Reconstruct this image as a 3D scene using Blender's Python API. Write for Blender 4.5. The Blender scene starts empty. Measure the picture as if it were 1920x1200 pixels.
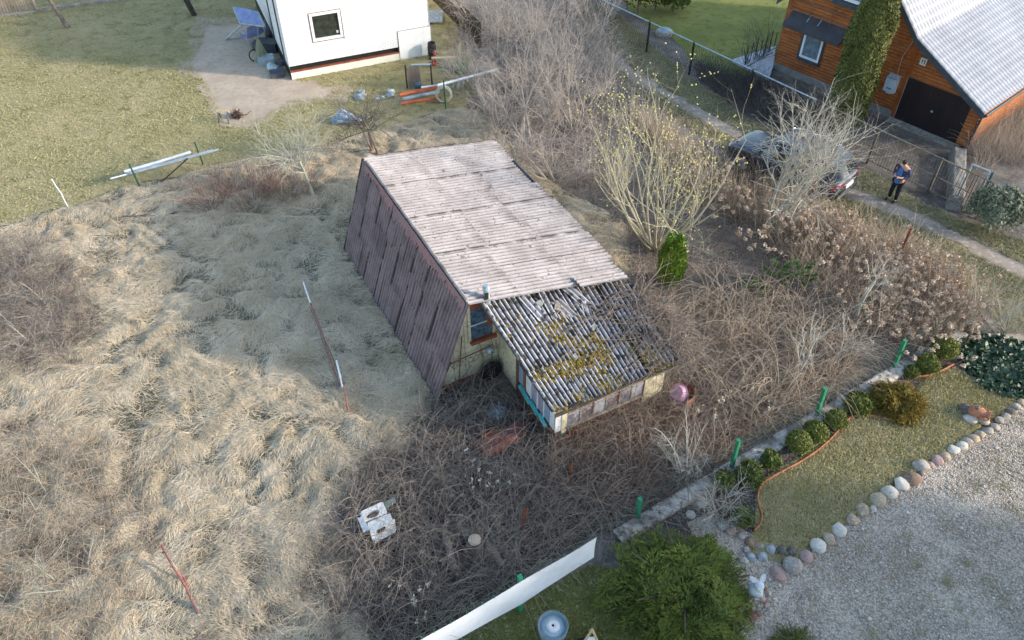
import bpy, bmesh, math
import numpy as np
from mathutils import Vector, Matrix
sc = bpy.context.scene
COL = sc.collection
R = math.radians
# ------------------------------------------------------------------ camera, world, sun
CH = 17.0; F = 1485.0; TH = R(43.6)
cd = bpy.data.cameras.new('camera'); cam = bpy.data.objects.new('camera', cd); COL.objects.link(cam)
cam.location = (0, 0, CH); cam.rotation_euler = (R(90) - TH, 0, 0)
cd.sensor_width = 36; cd.lens = 36 * F / 1920; cd.clip_end = 800; cd.clip_start = .1
sc.camera = cam
AZ = R(-9.5); EL = R(20.5)
wd = bpy.data.worlds.new('World'); sc.world = wd; wd.use_nodes = True
nt = wd.node_tree; bg = nt.nodes['Background']
sky = nt.nodes.new('ShaderNodeTexSky'); sky.sky_type = 'NISHITA'; sky.sun_disc = False
sky.sun_elevation = EL; sky.sun_rotation = R(90) - AZ
sky.air_density = 1.2; sky.dust_density = 1.0; sky.ozone_density = 1.0
nt.links.new(sky.outputs[0], bg.inputs[0]); bg.inputs[1].default_value = 0.15
sd = bpy.data.lights.new('sun', 'SUN'); sd.energy = 2.0; sd.angle = R(3.5); sd.color = (1, .89, .76)
so = bpy.data.objects.new('sun', sd); COL.objects.link(so)
SUN = Vector((math.cos(EL) * math.cos(AZ), math.cos(EL) * math.sin(AZ), math.sin(EL)))
so.rotation_euler = SUN.to_track_quat('Z', 'Y').to_euler(); so.location = (30, -5, 20)
sc.view_settings.view_transform = 'Standard'; sc.view_settings.look = 'None'
sc.view_settings.exposure = 1.35; sc.view_settings.gamma = 1
sc.cycles.max_bounces = 6; sc.cycles.diffuse_bounces = 3; sc.cycles.transparent_max_bounces = 8
sc.cycles.use_denoising = True

# ------------------------------------------------------------------ picture -> world
def ray(x, y):
    X, Y = x - 960.0, y - 600.0
    return np.array([X, F * math.cos(TH) - Y * math.sin(TH), -F * math.sin(TH) - Y * math.cos(TH)])
def G(x, y, z=0.0):
    r = ray(x, y); t = (CH - z) / -r[2]
    return np.array([r[0] * t, r[1] * t, z])
def hof(foot, top):
    g = G(*foot); r = ray(*top); t = math.hypot(g[0], g[1]) / math.hypot(r[0], r[1])
    return CH + r[2] * t
def PX(poly): return np.array([G(*p)[:2] for p in poly])

# ------------------------------------------------------------------ noise
rng = np.random.default_rng(7)
_tab = rng.random((256, 256))
def vn(x, y):
    xi = np.floor(x).astype(int); yi = np.floor(y).astype(int); fx = x - xi; fy = y - yi
    fx = fx * fx * (3 - 2 * fx); fy = fy * fy * (3 - 2 * fy)
    a = _tab[xi % 256, yi % 256]; b = _tab[(xi + 1) % 256, yi % 256]
    c = _tab[xi % 256, (yi + 1) % 256]; d = _tab[(xi + 1) % 256, (yi + 1) % 256]
    return (a * (1 - fx) + b * fx) * (1 - fy) + (c * (1 - fx) + d * fx) * fy
def fbm(x, y, o=3):
    s = 0; a = .5
    for i in range(o):
        s = s + a * (vn(x + 17.3 * i, y + 9.1 * i) - .5) * 2; x = x * 2.03; y = y * 2.03; a *= .5
    return s

# ------------------------------------------------------------------ materials
def lin(r, g, b):
    f = lambda c: (c / 255 / 12.92) if c / 255 <= .04045 else ((c / 255 + .055) / 1.055) ** 2.4
    return (f(r), f(g), f(b), 1)
def mat(name, c1, c2=None, scale=4.0, rough=.85, detail=6, bump=0, bscale=None, attr=None, metal=0, c3=None, lo=.35, hi=.65, spec=.3, stretch=None, coat=0):
    """c1/c2 mixed by noise (object space metres), optional c3 by a finer noise; attr: multiply value by per-point random 't'"""
    m = bpy.data.materials.new(name); m.use_nodes = True; n = m.node_tree.nodes; l = m.node_tree.links
    p = n['Principled BSDF']; p.inputs['Roughness'].default_value = rough; p.inputs['Metallic'].default_value = metal
    p.inputs['Specular IOR Level'].default_value = spec
    if coat: p.inputs['Coat Weight'].default_value = coat
    c2 = c2 or c1
    geo = n.new('ShaderNodeNewGeometry'); src = geo.outputs['Position']
    if stretch:
        mp = n.new('ShaderNodeMapping'); mp.inputs['Scale'].default_value = stretch; l.new(src, mp.inputs[0]); src = mp.outputs[0]
    nz = n.new('ShaderNodeTexNoise'); nz.inputs['Scale'].default_value = scale; nz.inputs['Detail'].default_value = detail
    nz.inputs['Roughness'].default_value = .62
    l.new(src, nz.inputs['Vector'])
    rp = n.new('ShaderNodeMapRange'); rp.inputs['From Min'].default_value = lo; rp.inputs['From Max'].default_value = hi
    fac = nz.outputs['Fac']
    l.new(fac, rp.inputs['Value'])
    mx = n.new('ShaderNodeMix'); mx.data_type = 'RGBA'; mx.inputs[6].default_value = c1; mx.inputs[7].default_value = c2
    facout = rp.outputs[0]
    if attr:
        at = n.new('ShaderNodeAttribute'); at.attribute_name = 't'
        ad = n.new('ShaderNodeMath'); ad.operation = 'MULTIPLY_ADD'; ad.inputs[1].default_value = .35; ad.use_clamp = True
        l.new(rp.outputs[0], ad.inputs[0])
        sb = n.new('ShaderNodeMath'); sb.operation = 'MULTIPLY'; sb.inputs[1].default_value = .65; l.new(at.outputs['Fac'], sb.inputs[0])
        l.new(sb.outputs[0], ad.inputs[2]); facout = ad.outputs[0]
    l.new(facout, mx.inputs[0]); out = mx.outputs[2]
    if c3:
        n2 = n.new('ShaderNodeTexNoise'); n2.inputs['Scale'].default_value = scale * 5.3; n2.inputs['Detail'].default_value = 4
        l.new(src, n2.inputs['Vector'])
        r2 = n.new('ShaderNodeMapRange'); r2.inputs['From Min'].default_value = .52; r2.inputs['From Max'].default_value = .68
        l.new(n2.outputs['Fac'], r2.inputs['Value'])
        m2 = n.new('ShaderNodeMix'); m2.data_type = 'RGBA'; m2.inputs[7].default_value = c3
        l.new(out, m2.inputs[6]); l.new(r2.outputs[0], m2.inputs[0]); out = m2.outputs[2]
    l.new(out, p.inputs['Base Color'])
    if bump:
        nb = n.new('ShaderNodeTexNoise'); nb.inputs['Scale'].default_value = bscale or scale * 6; nb.inputs['Detail'].default_value = 5
        l.new(geo.outputs['Position'], nb.inputs['Vector'])
        bp = n.new('ShaderNodeBump'); bp.inputs['Strength'].default_value = 1; bp.inputs['Distance'].default_value = bump
        l.new(nb.outputs['Fac'], bp.inputs['Height']); l.new(bp.outputs[0], p.inputs['Normal'])
    return m
def pebble(m, sc_, cols, bump=.01):
    n = m.node_tree.nodes; l = m.node_tree.links; p = n['Principled BSDF']; src = p.inputs['Base Color'].links[0].from_socket; geo = [q for q in n if q.type == 'NEW_GEOMETRY'][0]
    vo = n.new('ShaderNodeTexVoronoi'); vo.inputs['Scale'].default_value = sc_; l.new(geo.outputs['Position'], vo.inputs['Vector'])
    rp = n.new('ShaderNodeValToRGB'); e = rp.color_ramp.elements; e[0].color = cols[0]; e[1].color = cols[-1]
    for i, c in enumerate(cols[1:-1]): q = e.new((i + 1) / (len(cols) - 1)); q.color = c
    rp.color_ramp.interpolation = 'CONSTANT'
    sp = n.new('ShaderNodeSeparateColor'); l.new(vo.outputs['Color'], sp.inputs[0]); l.new(sp.outputs[0], rp.inputs[0])
    mx = n.new('ShaderNodeMix'); mx.data_type = 'RGBA'; mx.inputs[0].default_value = .55; l.new(src, mx.inputs[6]); l.new(rp.outputs[0], mx.inputs[7]); l.new(mx.outputs[2], p.inputs['Base Color'])
    bp = n.new('ShaderNodeBump'); bp.inputs['Distance'].default_value = bump; bp.invert = True; l.new(vo.outputs['Distance'], bp.inputs['Height']); l.new(bp.outputs[0], p.inputs['Normal']); return m
def glass_mat(name, c, rough=.06):
    m = mat(name, c, rough=rough, spec=.7); return m

# ------------------------------------------------------------------ mesh builder
class MB:
    def __init__(s): s.V = []; s.F = []; s.T = []; s.n = 0; s.M = []
    def add(s, V, F, t=None, mi=0):
        V = np.asarray(V, float).reshape(-1, 3); F = np.asarray(F, int)
        if len(F) == 0: return s
        s.V.append(V); s.F.append(F + s.n); s.n += len(V)
        if t is None: t = np.full(len(V), .5)
        s.T.append(np.broadcast_to(np.asarray(t, float), (len(V),))); s.M.append(np.full(len(F), mi)); return s
    def box8(s, c, mi=0):   # 8 corners: bottom 4 ccw, top 4 ccw
        return s.add(c, [[3, 2, 1, 0], [4, 5, 6, 7], [0, 1, 5, 4], [1, 2, 6, 5], [2, 3, 7, 6], [3, 0, 4, 7]], mi=mi)
    def box(s, x0, x1, y0, y1, z0, z1, f=None, mi=0):
        c = [(x0, y0, z0), (x1, y0, z0), (x1, y1, z0), (x0, y1, z0), (x0, y0, z1), (x1, y0, z1), (x1, y1, z1), (x0, y1, z1)]
        if f: c = [f(*q) for q in c]
        return s.box8(c, mi)
    def prism(s, poly, f0, f1, mi=0):  # poly list of 2-d pts; f0,f1 map to 3-d near / far
        n = len(poly); V = [f0(*p) for p in poly] + [f1(*p) for p in poly]
        s.add(V, [[i, (i + 1) % n, n + (i + 1) % n, n + i] for i in range(n)], mi=mi)
        s.add([f0(*p) for p in poly], [list(range(n))[::-1]] if n in (3, 4) else _fan(n, True), mi=mi)
        s.add([f1(*p) for p in poly], [list(range(n))] if n in (3, 4) else _fan(n, False), mi=mi)
        return s
    def tube(s, pts, r, sides=8, t=.5, cap=True, mi=0):
        P = np.asarray(pts, float)[None]; rr = np.broadcast_to(np.asarray(r, float), (P.shape[1],))[None]
        V, F = tubes(P, rr, sides); s.add(V, F, t, mi)
        if cap:
            K = P.shape[1]
            for k in (0, K - 1):
                ring = V[k * sides:(k + 1) * sides]; c = ring.mean(0)
                s.add(np.vstack([ring, c]), [[i, (i + 1) % sides, sides] for i in range(sides)], t, mi)
        return s
    def lathe(s, prof, c, n=20, ax=None, mi=0, t=.5):  # prof [(r,z)]
        prof = np.array(prof); a = np.linspace(0, 2 * np.pi, n, endpoint=False)
        V = np.array([[r * np.cos(a), r * np.sin(a), np.full(n, z)] for r, z in prof]).transpose(0, 2, 1).reshape(-1, 3)
        if ax is not None:
            q = np.array(Vector((0, 0, 1)).rotation_difference(Vector(ax)).to_matrix()); V = V @ q.T
        V = V + np.asarray(c); F = []
        for k in range(len(prof) - 1):
            for i in range(n): F.append([k * n + i, k * n + (i + 1) % n, (k + 1) * n + (i + 1) % n, (k + 1) * n + i])
        return s.add(V, F, t, mi)
    def grid(s, P, t=None, mi=0):   # P [A,B,3]
        A, B = P.shape[:2]; i = np.arange(A * B).reshape(A, B)
        F = np.stack([i[:-1, :-1], i[1:, :-1], i[1:, 1:], i[:-1, 1:]], -1).reshape(-1, 4)
        return s.add(P.reshape(-1, 3), F, None if t is None else np.asarray(t).reshape(-1), mi)
    def blob(s, c, rx, ry, rz, sub=2, amp=.12, seed=0, t=.5, mi=0, rot=0):
        V, F = ico(sub); rg = np.random.default_rng(seed); V = V.copy(); d = V.copy()
        for i in range(5):
            w = rg.normal(size=3) * (1 + .6 * i); V += d * (amp * .6 / (1 + .4 * i) * np.sin(d @ w * 1.6 + rg.random() * 6))[:, None]
        V = V * (rx, ry, rz); cr, sr = math.cos(rot), math.sin(rot)
        V = np.stack([V[:, 0] * cr - V[:, 1] * sr, V[:, 0] * sr + V[:, 1] * cr, V[:, 2]], 1) + np.asarray(c)
        return s.add(V, F, t, mi)
    def build(s, name, mats, parent=None, smooth=True, kind=None):
        me = bpy.data.meshes.new(name)
        V = np.concatenate(s.V); T = np.concatenate(s.T)
        if parent is not None: V = V - np.array(parent_origin(parent))
        nl = [f.shape[1] for f in s.F]; idx = np.concatenate([f.reshape(-1) for f in s.F])
        lt = np.concatenate([np.full(len(f), k) for f, k in zip(s.F, nl)]); ls = np.concatenate([[0], np.cumsum(lt)[:-1]])
        me.vertices.add(len(V)); me.vertices.foreach_set('co', V.astype(np.float32).ravel())
        me.loops.add(len(idx)); me.loops.foreach_set('vertex_index', idx.astype(np.int32))
        me.polygons.add(len(lt)); me.polygons.foreach_set('loop_start', ls.astype(np.int32))
        me.polygons.foreach_set('material_index', np.concatenate(s.M).astype(np.int32))
        me.polygons.foreach_set('use_smooth', np.full(len(lt), bool(smooth)))
        a = me.attributes.new('t', 'FLOAT', 'POINT'); a.data.foreach_set('value', T.astype(np.float32))
        me.update(calc_edges=True); me.validate()
        for m in (mats if isinstance(mats, (list, tuple)) else [mats]): me.materials.append(m)
        o = bpy.data.objects.new(name, me); COL.objects.link(o)
        if parent is not None: o.parent = parent
        if kind: o['kind'] = kind
        return o
_orig = {}
def parent_origin(p):
    if p.parent is not None: return parent_origin(p.parent)
    return tuple(p.location) if p.type == 'EMPTY' else _orig.get(p.name, (0, 0, 0))
def _fan(n, rev):
    f = [[0, i, i + 1] for i in range(1, n - 1)]
    return [q[::-1] for q in f] if rev else f
_ico = {}
def ico(sub):
    if sub not in _ico:
        bm = bmesh.new(); bmesh.ops.create_icosphere(bm, subdivisions=sub, radius=1)
        _ico[sub] = (np.array([v.co[:] for v in bm.verts]), np.array([[v.index for v in f.verts] for f in bm.faces])); bm.free()
    return _ico[sub]
def norm(v): return v / np.maximum(np.linalg.norm(v, axis=-1, keepdims=True), 1e-9)
def tubes(P, Rr, sides=3):
    N, K, _ = P.shape; T = np.empty_like(P); T[:, 1:-1] = P[:, 2:] - P[:, :-2]; T[:, 0] = P[:, 1] - P[:, 0]; T[:, -1] = P[:, -1] - P[:, -2]
    T = norm(T); ref = np.where(np.abs(T[:, :1, 2:3]) > .8, np.array([1., 0, 0]), np.array([0, 0, 1.]))
    A = norm(np.cross(T, np.broadcast_to(ref, T.shape))); B = np.cross(T, A)
    a = np.arange(sides) * 2 * np.pi / sides
    V = P[:, :, None] + Rr[:, :, None, None] * (A[:, :, None] * np.cos(a)[:, None] + B[:, :, None] * np.sin(a)[:, None])
    i = np.arange(N * K * sides).reshape(N, K, sides); j = np.roll(i, -1, 2)
    Fq = np.stack([i[:, :-1], j[:, :-1], j[:, 1:], i[:, 1:]], -1).reshape(-1, 4)
    return V.reshape(-1, 3), Fq
def ribbons(P, W):   # P [N,K,3], W [N,K,3] half-width vectors
    N, K, _ = P.shape; V = np.stack([P - W, P + W], 2); i = np.arange(N * K * 2).reshape(N, K, 2)
    Fq = np.stack([i[:, :-1, 0], i[:, :-1, 1], i[:, 1:, 1], i[:, 1:, 0]], -1).reshape(-1, 4)
    return V.reshape(-1, 3), Fq
def rep(t, k): return np.repeat(t, k)

# ------------------------------------------------------------------ things
def tag(o, label, cat, group=None):
    o['label'] = label; o['category'] = cat
    if group: o['group'] = group
    return o
def thing(name, label, cat, loc=(0, 0, 0), group=None):
    o = bpy.data.objects.new(name, None); o.empty_display_size = .1; COL.objects.link(o); o.location = tuple(float(c) for c in loc)
    return tag(o, label, cat, group)
def solo(mb, name, mats, label, cat, loc=None, group=None, smooth=True):
    """a thing that is one mesh, its origin at loc"""
    if loc is not None:
        mb.V = [v - np.asarray(loc) for v in mb.V]
    o = mb.build(name, mats, None, smooth)
    if loc is not None: o.location = tuple(float(c) for c in loc); _orig[o.name] = tuple(float(c) for c in loc)
    return tag(o, label, cat, group)
def copy_tree(o, parent=None):
    c = o.copy(); COL.objects.link(c); c.parent = parent
    for ch in o.children: copy_tree(ch, c)
    return c
# ------------------------------------------------------------------ ground
def sdpoly(P, poly):
    d = np.full(len(P), 1e9); ins = np.zeros(len(P), bool); n = len(poly)
    for i in range(n):
        a, b = poly[i], poly[(i + 1) % n]; e = b - a; w = P - a
        tt = np.clip((w @ e) / max(e @ e, 1e-9), 0, 1); q = w - tt[:, None] * e; d = np.minimum(d, (q * q).sum(1))
        c = ((a[1] <= P[:, 1]) != (b[1] <= P[:, 1]))
        with np.errstate(divide='ignore', invalid='ignore'):
            xx = a[0] + (P[:, 1] - a[1]) * e[0] / e[1]
        ins ^= c & (P[:, 0] < xx)
    return np.where(ins, -1, 1) * np.sqrt(d)
def sheet(name, poly, res, z, m, amp=.25, nsc=1.0, hfun=None, kind='structure', fade=.5):
    lo, hi = poly.min(0) - res * 2 - amp, poly.max(0) + res * 2 + amp
    xs = np.arange(lo[0], hi[0], res); ys = np.arange(lo[1], hi[1], res); X, Y = np.meshgrid(xs, ys, indexing='ij')
    P = np.stack([X.ravel(), Y.ravel()], 1)
    f = lambda Q: sdpoly(Q, poly) + amp * fbm(Q[:, 0] / nsc, Q[:, 1] / nsc, 4)
    sdv = f(P); i = np.arange(len(P)).reshape(X.shape)
    Fq = np.stack([i[:-1, :-1], i[1:, :-1], i[1:, 1:], i[:-1, 1:]], -1).reshape(-1, 4)
    Fq = Fq[(sdv[Fq] < 0).any(1)]; used = np.zeros(len(P), bool); used[Fq.ravel()] = True
    out = used & (sdv > 0)
    e = res * .3; Q = P[out]; g = np.stack([f(Q + [e, 0]) - f(Q - [e, 0]), f(Q + [0, e]) - f(Q - [0, e])], 1) / (2 * e)
    gl = np.maximum((g * g).sum(1), .5); P[out] = Q - g * np.minimum(sdv[out] / gl, res * 1.2)[:, None]
    mp = -np.ones(len(P), int); mp[used] = np.arange(used.sum()); Pu = P[used]
    Z = np.full(len(Pu), z)
    if hfun: Z = z + hfun(Pu[:, 0], Pu[:, 1]) * np.clip(-sdv[used] / fade, 0, 1)
    mb = MB(); mb.add(np.column_stack([Pu, Z]), mp[Fq], np.clip(-sdv[used], 0, 1))
    return mb.build(name, m, None, True, kind)

# house frame: u across the gable, v along the ridge (away from the camera)
HY = R(27.8); HL = np.array([-2.378, 16.488, 0.0]) if False else G(820, 752)
hu = np.array([math.cos(HY), math.sin(HY), 0]); hv = np.array([-hu[1], hu[0], 0])
def HW(u, v, z): return HL + hu * u + hv * v + np.array([0, 0, z])
def to_h(x, y): d = np.stack([x - HL[0], y - HL[1]], -1); return d @ hu[:2], d @ hv[:2]

S_STRAW = lin(214, 190, 148); 
m_soil = mat('leaf_litter_soil', lin(132, 122, 112), lin(92, 85, 78), 1.3, .95, bump=.03, bscale=14, c3=lin(140, 128, 118))
m_straw_base = mat('shade_darkened_straw', lin(120, 112, 92), lin(84, 80, 64), 1.6, .95, bump=.03, bscale=18, c3=lin(70, 70, 54))  # base colour darkened to paint the shade in gaps between tufts
m_lawn = mat('rough_lawn', lin(138, 134, 88), lin(176, 162, 124), .32, .95, bump=.03, bscale=9, c3=lin(122, 120, 78), lo=.3, hi=.62)
m_dirt = mat('bare_dirt', lin(190, 174, 154), lin(170, 154, 136), .8, .95, bump=.01, bscale=20, c3=lin(170, 150, 132))
m_verge = mat('verge_grass', lin(128, 122, 84), lin(104, 98, 80), .6, .95, bump=.02, bscale=18, c3=lin(150, 138, 104))
m_track = mat('sandy_track', lin(168, 154, 140), lin(138, 126, 112), 1.0, .95, bump=.01, bscale=22, c3=lin(186, 172, 158))
m_green = mat('green_lawn', lin(112, 118, 58), lin(138, 136, 76), .5, .95, bump=.015, bscale=20, c3=lin(98, 112, 40))
m_glawn = mat('garden_lawn', lin(136, 128, 92), lin(112, 110, 66), .45, .95, bump=.015, bscale=24, c3=lin(160, 146, 100))
m_moss = mat('mossy_lawn', lin(84, 90, 44), lin(110, 106, 66), .8, .95, bump=.015, bscale=26, c3=lin(74, 76, 40))
m_gravel = pebble(mat('gravel', lin(218, 198, 174), lin(158, 140, 118), .42, .95, c3=lin(150, 136, 112), lo=.36, hi=.58), 30, [lin(214, 206, 196), lin(176, 166, 156), lin(120, 110, 100), lin(196, 186, 176), lin(150, 138, 128), lin(228, 222, 214)], .03)
m_bed = mat('dark_bed', lin(96, 86, 78), lin(70, 62, 56), 3, .95, bump=.02, bscale=30, c3=lin(150, 140, 132))
m_yard = mat('concrete_yard', lin(112, 104, 96), lin(84, 76, 68), .7, .95, bump=.01, c3=lin(130, 120, 112))
m_conc = mat('old_concrete', lin(176, 170, 160), lin(132, 124, 112), 2.2, .9, bump=.01, bscale=20, c3=lin(104, 96, 84))
def mk_base():
    mb = MB(); mb.add([(-150, -120, 0), (150, -120, 0), (150, 260, 0), (-150, 260, 0)], [[0, 1, 2, 3]]); mb.build('ground', m_soil, None, False, 'structure')
mk_base()
def tuss(x, y):
    wx = fbm(x / 1.7, y / 1.7, 2) * .7; wy = fbm(x / 1.7 + 31, y / 1.7 + 7, 2) * .7
    a = vn((x + wx) / .46 + (y + wy) * .35, (y + wy) / .36)
    b = vn((x + wx) / .2 + 5, (y + wy) / .17 + 40)
    return .02 + .2 * np.clip(a * 1.25 - .12, 0, 1) ** 1.2 * (.4 + .6 * vn(x / 2.2 + 9, y / 2.2 + 3)) + .05 * b
P_field = PX([(-150, 425), (0, 428), (60, 405), (140, 388), (230, 352), (330, 332), (430, 305), (520, 290), (600, 275), (650, 258), (720, 245), (800, 215), (870, 200), (935, 225), (960, 290), (1050, 350), (1180, 420), (1180, 520), (900, 560), (825, 735), (800, 800), (760, 845), (690, 860), (630, 960), (650, 1060), (720, 1230), (-300, 1230)])
P_lawnW = PX([(-150, 440), (0, 432), (60, 410), (140, 390), (230, 355), (330, 335), (430, 310), (520, 295), (600, 280), (650, 265), (720, 250), (800, 222), (880, 205), (905, 150), (860, 60), (850, 10), (850, -60), (-200, -60)])
P_dirt = PX([(372, 38), (455, 30), (500, 60), (555, 150), (650, 165), (640, 190), (560, 195), (530, 215), (470, 245), (415, 245), (395, 205), (385, 175), (340, 118), (365, 75)])
P_track_verge = PX([(1085, 0), (1150, 20), (1300, 150), (1400, 225), (1500, 260), (1630, 320), (1740, 385), (1830, 420), (1960, 470), (1960, 640), (1880, 620), (1770, 500), (1640, 420), (1500, 380), (1380, 300), (1270, 220), (1180, 170), (1100, 90)])
P_greenlawn = PX([(1150, -60), (1175, 20), (1240, 60), (1300, 110), (1380, 150), (1450, 130), (1470, 60), (1500, -60)])
P_yard = PX([(1300, 110), (1380, 150), (1450, 140), (1600, 200), (1790, 290), (1900, 350), (1870, 420), (1740, 385), (1640, 330), (1500, 255), (1400, 215), (1310, 150)])
P_gardenlawn = PX([(1425, 905), (1490, 870), (1560, 812), (1600, 775), (1700, 760), (1740, 700), (1790, 690), (1850, 730), (1905, 755), (1840, 800), (1700, 890), (1560, 1005), (1470, 1055), (1400, 1030), (1415, 990), (1422, 940)])
P_gravel = PX([(1960, 730), (1905, 765), (1840, 808), (1700, 895), (1560, 1010), (1470, 1060), (1420, 1010), (1340, 960), (1290, 980), (1330, 1100), (1390, 1240), (2050, 1240)])
P_moss = PX([(1110, 1055), (1180, 1080), (1240, 1150), (1290, 1230), (700, 1290), (780, 1220), (975, 1120)])
P_bed = PX([(1180, 1000), (1290, 935), (1400, 870), (1530, 785), (1680, 690), (1800, 625), (1860, 650), (1960, 680), (1960, 740), (1900, 752), (1850, 730), (1790, 692), (1740, 702), (1695, 765), (1600, 782), (1560, 818), (1490, 872), (1425, 905), (1415, 990), (1400, 1040), (1300, 1100), (1290, 1230), (1180, 1150)])
P_bramble = PX([(825, 745), (925, 695), (1045, 835), (1255, 750), (1300, 770), (1390, 860), (1190, 990), (1110, 1000), (770, 1210), (680, 1260), (620, 1200), (630, 1060), (610, 960), (680, 860), (790, 800)])
m_brown = mat('dark_leaf_mould', lin(92, 82, 74), lin(60, 53, 48), 2.2, .95, bump=.05, bscale=12, c3=lin(112, 96, 82))
sheet('lawn', P_lawnW, .25, .008, m_lawn, .5, 1.2)
sheet('dirt_patch', P_dirt, .08, .014, m_dirt, .8, .7)
sheet('grassland', P_field, .08, .016, m_straw_base, .35, .9, tuss)
sheet('leaf_mould', P_bramble, .15, .012, m_brown, .5, .9)
sheet('grass_verge', P_track_verge, .2, .008, m_verge, .5, 1.2)
def strip(poly, w):
    p = PX(poly); d = np.gradient(p, axis=0); n = norm(np.stack([-d[:, 1], d[:, 0]], 1)); return np.vstack([p + n * w, (p - n * w)[::-1]])
sheet('track', strip([(1130, 95), (1200, 150), (1300, 205), (1400, 265), (1500, 325), (1620, 372), (1700, 402), (1780, 440), (1860, 480), (1960, 530)], .4), .12, .014, m_track, .5, .7)
sheet('road', strip([(1960, 610), (1900, 600), (1850, 605)], 1.0), .15, .013, m_track, .4, .8)
sheet('green_lawn', P_greenlawn, .25, .010, m_green, .3, 1)
sheet('yard', P_yard, .25, .012, m_yard, .2, 1)
sheet('garden_bed', P_bed, .1, .006, m_bed, .1, .6)
sheet('garden_lawn', P_gardenlawn, .08, .012, m_glawn, .1, .5)
sheet('gravel_driveway', P_gravel, .12, .018, m_gravel, .12, .5)
sheet('mossy_lawn', P_moss, .1, .010, m_moss, .25, .6)

# ------------------------------------------------------------------ grass
def scatter(poly, n, holes=(), amp=.2, r=None):
    r = r or rng; lo, hi = poly.min(0), poly.max(0); out = []
    while sum(map(len, out)) < n:
        Q = lo + (hi - lo) * r.random((n * 2, 2)); k = sdpoly(Q, poly) + amp * fbm(Q[:, 0] / .8, Q[:, 1] / .8, 3) < 0
        for h in holes: k &= sdpoly(Q, h) > 0
        # keep only what can be seen
        out.append(Q[k])
    return np.concatenate(out)[:n]
def inview(Q, m=120):
    y = Q[:, 1]; c, s = math.cos(TH), math.sin(TH)
    dep = y * c + CH * s; xx = 960 + F * Q[:, 0] / dep; yy = 600 - F * (y * s - CH * c) / dep
    return (xx > -m) & (xx < 1920 + m) & (yy > -m) & (yy < 1200 + m)
H_foot = np.array([HW(*p, 0)[:2] for p in [(-.05, -.05), (-.05, 7.5), (6, 7.9), (6, -3), (2.0, -3), (2, .3), (.3, .3)]])
m_straw = mat('dry_grass_blades', lin(236, 220, 194), lin(180, 162, 132), 1.1, .8, attr=True, c3=lin(212, 194, 162), spec=.15)
def matted(name, poly, n, Ls=(.25, .6), w=.0085, lift=.06, holes=(), m=None, K=4, tsc=.9, pts=None, jit=.62, flow=1.0, zf=tuss, comb=.9, kind='stuff', label='pale dry grass lying matted in tufts over the field'):
    Q = scatter(poly, n, holes) if pts is None else pts; Q = Q[inview(Q)]
    if zf and comb: hq = zf(Q[:, 0], Q[:, 1]); Q = Q[rng.random(len(Q)) < np.clip((hq - .05) / .06, .12, 1)]  # fewer blades in hollows, so the painted dark gaps show
    n = len(Q); x, y = Q.T
    ang = flow * (fbm(x / 2.4 + 3, y / 2.4, 2) * 3.2 + fbm(x / .6, y / .6 + 8, 1) * 1.6) - 2.1 + rng.normal(0, jit, n)
    L = rng.uniform(*Ls, n)
    if zf and comb:
        e = .05; gx = (zf(x + e, y) - zf(x - e, y)) / (2 * e); gy = (zf(x, y + e) - zf(x, y - e)) / (2 * e)
        ang = np.arctan2(np.sin(ang) - comb * gy, np.cos(ang) - comb * gx)
    s = np.linspace(0, 1, K); cur = rng.normal(0, .28, n)
    off = s[None] * L[:, None]; a2 = ang[:, None] + cur[:, None] * s[None]
    px = x[:, None] + np.cos(a2) * off; py = y[:, None] + np.sin(a2) * off
    hh = (zf(px.ravel(), py.ravel()) if zf else np.zeros(px.size)).reshape(px.shape)
    edge = np.clip(-sdpoly(np.stack([px.ravel(), py.ravel()], 1), poly).reshape(px.shape) / .5, 0, 1)
    lf = lift * rng.random(n) ** 2 * 1.6
    pz = .02 + hh * edge + lf[:, None] * np.sin(np.pi * (s[None] * .85 + .05)) + .012
    P = np.stack([px, py, pz], -1)
    W = np.stack([-np.sin(a2), np.cos(a2), rng.normal(0, .35, n)[:, None] * np.ones(K)], -1) * (w * (1 - .75 * s ** 2))[None, :, None] * rng.uniform(.6, 1.3, n)[:, None, None]
    V, Fq = ribbons(P, W)
    tn = np.clip(.5 + .5 * fbm(x / tsc + 50, y / tsc, 3) * 1.3 + rng.normal(0, .16, n), 0, 1)
    mb = MB(); mb.add(V, Fq, rep(tn, K * 2)); o = mb.build(name, m or m_straw, None, True, kind)
    tag(o, label, 'grass'); return o
matted('dry_grass', P_field, 520000, Ls=(.12, .36), w=.0044, lift=.04, holes=[H_foot])
# short blades on the near lawns
m_blade = mat('lawn_blades', lin(208, 190, 142), lin(150, 142, 88), 1.3, .8, attr=True, c3=lin(204, 190, 150), spec=.15)
m_mblade = mat('mossy_blades', lin(140, 138, 84), lin(90, 100, 48), 1.3, .8, attr=True, c3=lin(164, 156, 112), spec=.15)
m_vblade = mat('verge_blades', lin(172, 162, 124), lin(124, 122, 84), 1.3, .8, attr=True, c3=lin(176, 164, 130), spec=.15)
matted('garden_grass', P_gardenlawn, 42000, Ls=(.03, .09), w=.006, lift=.05, m=m_blade, K=3, tsc=2.2, jit=2.5, zf=None, label='short half dry grass of the garden lawn')
matted('mossy_grass', P_moss, 16000, Ls=(.03, .08), w=.006, lift=.04, m=m_mblade, K=3, jit=2.5, zf=None, label='short mossy grass behind the white screen')
matted('verge_grass_blades', P_track_verge, 42000, Ls=(.06, .18), w=.008, lift=.06, m=m_vblade, K=3, jit=2.5, zf=None, holes=[strip([(1130, 95), (1200, 150), (1300, 205), (1400, 265), (1500, 325), (1620, 372), (1700, 402), (1780, 440), (1860, 480), (1960, 530)], .36)], label='short grass on the verge of the sandy track')
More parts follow.
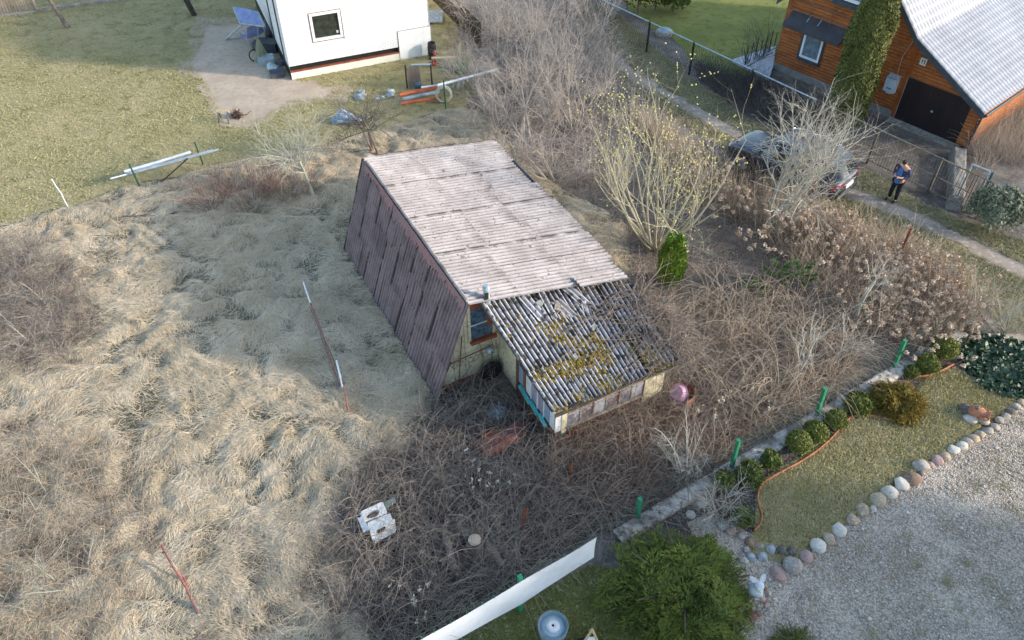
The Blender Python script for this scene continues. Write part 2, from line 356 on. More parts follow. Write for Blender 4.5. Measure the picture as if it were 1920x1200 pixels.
matted('lawn_grass', P_lawnW, 130000, Ls=(.06, .2), w=.008, lift=.05, m=mat('rough_lawn_blades', lin(200, 184, 140), lin(152, 146, 94), .5, .8, attr=True, c3=lin(190, 176, 138), spec=.15), K=3, tsc=4.5, jit=2.5, zf=None, holes=[P_dirt.mean(0) + (P_dirt - P_dirt.mean(0)) * .86], label='short patchy lawn around the white brick house')
cw = scatter(P_gravel, 60, amp=0); cw = cw[sdpoly(cw, P_gravel) < -.4]; cw = np.concatenate([cw, PX([(1830, 895), (1870, 880), (1850, 900), (1800, 925), (1880, 870), (1900, 960), (1780, 985), (1860, 990)])]); kk = rng.integers(0, len(cw), 2600); gw = cw[kk] + rng.normal(0, 1, (2600, 2)) * (.08 + .3 * rng.random(len(cw)))[kk][:, None]; gw = gw[sdpoly(gw, P_gravel) < -.15]
Pw1 = PX([(1800, 900), (1870, 850), (1920, 850), (1920, 900), (1850, 920), (1760, 960)]); matted('gravel_weeds', P_gravel, 700, pts=gw, Ls=(.03, .1), w=.007, lift=.05, m=m_vblade, K=3, jit=2.5, zf=None, label='sparse weeds growing through the gravel')
# ------------------------------------------------------------------ the corrugated summer house
m_slate = mat('pale_corrugated_sheet', lin(214, 200, 198), lin(190, 172, 170), 1.1, .85, c3=lin(176, 160, 156), stretch=(1, 1, 1), lo=.3, hi=.7)
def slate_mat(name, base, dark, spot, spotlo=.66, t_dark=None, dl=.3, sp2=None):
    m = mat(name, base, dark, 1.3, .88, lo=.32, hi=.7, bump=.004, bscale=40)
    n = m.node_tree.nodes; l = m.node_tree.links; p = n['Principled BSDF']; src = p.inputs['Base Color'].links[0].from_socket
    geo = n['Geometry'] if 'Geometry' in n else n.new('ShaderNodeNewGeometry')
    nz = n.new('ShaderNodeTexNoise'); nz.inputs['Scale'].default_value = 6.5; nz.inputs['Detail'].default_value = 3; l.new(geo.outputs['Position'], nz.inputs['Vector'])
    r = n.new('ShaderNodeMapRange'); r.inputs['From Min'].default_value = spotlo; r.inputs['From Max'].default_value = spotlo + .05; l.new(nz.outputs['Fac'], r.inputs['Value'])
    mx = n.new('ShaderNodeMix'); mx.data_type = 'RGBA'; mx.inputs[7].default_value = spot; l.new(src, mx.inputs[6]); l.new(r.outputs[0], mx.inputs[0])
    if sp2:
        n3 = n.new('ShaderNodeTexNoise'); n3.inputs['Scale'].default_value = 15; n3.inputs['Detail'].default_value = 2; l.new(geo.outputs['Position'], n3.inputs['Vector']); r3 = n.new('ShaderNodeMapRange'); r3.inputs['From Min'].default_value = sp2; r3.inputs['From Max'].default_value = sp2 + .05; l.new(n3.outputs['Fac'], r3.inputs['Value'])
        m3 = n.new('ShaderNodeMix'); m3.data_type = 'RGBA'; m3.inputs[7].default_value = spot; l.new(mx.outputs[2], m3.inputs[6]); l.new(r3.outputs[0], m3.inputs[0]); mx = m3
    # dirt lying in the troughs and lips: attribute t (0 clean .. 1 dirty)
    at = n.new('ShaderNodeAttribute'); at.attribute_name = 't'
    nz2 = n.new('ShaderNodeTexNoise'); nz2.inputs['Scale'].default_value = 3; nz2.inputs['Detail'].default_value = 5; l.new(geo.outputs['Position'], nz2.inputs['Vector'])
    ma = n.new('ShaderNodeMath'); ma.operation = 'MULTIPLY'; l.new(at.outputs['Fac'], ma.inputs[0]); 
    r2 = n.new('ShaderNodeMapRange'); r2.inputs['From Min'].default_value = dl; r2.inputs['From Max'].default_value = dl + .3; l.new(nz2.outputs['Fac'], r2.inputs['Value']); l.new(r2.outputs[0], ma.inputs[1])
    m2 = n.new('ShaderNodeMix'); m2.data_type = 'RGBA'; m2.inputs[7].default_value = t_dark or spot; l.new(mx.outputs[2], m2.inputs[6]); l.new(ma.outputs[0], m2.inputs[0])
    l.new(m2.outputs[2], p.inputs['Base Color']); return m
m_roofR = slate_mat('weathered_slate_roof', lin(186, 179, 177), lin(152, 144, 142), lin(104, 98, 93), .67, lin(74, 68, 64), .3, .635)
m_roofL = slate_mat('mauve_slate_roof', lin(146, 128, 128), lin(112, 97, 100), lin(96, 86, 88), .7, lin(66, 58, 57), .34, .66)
m_roofA = slate_mat('mossy_slate_roof', lin(204, 202, 206), lin(160, 156, 160), lin(88, 84, 80), .55, lin(48, 45, 40), .12, .6)
m_red = mat('red_lead_paint', lin(156, 114, 112), lin(138, 112, 114), 2, .8, c3=lin(118, 100, 104))
def corr(mb, f, a0, a1, b0, b1, sheets_a, sheets_b, period, amp, nrm, r, jit=.012, dirt=.8, sag=0.0, skip=(), ragged=0, lip=.028, per=8):
    """corrugated sheets; a runs across the waves, b runs down the slope; f(a,b)->world; nrm = outward normal"""
    da = (a1 - a0) / sheets_a; db = (b1 - b0) / sheets_b
    for i in range(sheets_a):
        for j in range(sheets_b):
            if (i, j) in skip: continue
            A0 = a0 + i * da - .02; A1 = a0 + (i + 1) * da + .04; B0 = b0 + j * db - (.1 if j else 0); B1 = b0 + (j + 1) * db + r.uniform(-.03, .03) * (1 if jit else 0)
            na = max(6, int((A1 - A0) / period * per)); nb = 6
            a = np.linspace(A0, A1, na); b = np.linspace(B0, B1, nb); AA, BB = np.meshgrid(a, b, indexing='ij')
            ph = 2 * np.pi * AA / period; wv = np.cos(ph)
            lift = lip * (BB - B0) / (B1 - B0) * (0 if sheets_b == 1 else 1) + lip * .8 * (AA - A0) / (A1 - A0) + r.normal(0, jit)
            rot = r.normal(0, .006)
            P = f(AA + rot * (BB - B0), BB) + nrm * (amp * wv + lift - sag * np.sin(np.pi * (AA - a0) / (a1 - a0)))[..., None]
            if ragged and j == sheets_b - 1:
                pass
            t = np.clip(dirt * (.5 - .5 * wv) ** 1.6 * 1.0 + 2.0 * np.exp(-((A1 - AA) / (A1 - A0) / .028) ** 2) + .4 * np.exp(-((B1 - BB) / (B1 - B0) / .05) ** 2), 0, 3)
            mb.grid(P, t)
            # sheet edge thickness along the lower and the lapped edge
            Q = P[:, -1]; mb.grid(np.stack([Q, Q - nrm * .012], 1), np.stack([t[:, -1]] * 2, 1))
            Q = P[-1]; mb.grid(np.stack([Q, Q - nrm * .012], 1), np.full((nb, 2), .9))
    return mb
house = thing('summer_house', 'derelict summer house clad in pale corrugated roofing with a mossy lean-to', 'house', HL)
r = np.random.default_rng(3)
V3 = lambda *a: np.array(a, float)
# ridge (1.1, 0..7.45, 3.3); right eave (6.0, 0..8.0, 2.28); left foot (0,0..7.3,0)
def fR(a, b):   # a along v 0..1, b down the slope 0..1
    v0 = 0.0; v1 = 7.45 + .55 * b
    u = 1.08 + b * 4.92; z = 3.32 - b * 1.04; v = v0 + (v1 - v0) * a
    return HL + u[..., None] * hu + v[..., None] * hv + z[..., None] * V3(0, 0, 1)
nR = norm(np.cross(hv, hu * 4.92 + V3(0, 0, -1.04))); nR = nR if nR[2] > 0 else -nR
mb = MB(); corr(mb, fR, 0, 1, 0, 1, 8, 3, 1 / 52, .022, nR, r, jit=.005, dirt=.5, lip=.018)
main_roof = mb.build('shallow_roof', m_roofR, house)
# one loose sheet reaching over the lean-to
mb = MB(); P0 = G(1095, 530, 2.42); 
def fL2(a, b): return HW(4.35, 0.1, 2.72) + (a * -.42)[..., None] * hv + (b * 1.6)[..., None] * (hu + V3(0, 0, -.2)) 
corr(mb, fL2, 0, 1, 0, 1, 1, 1, .34, .022, nR, r, jit=0, dirt=.5, lip=.01); loose = mb.build('loose_sheet', m_roofR, house)
def fS(a, b):   # steep face: b from ridge to the ground
    top = HL + 1.06 * hu + V3(0, 0, 3.30); v = a * (7.45 - .1 * b) + 0 * b - .02
    return top + v[..., None] * hv + (b * -1.12)[..., None] * hu + (b * -3.24)[..., None] * V3(0, 0, 1)
nS = norm(np.cross(hv, V3(0, 0, -3.24) - 1.12 * hu)); nS = nS if nS @ hu < 0 else -nS
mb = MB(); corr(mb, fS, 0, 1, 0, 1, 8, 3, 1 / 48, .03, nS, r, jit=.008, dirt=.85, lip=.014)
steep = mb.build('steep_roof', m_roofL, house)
# faded red ridge edge painted on the top of the steep face
mb = MB()
for k in range(52 * 3):
    v = k / (52 * 3) * 7.4; d = .1 + .4 * max(0, fbm(np.array([v * .8]), np.array([2.]), 3)[0]) + .22 * rng.random()
    p0 = fS(np.array([v / 7.45]), np.array([.003]))[0] + nS * .047; p1 = fS(np.array([(v + .05) / 7.45]), np.array([.003]))[0] + nS * .047
    dn = norm(V3(0, 0, -3.24) - 1.12 * hu)
    mb.add([p0, p1, p1 + dn * d, p0 + dn * d], [[0, 1, 2, 3]])
mb.build('red_ridge_trim', m_red, steep)
mb = MB(); mb.tube([HW(1.08, .0, 3.335), HW(1.08, 3.5, 3.35), HW(1.08, 7.42, 3.335)], .045, 6); mb.build('ridge_cap', m_roofR, main_roof)
m_flash = mat('grey_verge_board', lin(96, 100, 108), lin(70, 72, 78), 3, .8)
def edge_board(mb, p0, p1, w, h):
    p0, p1 = np.array(p0), np.array(p1); d = norm(p1 - p0); s = norm(np.cross(d, V3(0, 0, 1))) * w; up = V3(0, 0, h)
    return mb.box8([p0 - s, p1 - s, p1 + s, p0 + s, p0 - s + up, p1 - s + up, p1 + s + up, p0 + s + up])
mb = MB(); edge_board(mb, HW(6.02, .05, 2.18), HW(6.02, 8.0, 2.18), .025, .1); mb.build('eaves_board', m_flash, house)
m_cream = mat('peeling_cream_paint', lin(226, 216, 184), lin(196, 186, 158), 1.6, .85, c3=lin(176, 168, 148), bump=.004)
m_brownwood = mat('brown_painted_wood', lin(128, 84, 66), lin(98, 64, 52), 5, .85, stretch=(1, 1, .3), c3=lin(84, 70, 62))
m_rust = mat('rusty_iron', lin(140, 84, 64), lin(98, 60, 50), 6, .85, c3=lin(120, 92, 84), bump=.004)
m_redwood = mat('red_brown_wood', lin(156, 88, 64), lin(120, 68, 54), 6, .8)
m_pane = mat('dim_window_glass', lin(94, 116, 138), lin(58, 72, 90), 9, .15, spec=.6, lo=.4, hi=.6)
m_white = mat('white_paint', lin(226, 226, 224), lin(204, 204, 204), 2, .6)
m_black = mat('black_iron', lin(44, 42, 42), lin(30, 30, 30), 4, .7)
m_zinc = mat('galvanised_flue', lin(190, 206, 214), lin(150, 168, 178), 9, .45, metal=.3, c3=lin(120, 136, 146))
def zroof(u): return 3.28 - (u - 1.1) / 4.9 * 1.04
def gable(vv, name):
    poly = [(.1, .05), (1.08, 3.2), (5.9, 2.2), (5.9, .05)]
    mb = MB(); mb.prism(poly, lambda u, z: HW(u, vv, z), lambda u, z: HW(u, vv + .12, z)); return mb.build(name, m_cream, house, False)
gw = gable(.3, 'gable_wall'); gable(7.2, 'rear_wall')
mb = MB(); mb.box(5.78, 5.9, .42, 7.2, .05, 2.18, HW); mb.build('side_wall', m_cream, house, False)
mb = MB()
for u0 in (.36, .7, 1.05): mb.box(u0, u0 + .012, .285, .3, .15, .9 + 2.1 * (u0 - .1), HW)
mb.box(.3, 1.95, .285, .3, .9, .912, HW); mb.build('panel_joint', mat('joint_shadow_gap', lin(168, 160, 140), lin(140, 132, 116)), gw, False)
mb = MB(); mb.box(.05, 2.0, .2, .3, .0, .17, HW); mb.build('plinth_board', m_rust, house, False)
# gable window
win = MB().box(1.24, 1.9, .255, .3, 1.62, 2.72, HW).build('window', m_pane, house, False)
mb = MB(); mb.box(1.16, 1.24, .24, .3, 1.55, 2.85, HW); mb.box(1.9, 1.97, .24, .3, 1.55, 2.8, HW); mb.build('frame', m_cream, win, False)
mb = MB(); mb.box(1.24, 1.9, .235, .3, 2.72, 2.95, HW); mb.build('lintel_board', m_redwood, win, False)
mb = MB(); mb.box(1.24, 1.9, .24, .252, 2.12, 2.155, HW); mb.build('glazing_bar', m_white, win, False)
mb = MB(); mb.box(1.2, 1.98, .14, .3, 1.5, 1.6, HW); mb.build('sill', m_redwood, win, False)
# flue beside the window: brown pipe below, galvanised cowl above
fx = [HW(1.72, .05, 2.2), HW(1.70, .05, 2.75), HW(1.68, .05, 3.0)]
flue = MB().tube(fx, .065, 12).build('flue_pipe', m_redwood, house)
mb = MB(); mb.tube([HW(1.68, .05, 2.98), HW(1.66, .05, 3.16), HW(1.64, .05, 3.55)], [.075, .08, .085], 12); mb.tube([HW(1.64, .05, 3.5), HW(1.64, .05, 3.6)], [.1, .07], 12)
mb.build('flue_cowl', m_zinc, flue)
mb = MB(); mb.box(1.55, 1.66, -.05, -.03, 3.2, 3.42, HW); mb.build('cowl_opening', m_black, flue, False)
# pipes and a lamp on the gable
def pipe(name, pts, rad, m, par=house, sides=6): return MB().tube(pts, rad, sides).build(name, m, par)
pipe('aerial_pole', [HW(.78, .18, .35), HW(.86, .18, 1.2), HW(.94, .18, 1.95)], .018, m_rust)
pipe('clothes_rail', [HW(.5, .16, 1.1), HW(1.72, .16, 1.22)], .02, m_rust)
lampb = MB().lathe([(0.0, 0), (.1, .02), (.12, .1), (.08, .2), (0, .22)], HW(1.74, .22, 1.1), 12, ax=tuple(-hv)).build('wall_lamp', m_zinc, house)
MB().blob(HW(1.74, .06, 1.12), .06, .06, .06).build('lamp_bulb', m_black, lampb)
rc = np.random.default_rng(12)
mb = MB()
for k in range(9):
    u = .5 + .16 * k; pts = [HW(u, .14, 1.12 + .08 * k / 9)]
    for q in range(6): pts.append(HW(u + .1 * math.sin(q * 1.2) + rc.normal(0, .03), .12, 1.1 - .1 * (1 - math.cos(q * 1.05)) - (.0 if k % 3 else .13 * q)))
    mb.tube(pts, .006, 4, cap=False)
for k in range(5):
    u0, z0 = rc.uniform(1.2, 2.0), rc.uniform(1.2, 1.6); mb.tube([HW(u0, .16, z0), HW(u0 + .06, .13, z0 - .5), HW(u0 - .1 + .2 * rc.random(), .15, .3)], .006, 4, cap=False)
mb.build('hanging_cable', m_black, house)
# ------------------------- lean-to
def zA(u, s): # s 0 back .. 1 front
    pass
cA = dict(bl=HW(1.55, .12, 3.06), br=HW(5.98, .12, 2.2), fl=HW(1.96, -3.05, 1.66), fr=HW(5.62, -3.05, 1.66))
def fA(a, b):
    a = a[..., None]; b = b[..., None]; return (cA['bl'] * (1 - a) + cA['br'] * a) * (1 - b) + (cA['fl'] * (1 - a) + cA['fr'] * a) * b
nA = norm(np.cross(cA['br'] - cA['bl'], cA['fl'] - cA['bl'])); nA = nA if nA[2] > 0 else -nA
mb = MB(); ra = np.random.default_rng(5)
corr(mb, fA, 0, 1, 0, 1, 4, 3, 1 / 29, .032, nA, ra, jit=.012, dirt=1.15, sag=.08, lip=.03, per=10)
aroof = mb.build('lean_to_roof', m_roofA, house)
# board under the sheets so that no gap shows the sky
mb = MB(); mb.grid(np.stack([np.stack([fA(np.array(a), np.array(b)) - nA * .17 for b in (.02, .5, .98)]) for a in np.linspace(.03, .97, 8)])); mb.build('roof_boarding', m_brownwood, house)
m_mossy = mat('ochre_moss', lin(122, 104, 46), lin(82, 75, 36), 9, .95, c3=lin(142, 120, 54), bump=.01, bscale=60)
mb = MB(); rm = np.random.default_rng(8); cnt = 0
while cnt < 1500:
    a, b = rm.random(), rm.random()
    dens = np.exp(-((a - .42) / .24) ** 2 - ((b - .68) / .28) ** 2) * 1.3 + .6 * (a > .8) * (b > .75) + .4 * (b > .9) + .12 * (a < .6) * (b > .3)
    if rm.random() > dens * (2.6 * vn(np.array([a * 9]), np.array([b * 7]))[0] ** 3.2): continue
    tr = (np.round(a * 29 - .5) + .5 + rm.normal(0, .16)) / 29
    s = rm.uniform(.025, .06) * (.7 + .6 * rm.random()); wv = math.cos(2 * np.pi * tr * 29)
    c = fA(np.array(tr), np.array(b)) + nA * (.032 * wv - .06 * math.sin(np.pi * tr) + .02); mb.blob(c, s, s * 1.7, s * .45, 1, .3, int(rm.integers(1e6)), rot=HY); cnt += 1
mb.build('moss_cushion', m_mossy, aroof, kind='stuff')
# verge boards of the lean-to
m_dkboard = mat('rotten_dark_board', lin(84, 76, 70), lin(58, 52, 48), 6, .9, c3=lin(120, 108, 70))
mb = MB(); edge_board(mb, HW(1.96, -3.1, 1.5), HW(5.66, -3.1, 1.5), .02, .12); mb.build('front_fascia', m_dkboard, house, False)
mb = MB(); edge_board(mb, HW(1.62, .05, 2.94), HW(1.99, -3.08, 1.55), .015, .05); mb.build('side_fascia', m_white, house, False)
# lean-to walls
def zt(u, v): # underside of roof
    b = (.12 - v) / 3.17; a = (u - (1.55 + .41 * b)) / ((5.98 - .36 * b) - (1.55 + .41 * b))
    return (3.06 * (1 - a) + 2.2 * a) * (1 - b) + 1.66 * b - .14
wl = lambda v: 1.96 + .3 * 0  # left wall plane
UL = 2.1
def lw(name, v0, v1, z0, m, d=0.0, z1=None, par=house, th=.08):
    a0, a1 = (z1, z1) if z1 else (zt(UL, v0) - .0, zt(UL, v1))
    c = [HW(UL - d, v0, z0), HW(UL + th, v0, z0), HW(UL + th, v1, z0), HW(UL - d, v1, z0), HW(UL - d, v0, a0), HW(UL + th, v0, a0), HW(UL + th, v1, a1), HW(UL - d, v1, a1)]
    return MB().box8(c).build(name, m, par, False)
lwall = lw('lean_to_side_wall', .3, -.8, .12, m_cream)
lw('corner_panel', -2.62, -2.9, .3, m_white)
lw('lower_boards', -.92, -2.9, .0, m_brownwood, .02, .62)
for v in (-.86, -1.28): lw('wall_post', v + .05, v - .05, .0, m_brownwood, .035)
m_curt1 = mat('blue_grey_curtain', lin(150, 170, 186), lin(120, 138, 156), 3, .35, stretch=(6, 6, 1), spec=.5)
m_curt2 = mat('mauve_curtain', lin(164, 150, 168), lin(126, 112, 132), 2.5, .35, stretch=(6, 6, 1), spec=.5, c3=lin(190, 186, 190))
w1 = lw('side_window', -.91, -1.23, .66, m_curt1, .0)
for a, b, m in ((-1.33, -1.62, m_white), (-1.66, -1.98, m_curt2), (-2.02, -2.32, m_curt2), (-2.36, -2.6, m_curt1)):
    w2 = lw('side_window', a, b, .64, m, .0)
for v in (-1.64, -2.0, -2.34): lw('mullion', v + .02, v - .02, .62, m_white, .03)
m_teal = mat('turquoise_paint', lin(78, 190, 190), lin(46, 150, 156), 4, .7, c3=lin(120, 178, 172))
rt = np.random.default_rng(3)
for i, (a, b) in enumerate(((-1.1, -1.75), (-1.72, -2.2), (-2.2, -2.62))):
    p0 = HW(UL - .07, a, .64 - .02 * i); p1 = HW(UL - .11, b, .6 - .02 * i)
    mb = MB(); edge_board(mb, p0, p1, .045, .07); mb.build('teal_sill_board', m_teal, house, False)
# front wall
VF = -2.92
def fw(name, u0, u1, z0, z1, m, d=0, par=house): return MB().box(u0, u1, VF - d, VF + .08, z0, z1, HW).build(name, m, par, False)
fw('front_corner_panel', UL - .0, 2.28, .1, 1.5, m_white); fw('front_corner_post', 2.28, 2.44, .1, 1.5, m_cream, .015)
fw('front_end_panel', 4.85, 5.5, .15, 1.5, m_cream, .012)
m_gp = [mat('grimy_pane_%s' % w, lin(*c), lin(*c2), 2.2, .3, spec=.5, c3=lin(176, 172, 176), stretch=(2, 2, .7)) for w, c, c2 in (('slate', (128, 126, 136), (92, 90, 102)), ('pale', (168, 168, 176), (128, 128, 140)), ('umber', (124, 112, 110), (90, 82, 86)))]
for i in range(6):
    u0 = 2.46 + i * .4; fw('front_window', u0, u0 + .37, .72, 1.5, m_gp[(0, 2, 1, 2, 0, 1)[i]])
    fw('front_mullion', u0 + .37, u0 + .4, .68, 1.5, m_brownwood if i % 2 else m_conc, .02)
fw('front_glazing_bar', 2.46, 4.85, 1.12, 1.15, m_conc, .015); fw('front_sill', 2.44, 4.85, .62, .7, m_conc, .06)
m_pick = mat('reddish_boards', lin(168, 104, 84), lin(128, 80, 66), 5, .85, stretch=(1, 1, .2), c3=lin(110, 84, 74))
fw('front_base_wall', 2.1, 5.5, 0, .6, m_brownwood)
mb = MB()
for i in range(16):
    u0 = 2.35 + i * .095; mb.box(u0, u0 + .07, VF - .14, VF - .11, .0, .5 + .04 * math.sin(i * 7), HW)
mb.build('base_picket_cladding', m_pick, house, False)
mb = MB(); mb.box(5.42, 5.5, VF + .08, .3, .1, 1.45, HW); mb.build('lean_to_far_wall', m_cream, house, False)
# things lying on the lean-to roof
m_block = mat('grey_block', lin(150, 154, 152), lin(120, 122, 120), 8, .9, c3=lin(170, 168, 160))
m_brick = mat('pink_brick', lin(186, 160, 148), lin(160, 140, 130), 8, .9)
def onroof(px, py):   # world point on the roof surface under a picture point
    o = np.array([0, 0, CH]); d = ray(px, py); p0 = cA['bl']; t = ((p0 - o) @ nA) / (d @ nA); return o + d * t
blk = [(1008, 573, m_block, .1, 'grey block on the mossy lean-to roof, highest up beside the loose slates', .2),
       (1042, 580, m_conc, .11, 'rounded pale lump of rubble beside the highest grey block on the lean-to roof', .9),
       (1110, 617, m_block, .1, 'grey block in the middle of the lean-to roof, left of a pink brick', .4),
       (1142, 602, m_block, .09, 'small grey block just below the pink brick on the lean-to roof', -.3),
       (1157, 590, m_brick, .09, 'pinkish brick among the vine stems on the lean-to roof', .3),
       (1189, 625, m_block, .09, 'bluish grey block nearest the vine covered edge of the lean-to roof', .1),
       (1155, 648, m_block, .1, 'right one of two pale blocks lying side by side on the lean-to roof', .3),
       (1140, 652, m_conc, .09, 'left one of two pale blocks lying side by side on the lean-to roof', -.2),
       (1075, 673, m_block, .1, 'pale block lying lowest, above the thickest moss on the lean-to roof', .5)]
for px, py, m, s, lab, a in blk:
    c = onroof(px, py) + nA * .05; e1 = norm(cA['fr'] - cA['fl']); e2 = np.cross(nA, e1)
    e1, e2 = e1 * math.cos(a) + e2 * math.sin(a), e2 * math.cos(a) - e1 * math.sin(a)
    mb = MB(); g = lambda x, y, z: c + e1 * x + e2 * y + nA * z
    k = .8; mb.box8([g(-s, -s * k, -.02), g(s, -s * k * .9, -.02), g(s * .95, s * k, -.02), g(-s, s * k, -.02), g(-s * .9, -s * k * .9, .09), g(s * .92, -s * k * .85, .1), g(s * .9, s * k * .9, .09), g(-s * .95, s * k * .92, .1)])
    solo(mb, 'block' if m is not m_brick else 'brick', m, lab, 'block' if m is not m_brick else 'brick', c, 'blocks weighing down the lean-to roof', False)
for i, (px, py, w, h, a, m, lab) in enumerate([(1002, 584, .14, .5, .15, m_roofA, 'long grey strip of broken slate lying above the highest block'), (1026, 574, .1, .45, -.1, m_roofA, 'dark narrow strip of broken slate next to the long grey strip'),
        (1056, 582, .14, .32, .25, m_roofR, 'pinkish broken slate piece lying loose on the lean-to roof'), (1078, 556, .16, .4, .3, m_roofA, 'slipped grey slate piece under the loose pink roof sheet'), (1098, 585, .12, .3, -.35, m_roofA, 'small broken slate left of the vine tangle on the lean-to roof')]):
    c = onroof(px, py) + nA * .07; e1 = norm(cA['fr'] - cA['fl']); e2 = norm(cA['fl'] - cA['bl'])
    def fb(A, B): return c + e1 * ((A - .5) * 2 * w)[..., None] + (e2 * math.cos(a) + e1 * math.sin(a)) * ((B - .5) * 2 * h)[..., None]
    mb = MB(); corr(mb, fb, 0, 1, 0, 1, 1, 1, .13 / (2 * w), .025, nA, ra, jit=0, dirt=.7, lip=.03); solo(mb, 'broken_slate', m, lab, 'roof slate', c, 'broken slates on the lean-to roof')
# ------------------------------------------------------------------ garden fence, kerb, screen
m_gpost = mat('green_powder_coat', lin(44, 142, 100), lin(34, 112, 80), 7, .6, c3=lin(84, 146, 116))
m_wire = mat('green_wire', lin(70, 96, 82), lin(56, 78, 68), 5, .6)
kb0 = G(1150, 1004); kb1 = G(1795, 622); kd = norm(kb1 - kb0); kn = np.array([-kd[1], kd[0], 0])   # kn points away from the garden
klen = np.linalg.norm(kb1 - kb0)
def KW(a, b, z): return kb0 + kd * a + kn * b + np.array([0, 0, z])
mb = MB(); na, nb = 120, 9; A, B = np.meshgrid(np.linspace(0, klen, na), np.linspace(-.38, .12, nb), indexing='ij')
top = .16 + .012 * fbm(A * 1.5, B * 5) ; top[:, 0] = top[:, -1] = 0.0; top[:, 1] -= .02
Bx = B + .025 * fbm(A * 2, B * 0 + 3)
Bx[:, 0] = Bx[:, 1] - .01; Bx[:, -1] = Bx[:, -2] + .01
P = kb0 + A[..., None] * kd + Bx[..., None] * kn + top[..., None] * np.array([0, 0, 1]); mb.grid(P)
m_kerb = mat('stained_concrete_kerb', lin(206, 200, 190), lin(122, 116, 106), 1.6, .92, bump=.006, bscale=30, c3=lin(92, 86, 76), lo=.4, hi=.6)
solo(mb, 'concrete_kerb', m_kerb, 'low stained concrete kerb carrying the green posts along the garden edge', 'kerb', tuple(kb0))
fence = thing('wire_fence', 'sagging wire fence on bright green posts between the garden and the overgrown plot', 'fence', G(1195, 977))
posts = [((976, 1146), (975, 1082), 0), ((1195, 977), (1200, 936), .0), ((1372, 876), (1385, 826), .15), ((1531, 779), (1547, 729), .15), ((1676, 688), (1697, 639), .15)]
tops = []
for b, t, z0 in posts:
    g = G(*b, z0); h = hof(b, t) if z0 == 0 else None
    r_ = ray(*t); k = math.hypot(g[0], g[1]) / math.hypot(r_[0], r_[1]); tp = np.array([0, 0, CH]) + r_ * k
    gx = g.copy(); gx[2] = 0 if z0 == 0 else .1; tops.append((g, tp))
    mb = MB(); s = .045; c = []
    for q in (gx, tp):
        for a, bb in ((-s, -s), (s, -s), (s, s), (-s, s)): c.append(q + kd * a + kn * bb)
    mb.box8(c); mb.build('post', m_gpost, fence, False)
    q = tp; mb = MB(); mb.box8([q + kd * a + kn * bb + np.array([0, 0, z]) for z in (0, .025) for a, bb in ((-.05, -.05), (.05, -.05), (.05, .05), (-.05, .05))]); mb.build('post_cap', m_gpost, fence, False)
ext = G(1830, 600, 0); tops2 = [tops[0], tops[1], tops[2], tops[3], tops[4], (ext + 0, ext + np.array([0, 0, 1.1]))]
g0, t0 = tops[0]; far = g0 - kd * 3.2; tops2 = [(far, far + np.array([0, 0, t0[2] - g0[2]]))] + tops2
mb = MB(); rw = np.random.default_rng(2); Pw = []; Rw = []
for (a0, a1), (b0, b1) in zip(tops2[:-1], tops2[1:]):
    L = np.linalg.norm(b0 - a0); off = kn * .05
    for f in (.12, .32, .5, .68, .84, .98):
        p = a0 + (a1 - a0) * f + off; q = b0 + (b1 - b0) * f + off; s = np.linspace(0, 1, 6)[:, None]
        Pw.append(p + (q - p) * s - np.array([0, 0, 1]) * (.05 * np.sin(np.pi * s)) ); Rw.append(np.full(6, .0042))
    nv = int(L / .14)
    for k in range(1, nv):
        f = k / nv; p = a0 + (b0 - a0) * f + off; q = a1 + (b1 - a1) * f + off - np.array([0, 0, .04 * math.sin(math.pi * f)])
        s = np.linspace(.1, .98, 6)[:, None]; Pw.append(p + (q - p) * s); Rw.append(np.full(6, .0022))
V, Fq = tubes(np.array(Pw), np.array(Rw), 3); mb.add(V, Fq); mb.build('wire_mesh', m_wire, fence)
# white screen cloth tied to the lowest bay and the one running out of the picture
a0, a1 = tops[0]; e0 = G(1104, 1062); 
fr = np.linspace(0, 1, 60); p_end = a0 + kd * np.linalg.norm(e0[:2] - a0[:2]); p_st = a0 - kd * 3.6
A = p_st + (p_end - p_st) * fr[:, None]; hh = a1[2]
zz = np.linspace(0, 1, 10); dist = np.abs(np.linalg.norm(A - a0, axis=1)); sagt = .08 * np.clip(np.sin(np.pi * np.clip(dist / 2.2, 0, 1)), 0, 1)
ztop = hh - .06 - sagt * .6; zbot = .52 - .09 * np.exp(-dist * 1.2) + .09 * np.clip(dist / 2, 0, 1) 
P = A[:, None] + np.array([0, 0, 1.]) * (zbot[:, None] + (ztop - zbot)[:, None] * zz)[..., None] - kn * (.055 + .02 * np.sin(fr * 23)[:, None] * np.sin(zz * 3) + .03 * np.exp(-(dist / .12) ** 2)[:, None] * 0)[..., None]
mb = MB(); mb.grid(P); mb.grid((P + kn * .006)[:, ::-1])
m_cloth = mat('white_screen_cloth', lin(226, 232, 240), lin(206, 212, 222), 1.2, .7, c3=lin(214, 218, 224), bump=.008, bscale=5)

for f_ in np.linspace(.03, .985, 16):
    k = int(f_ * 59)
    for zf_ in (9, 0): q = P[k, zf_]; mb.tube([q - kn * .01, q + kn * .05 + np.array([0, 0, .03 if zf_ else -.03])], .007, 4, mi=1)
solo(mb, 'privacy_screen', [m_cloth, m_gpost], 'long white privacy screen stretched along the fence at the bottom of the picture'.replace(' at the bottom of the picture', ' beside the mossy lawn'), 'screen', tuple(a0))

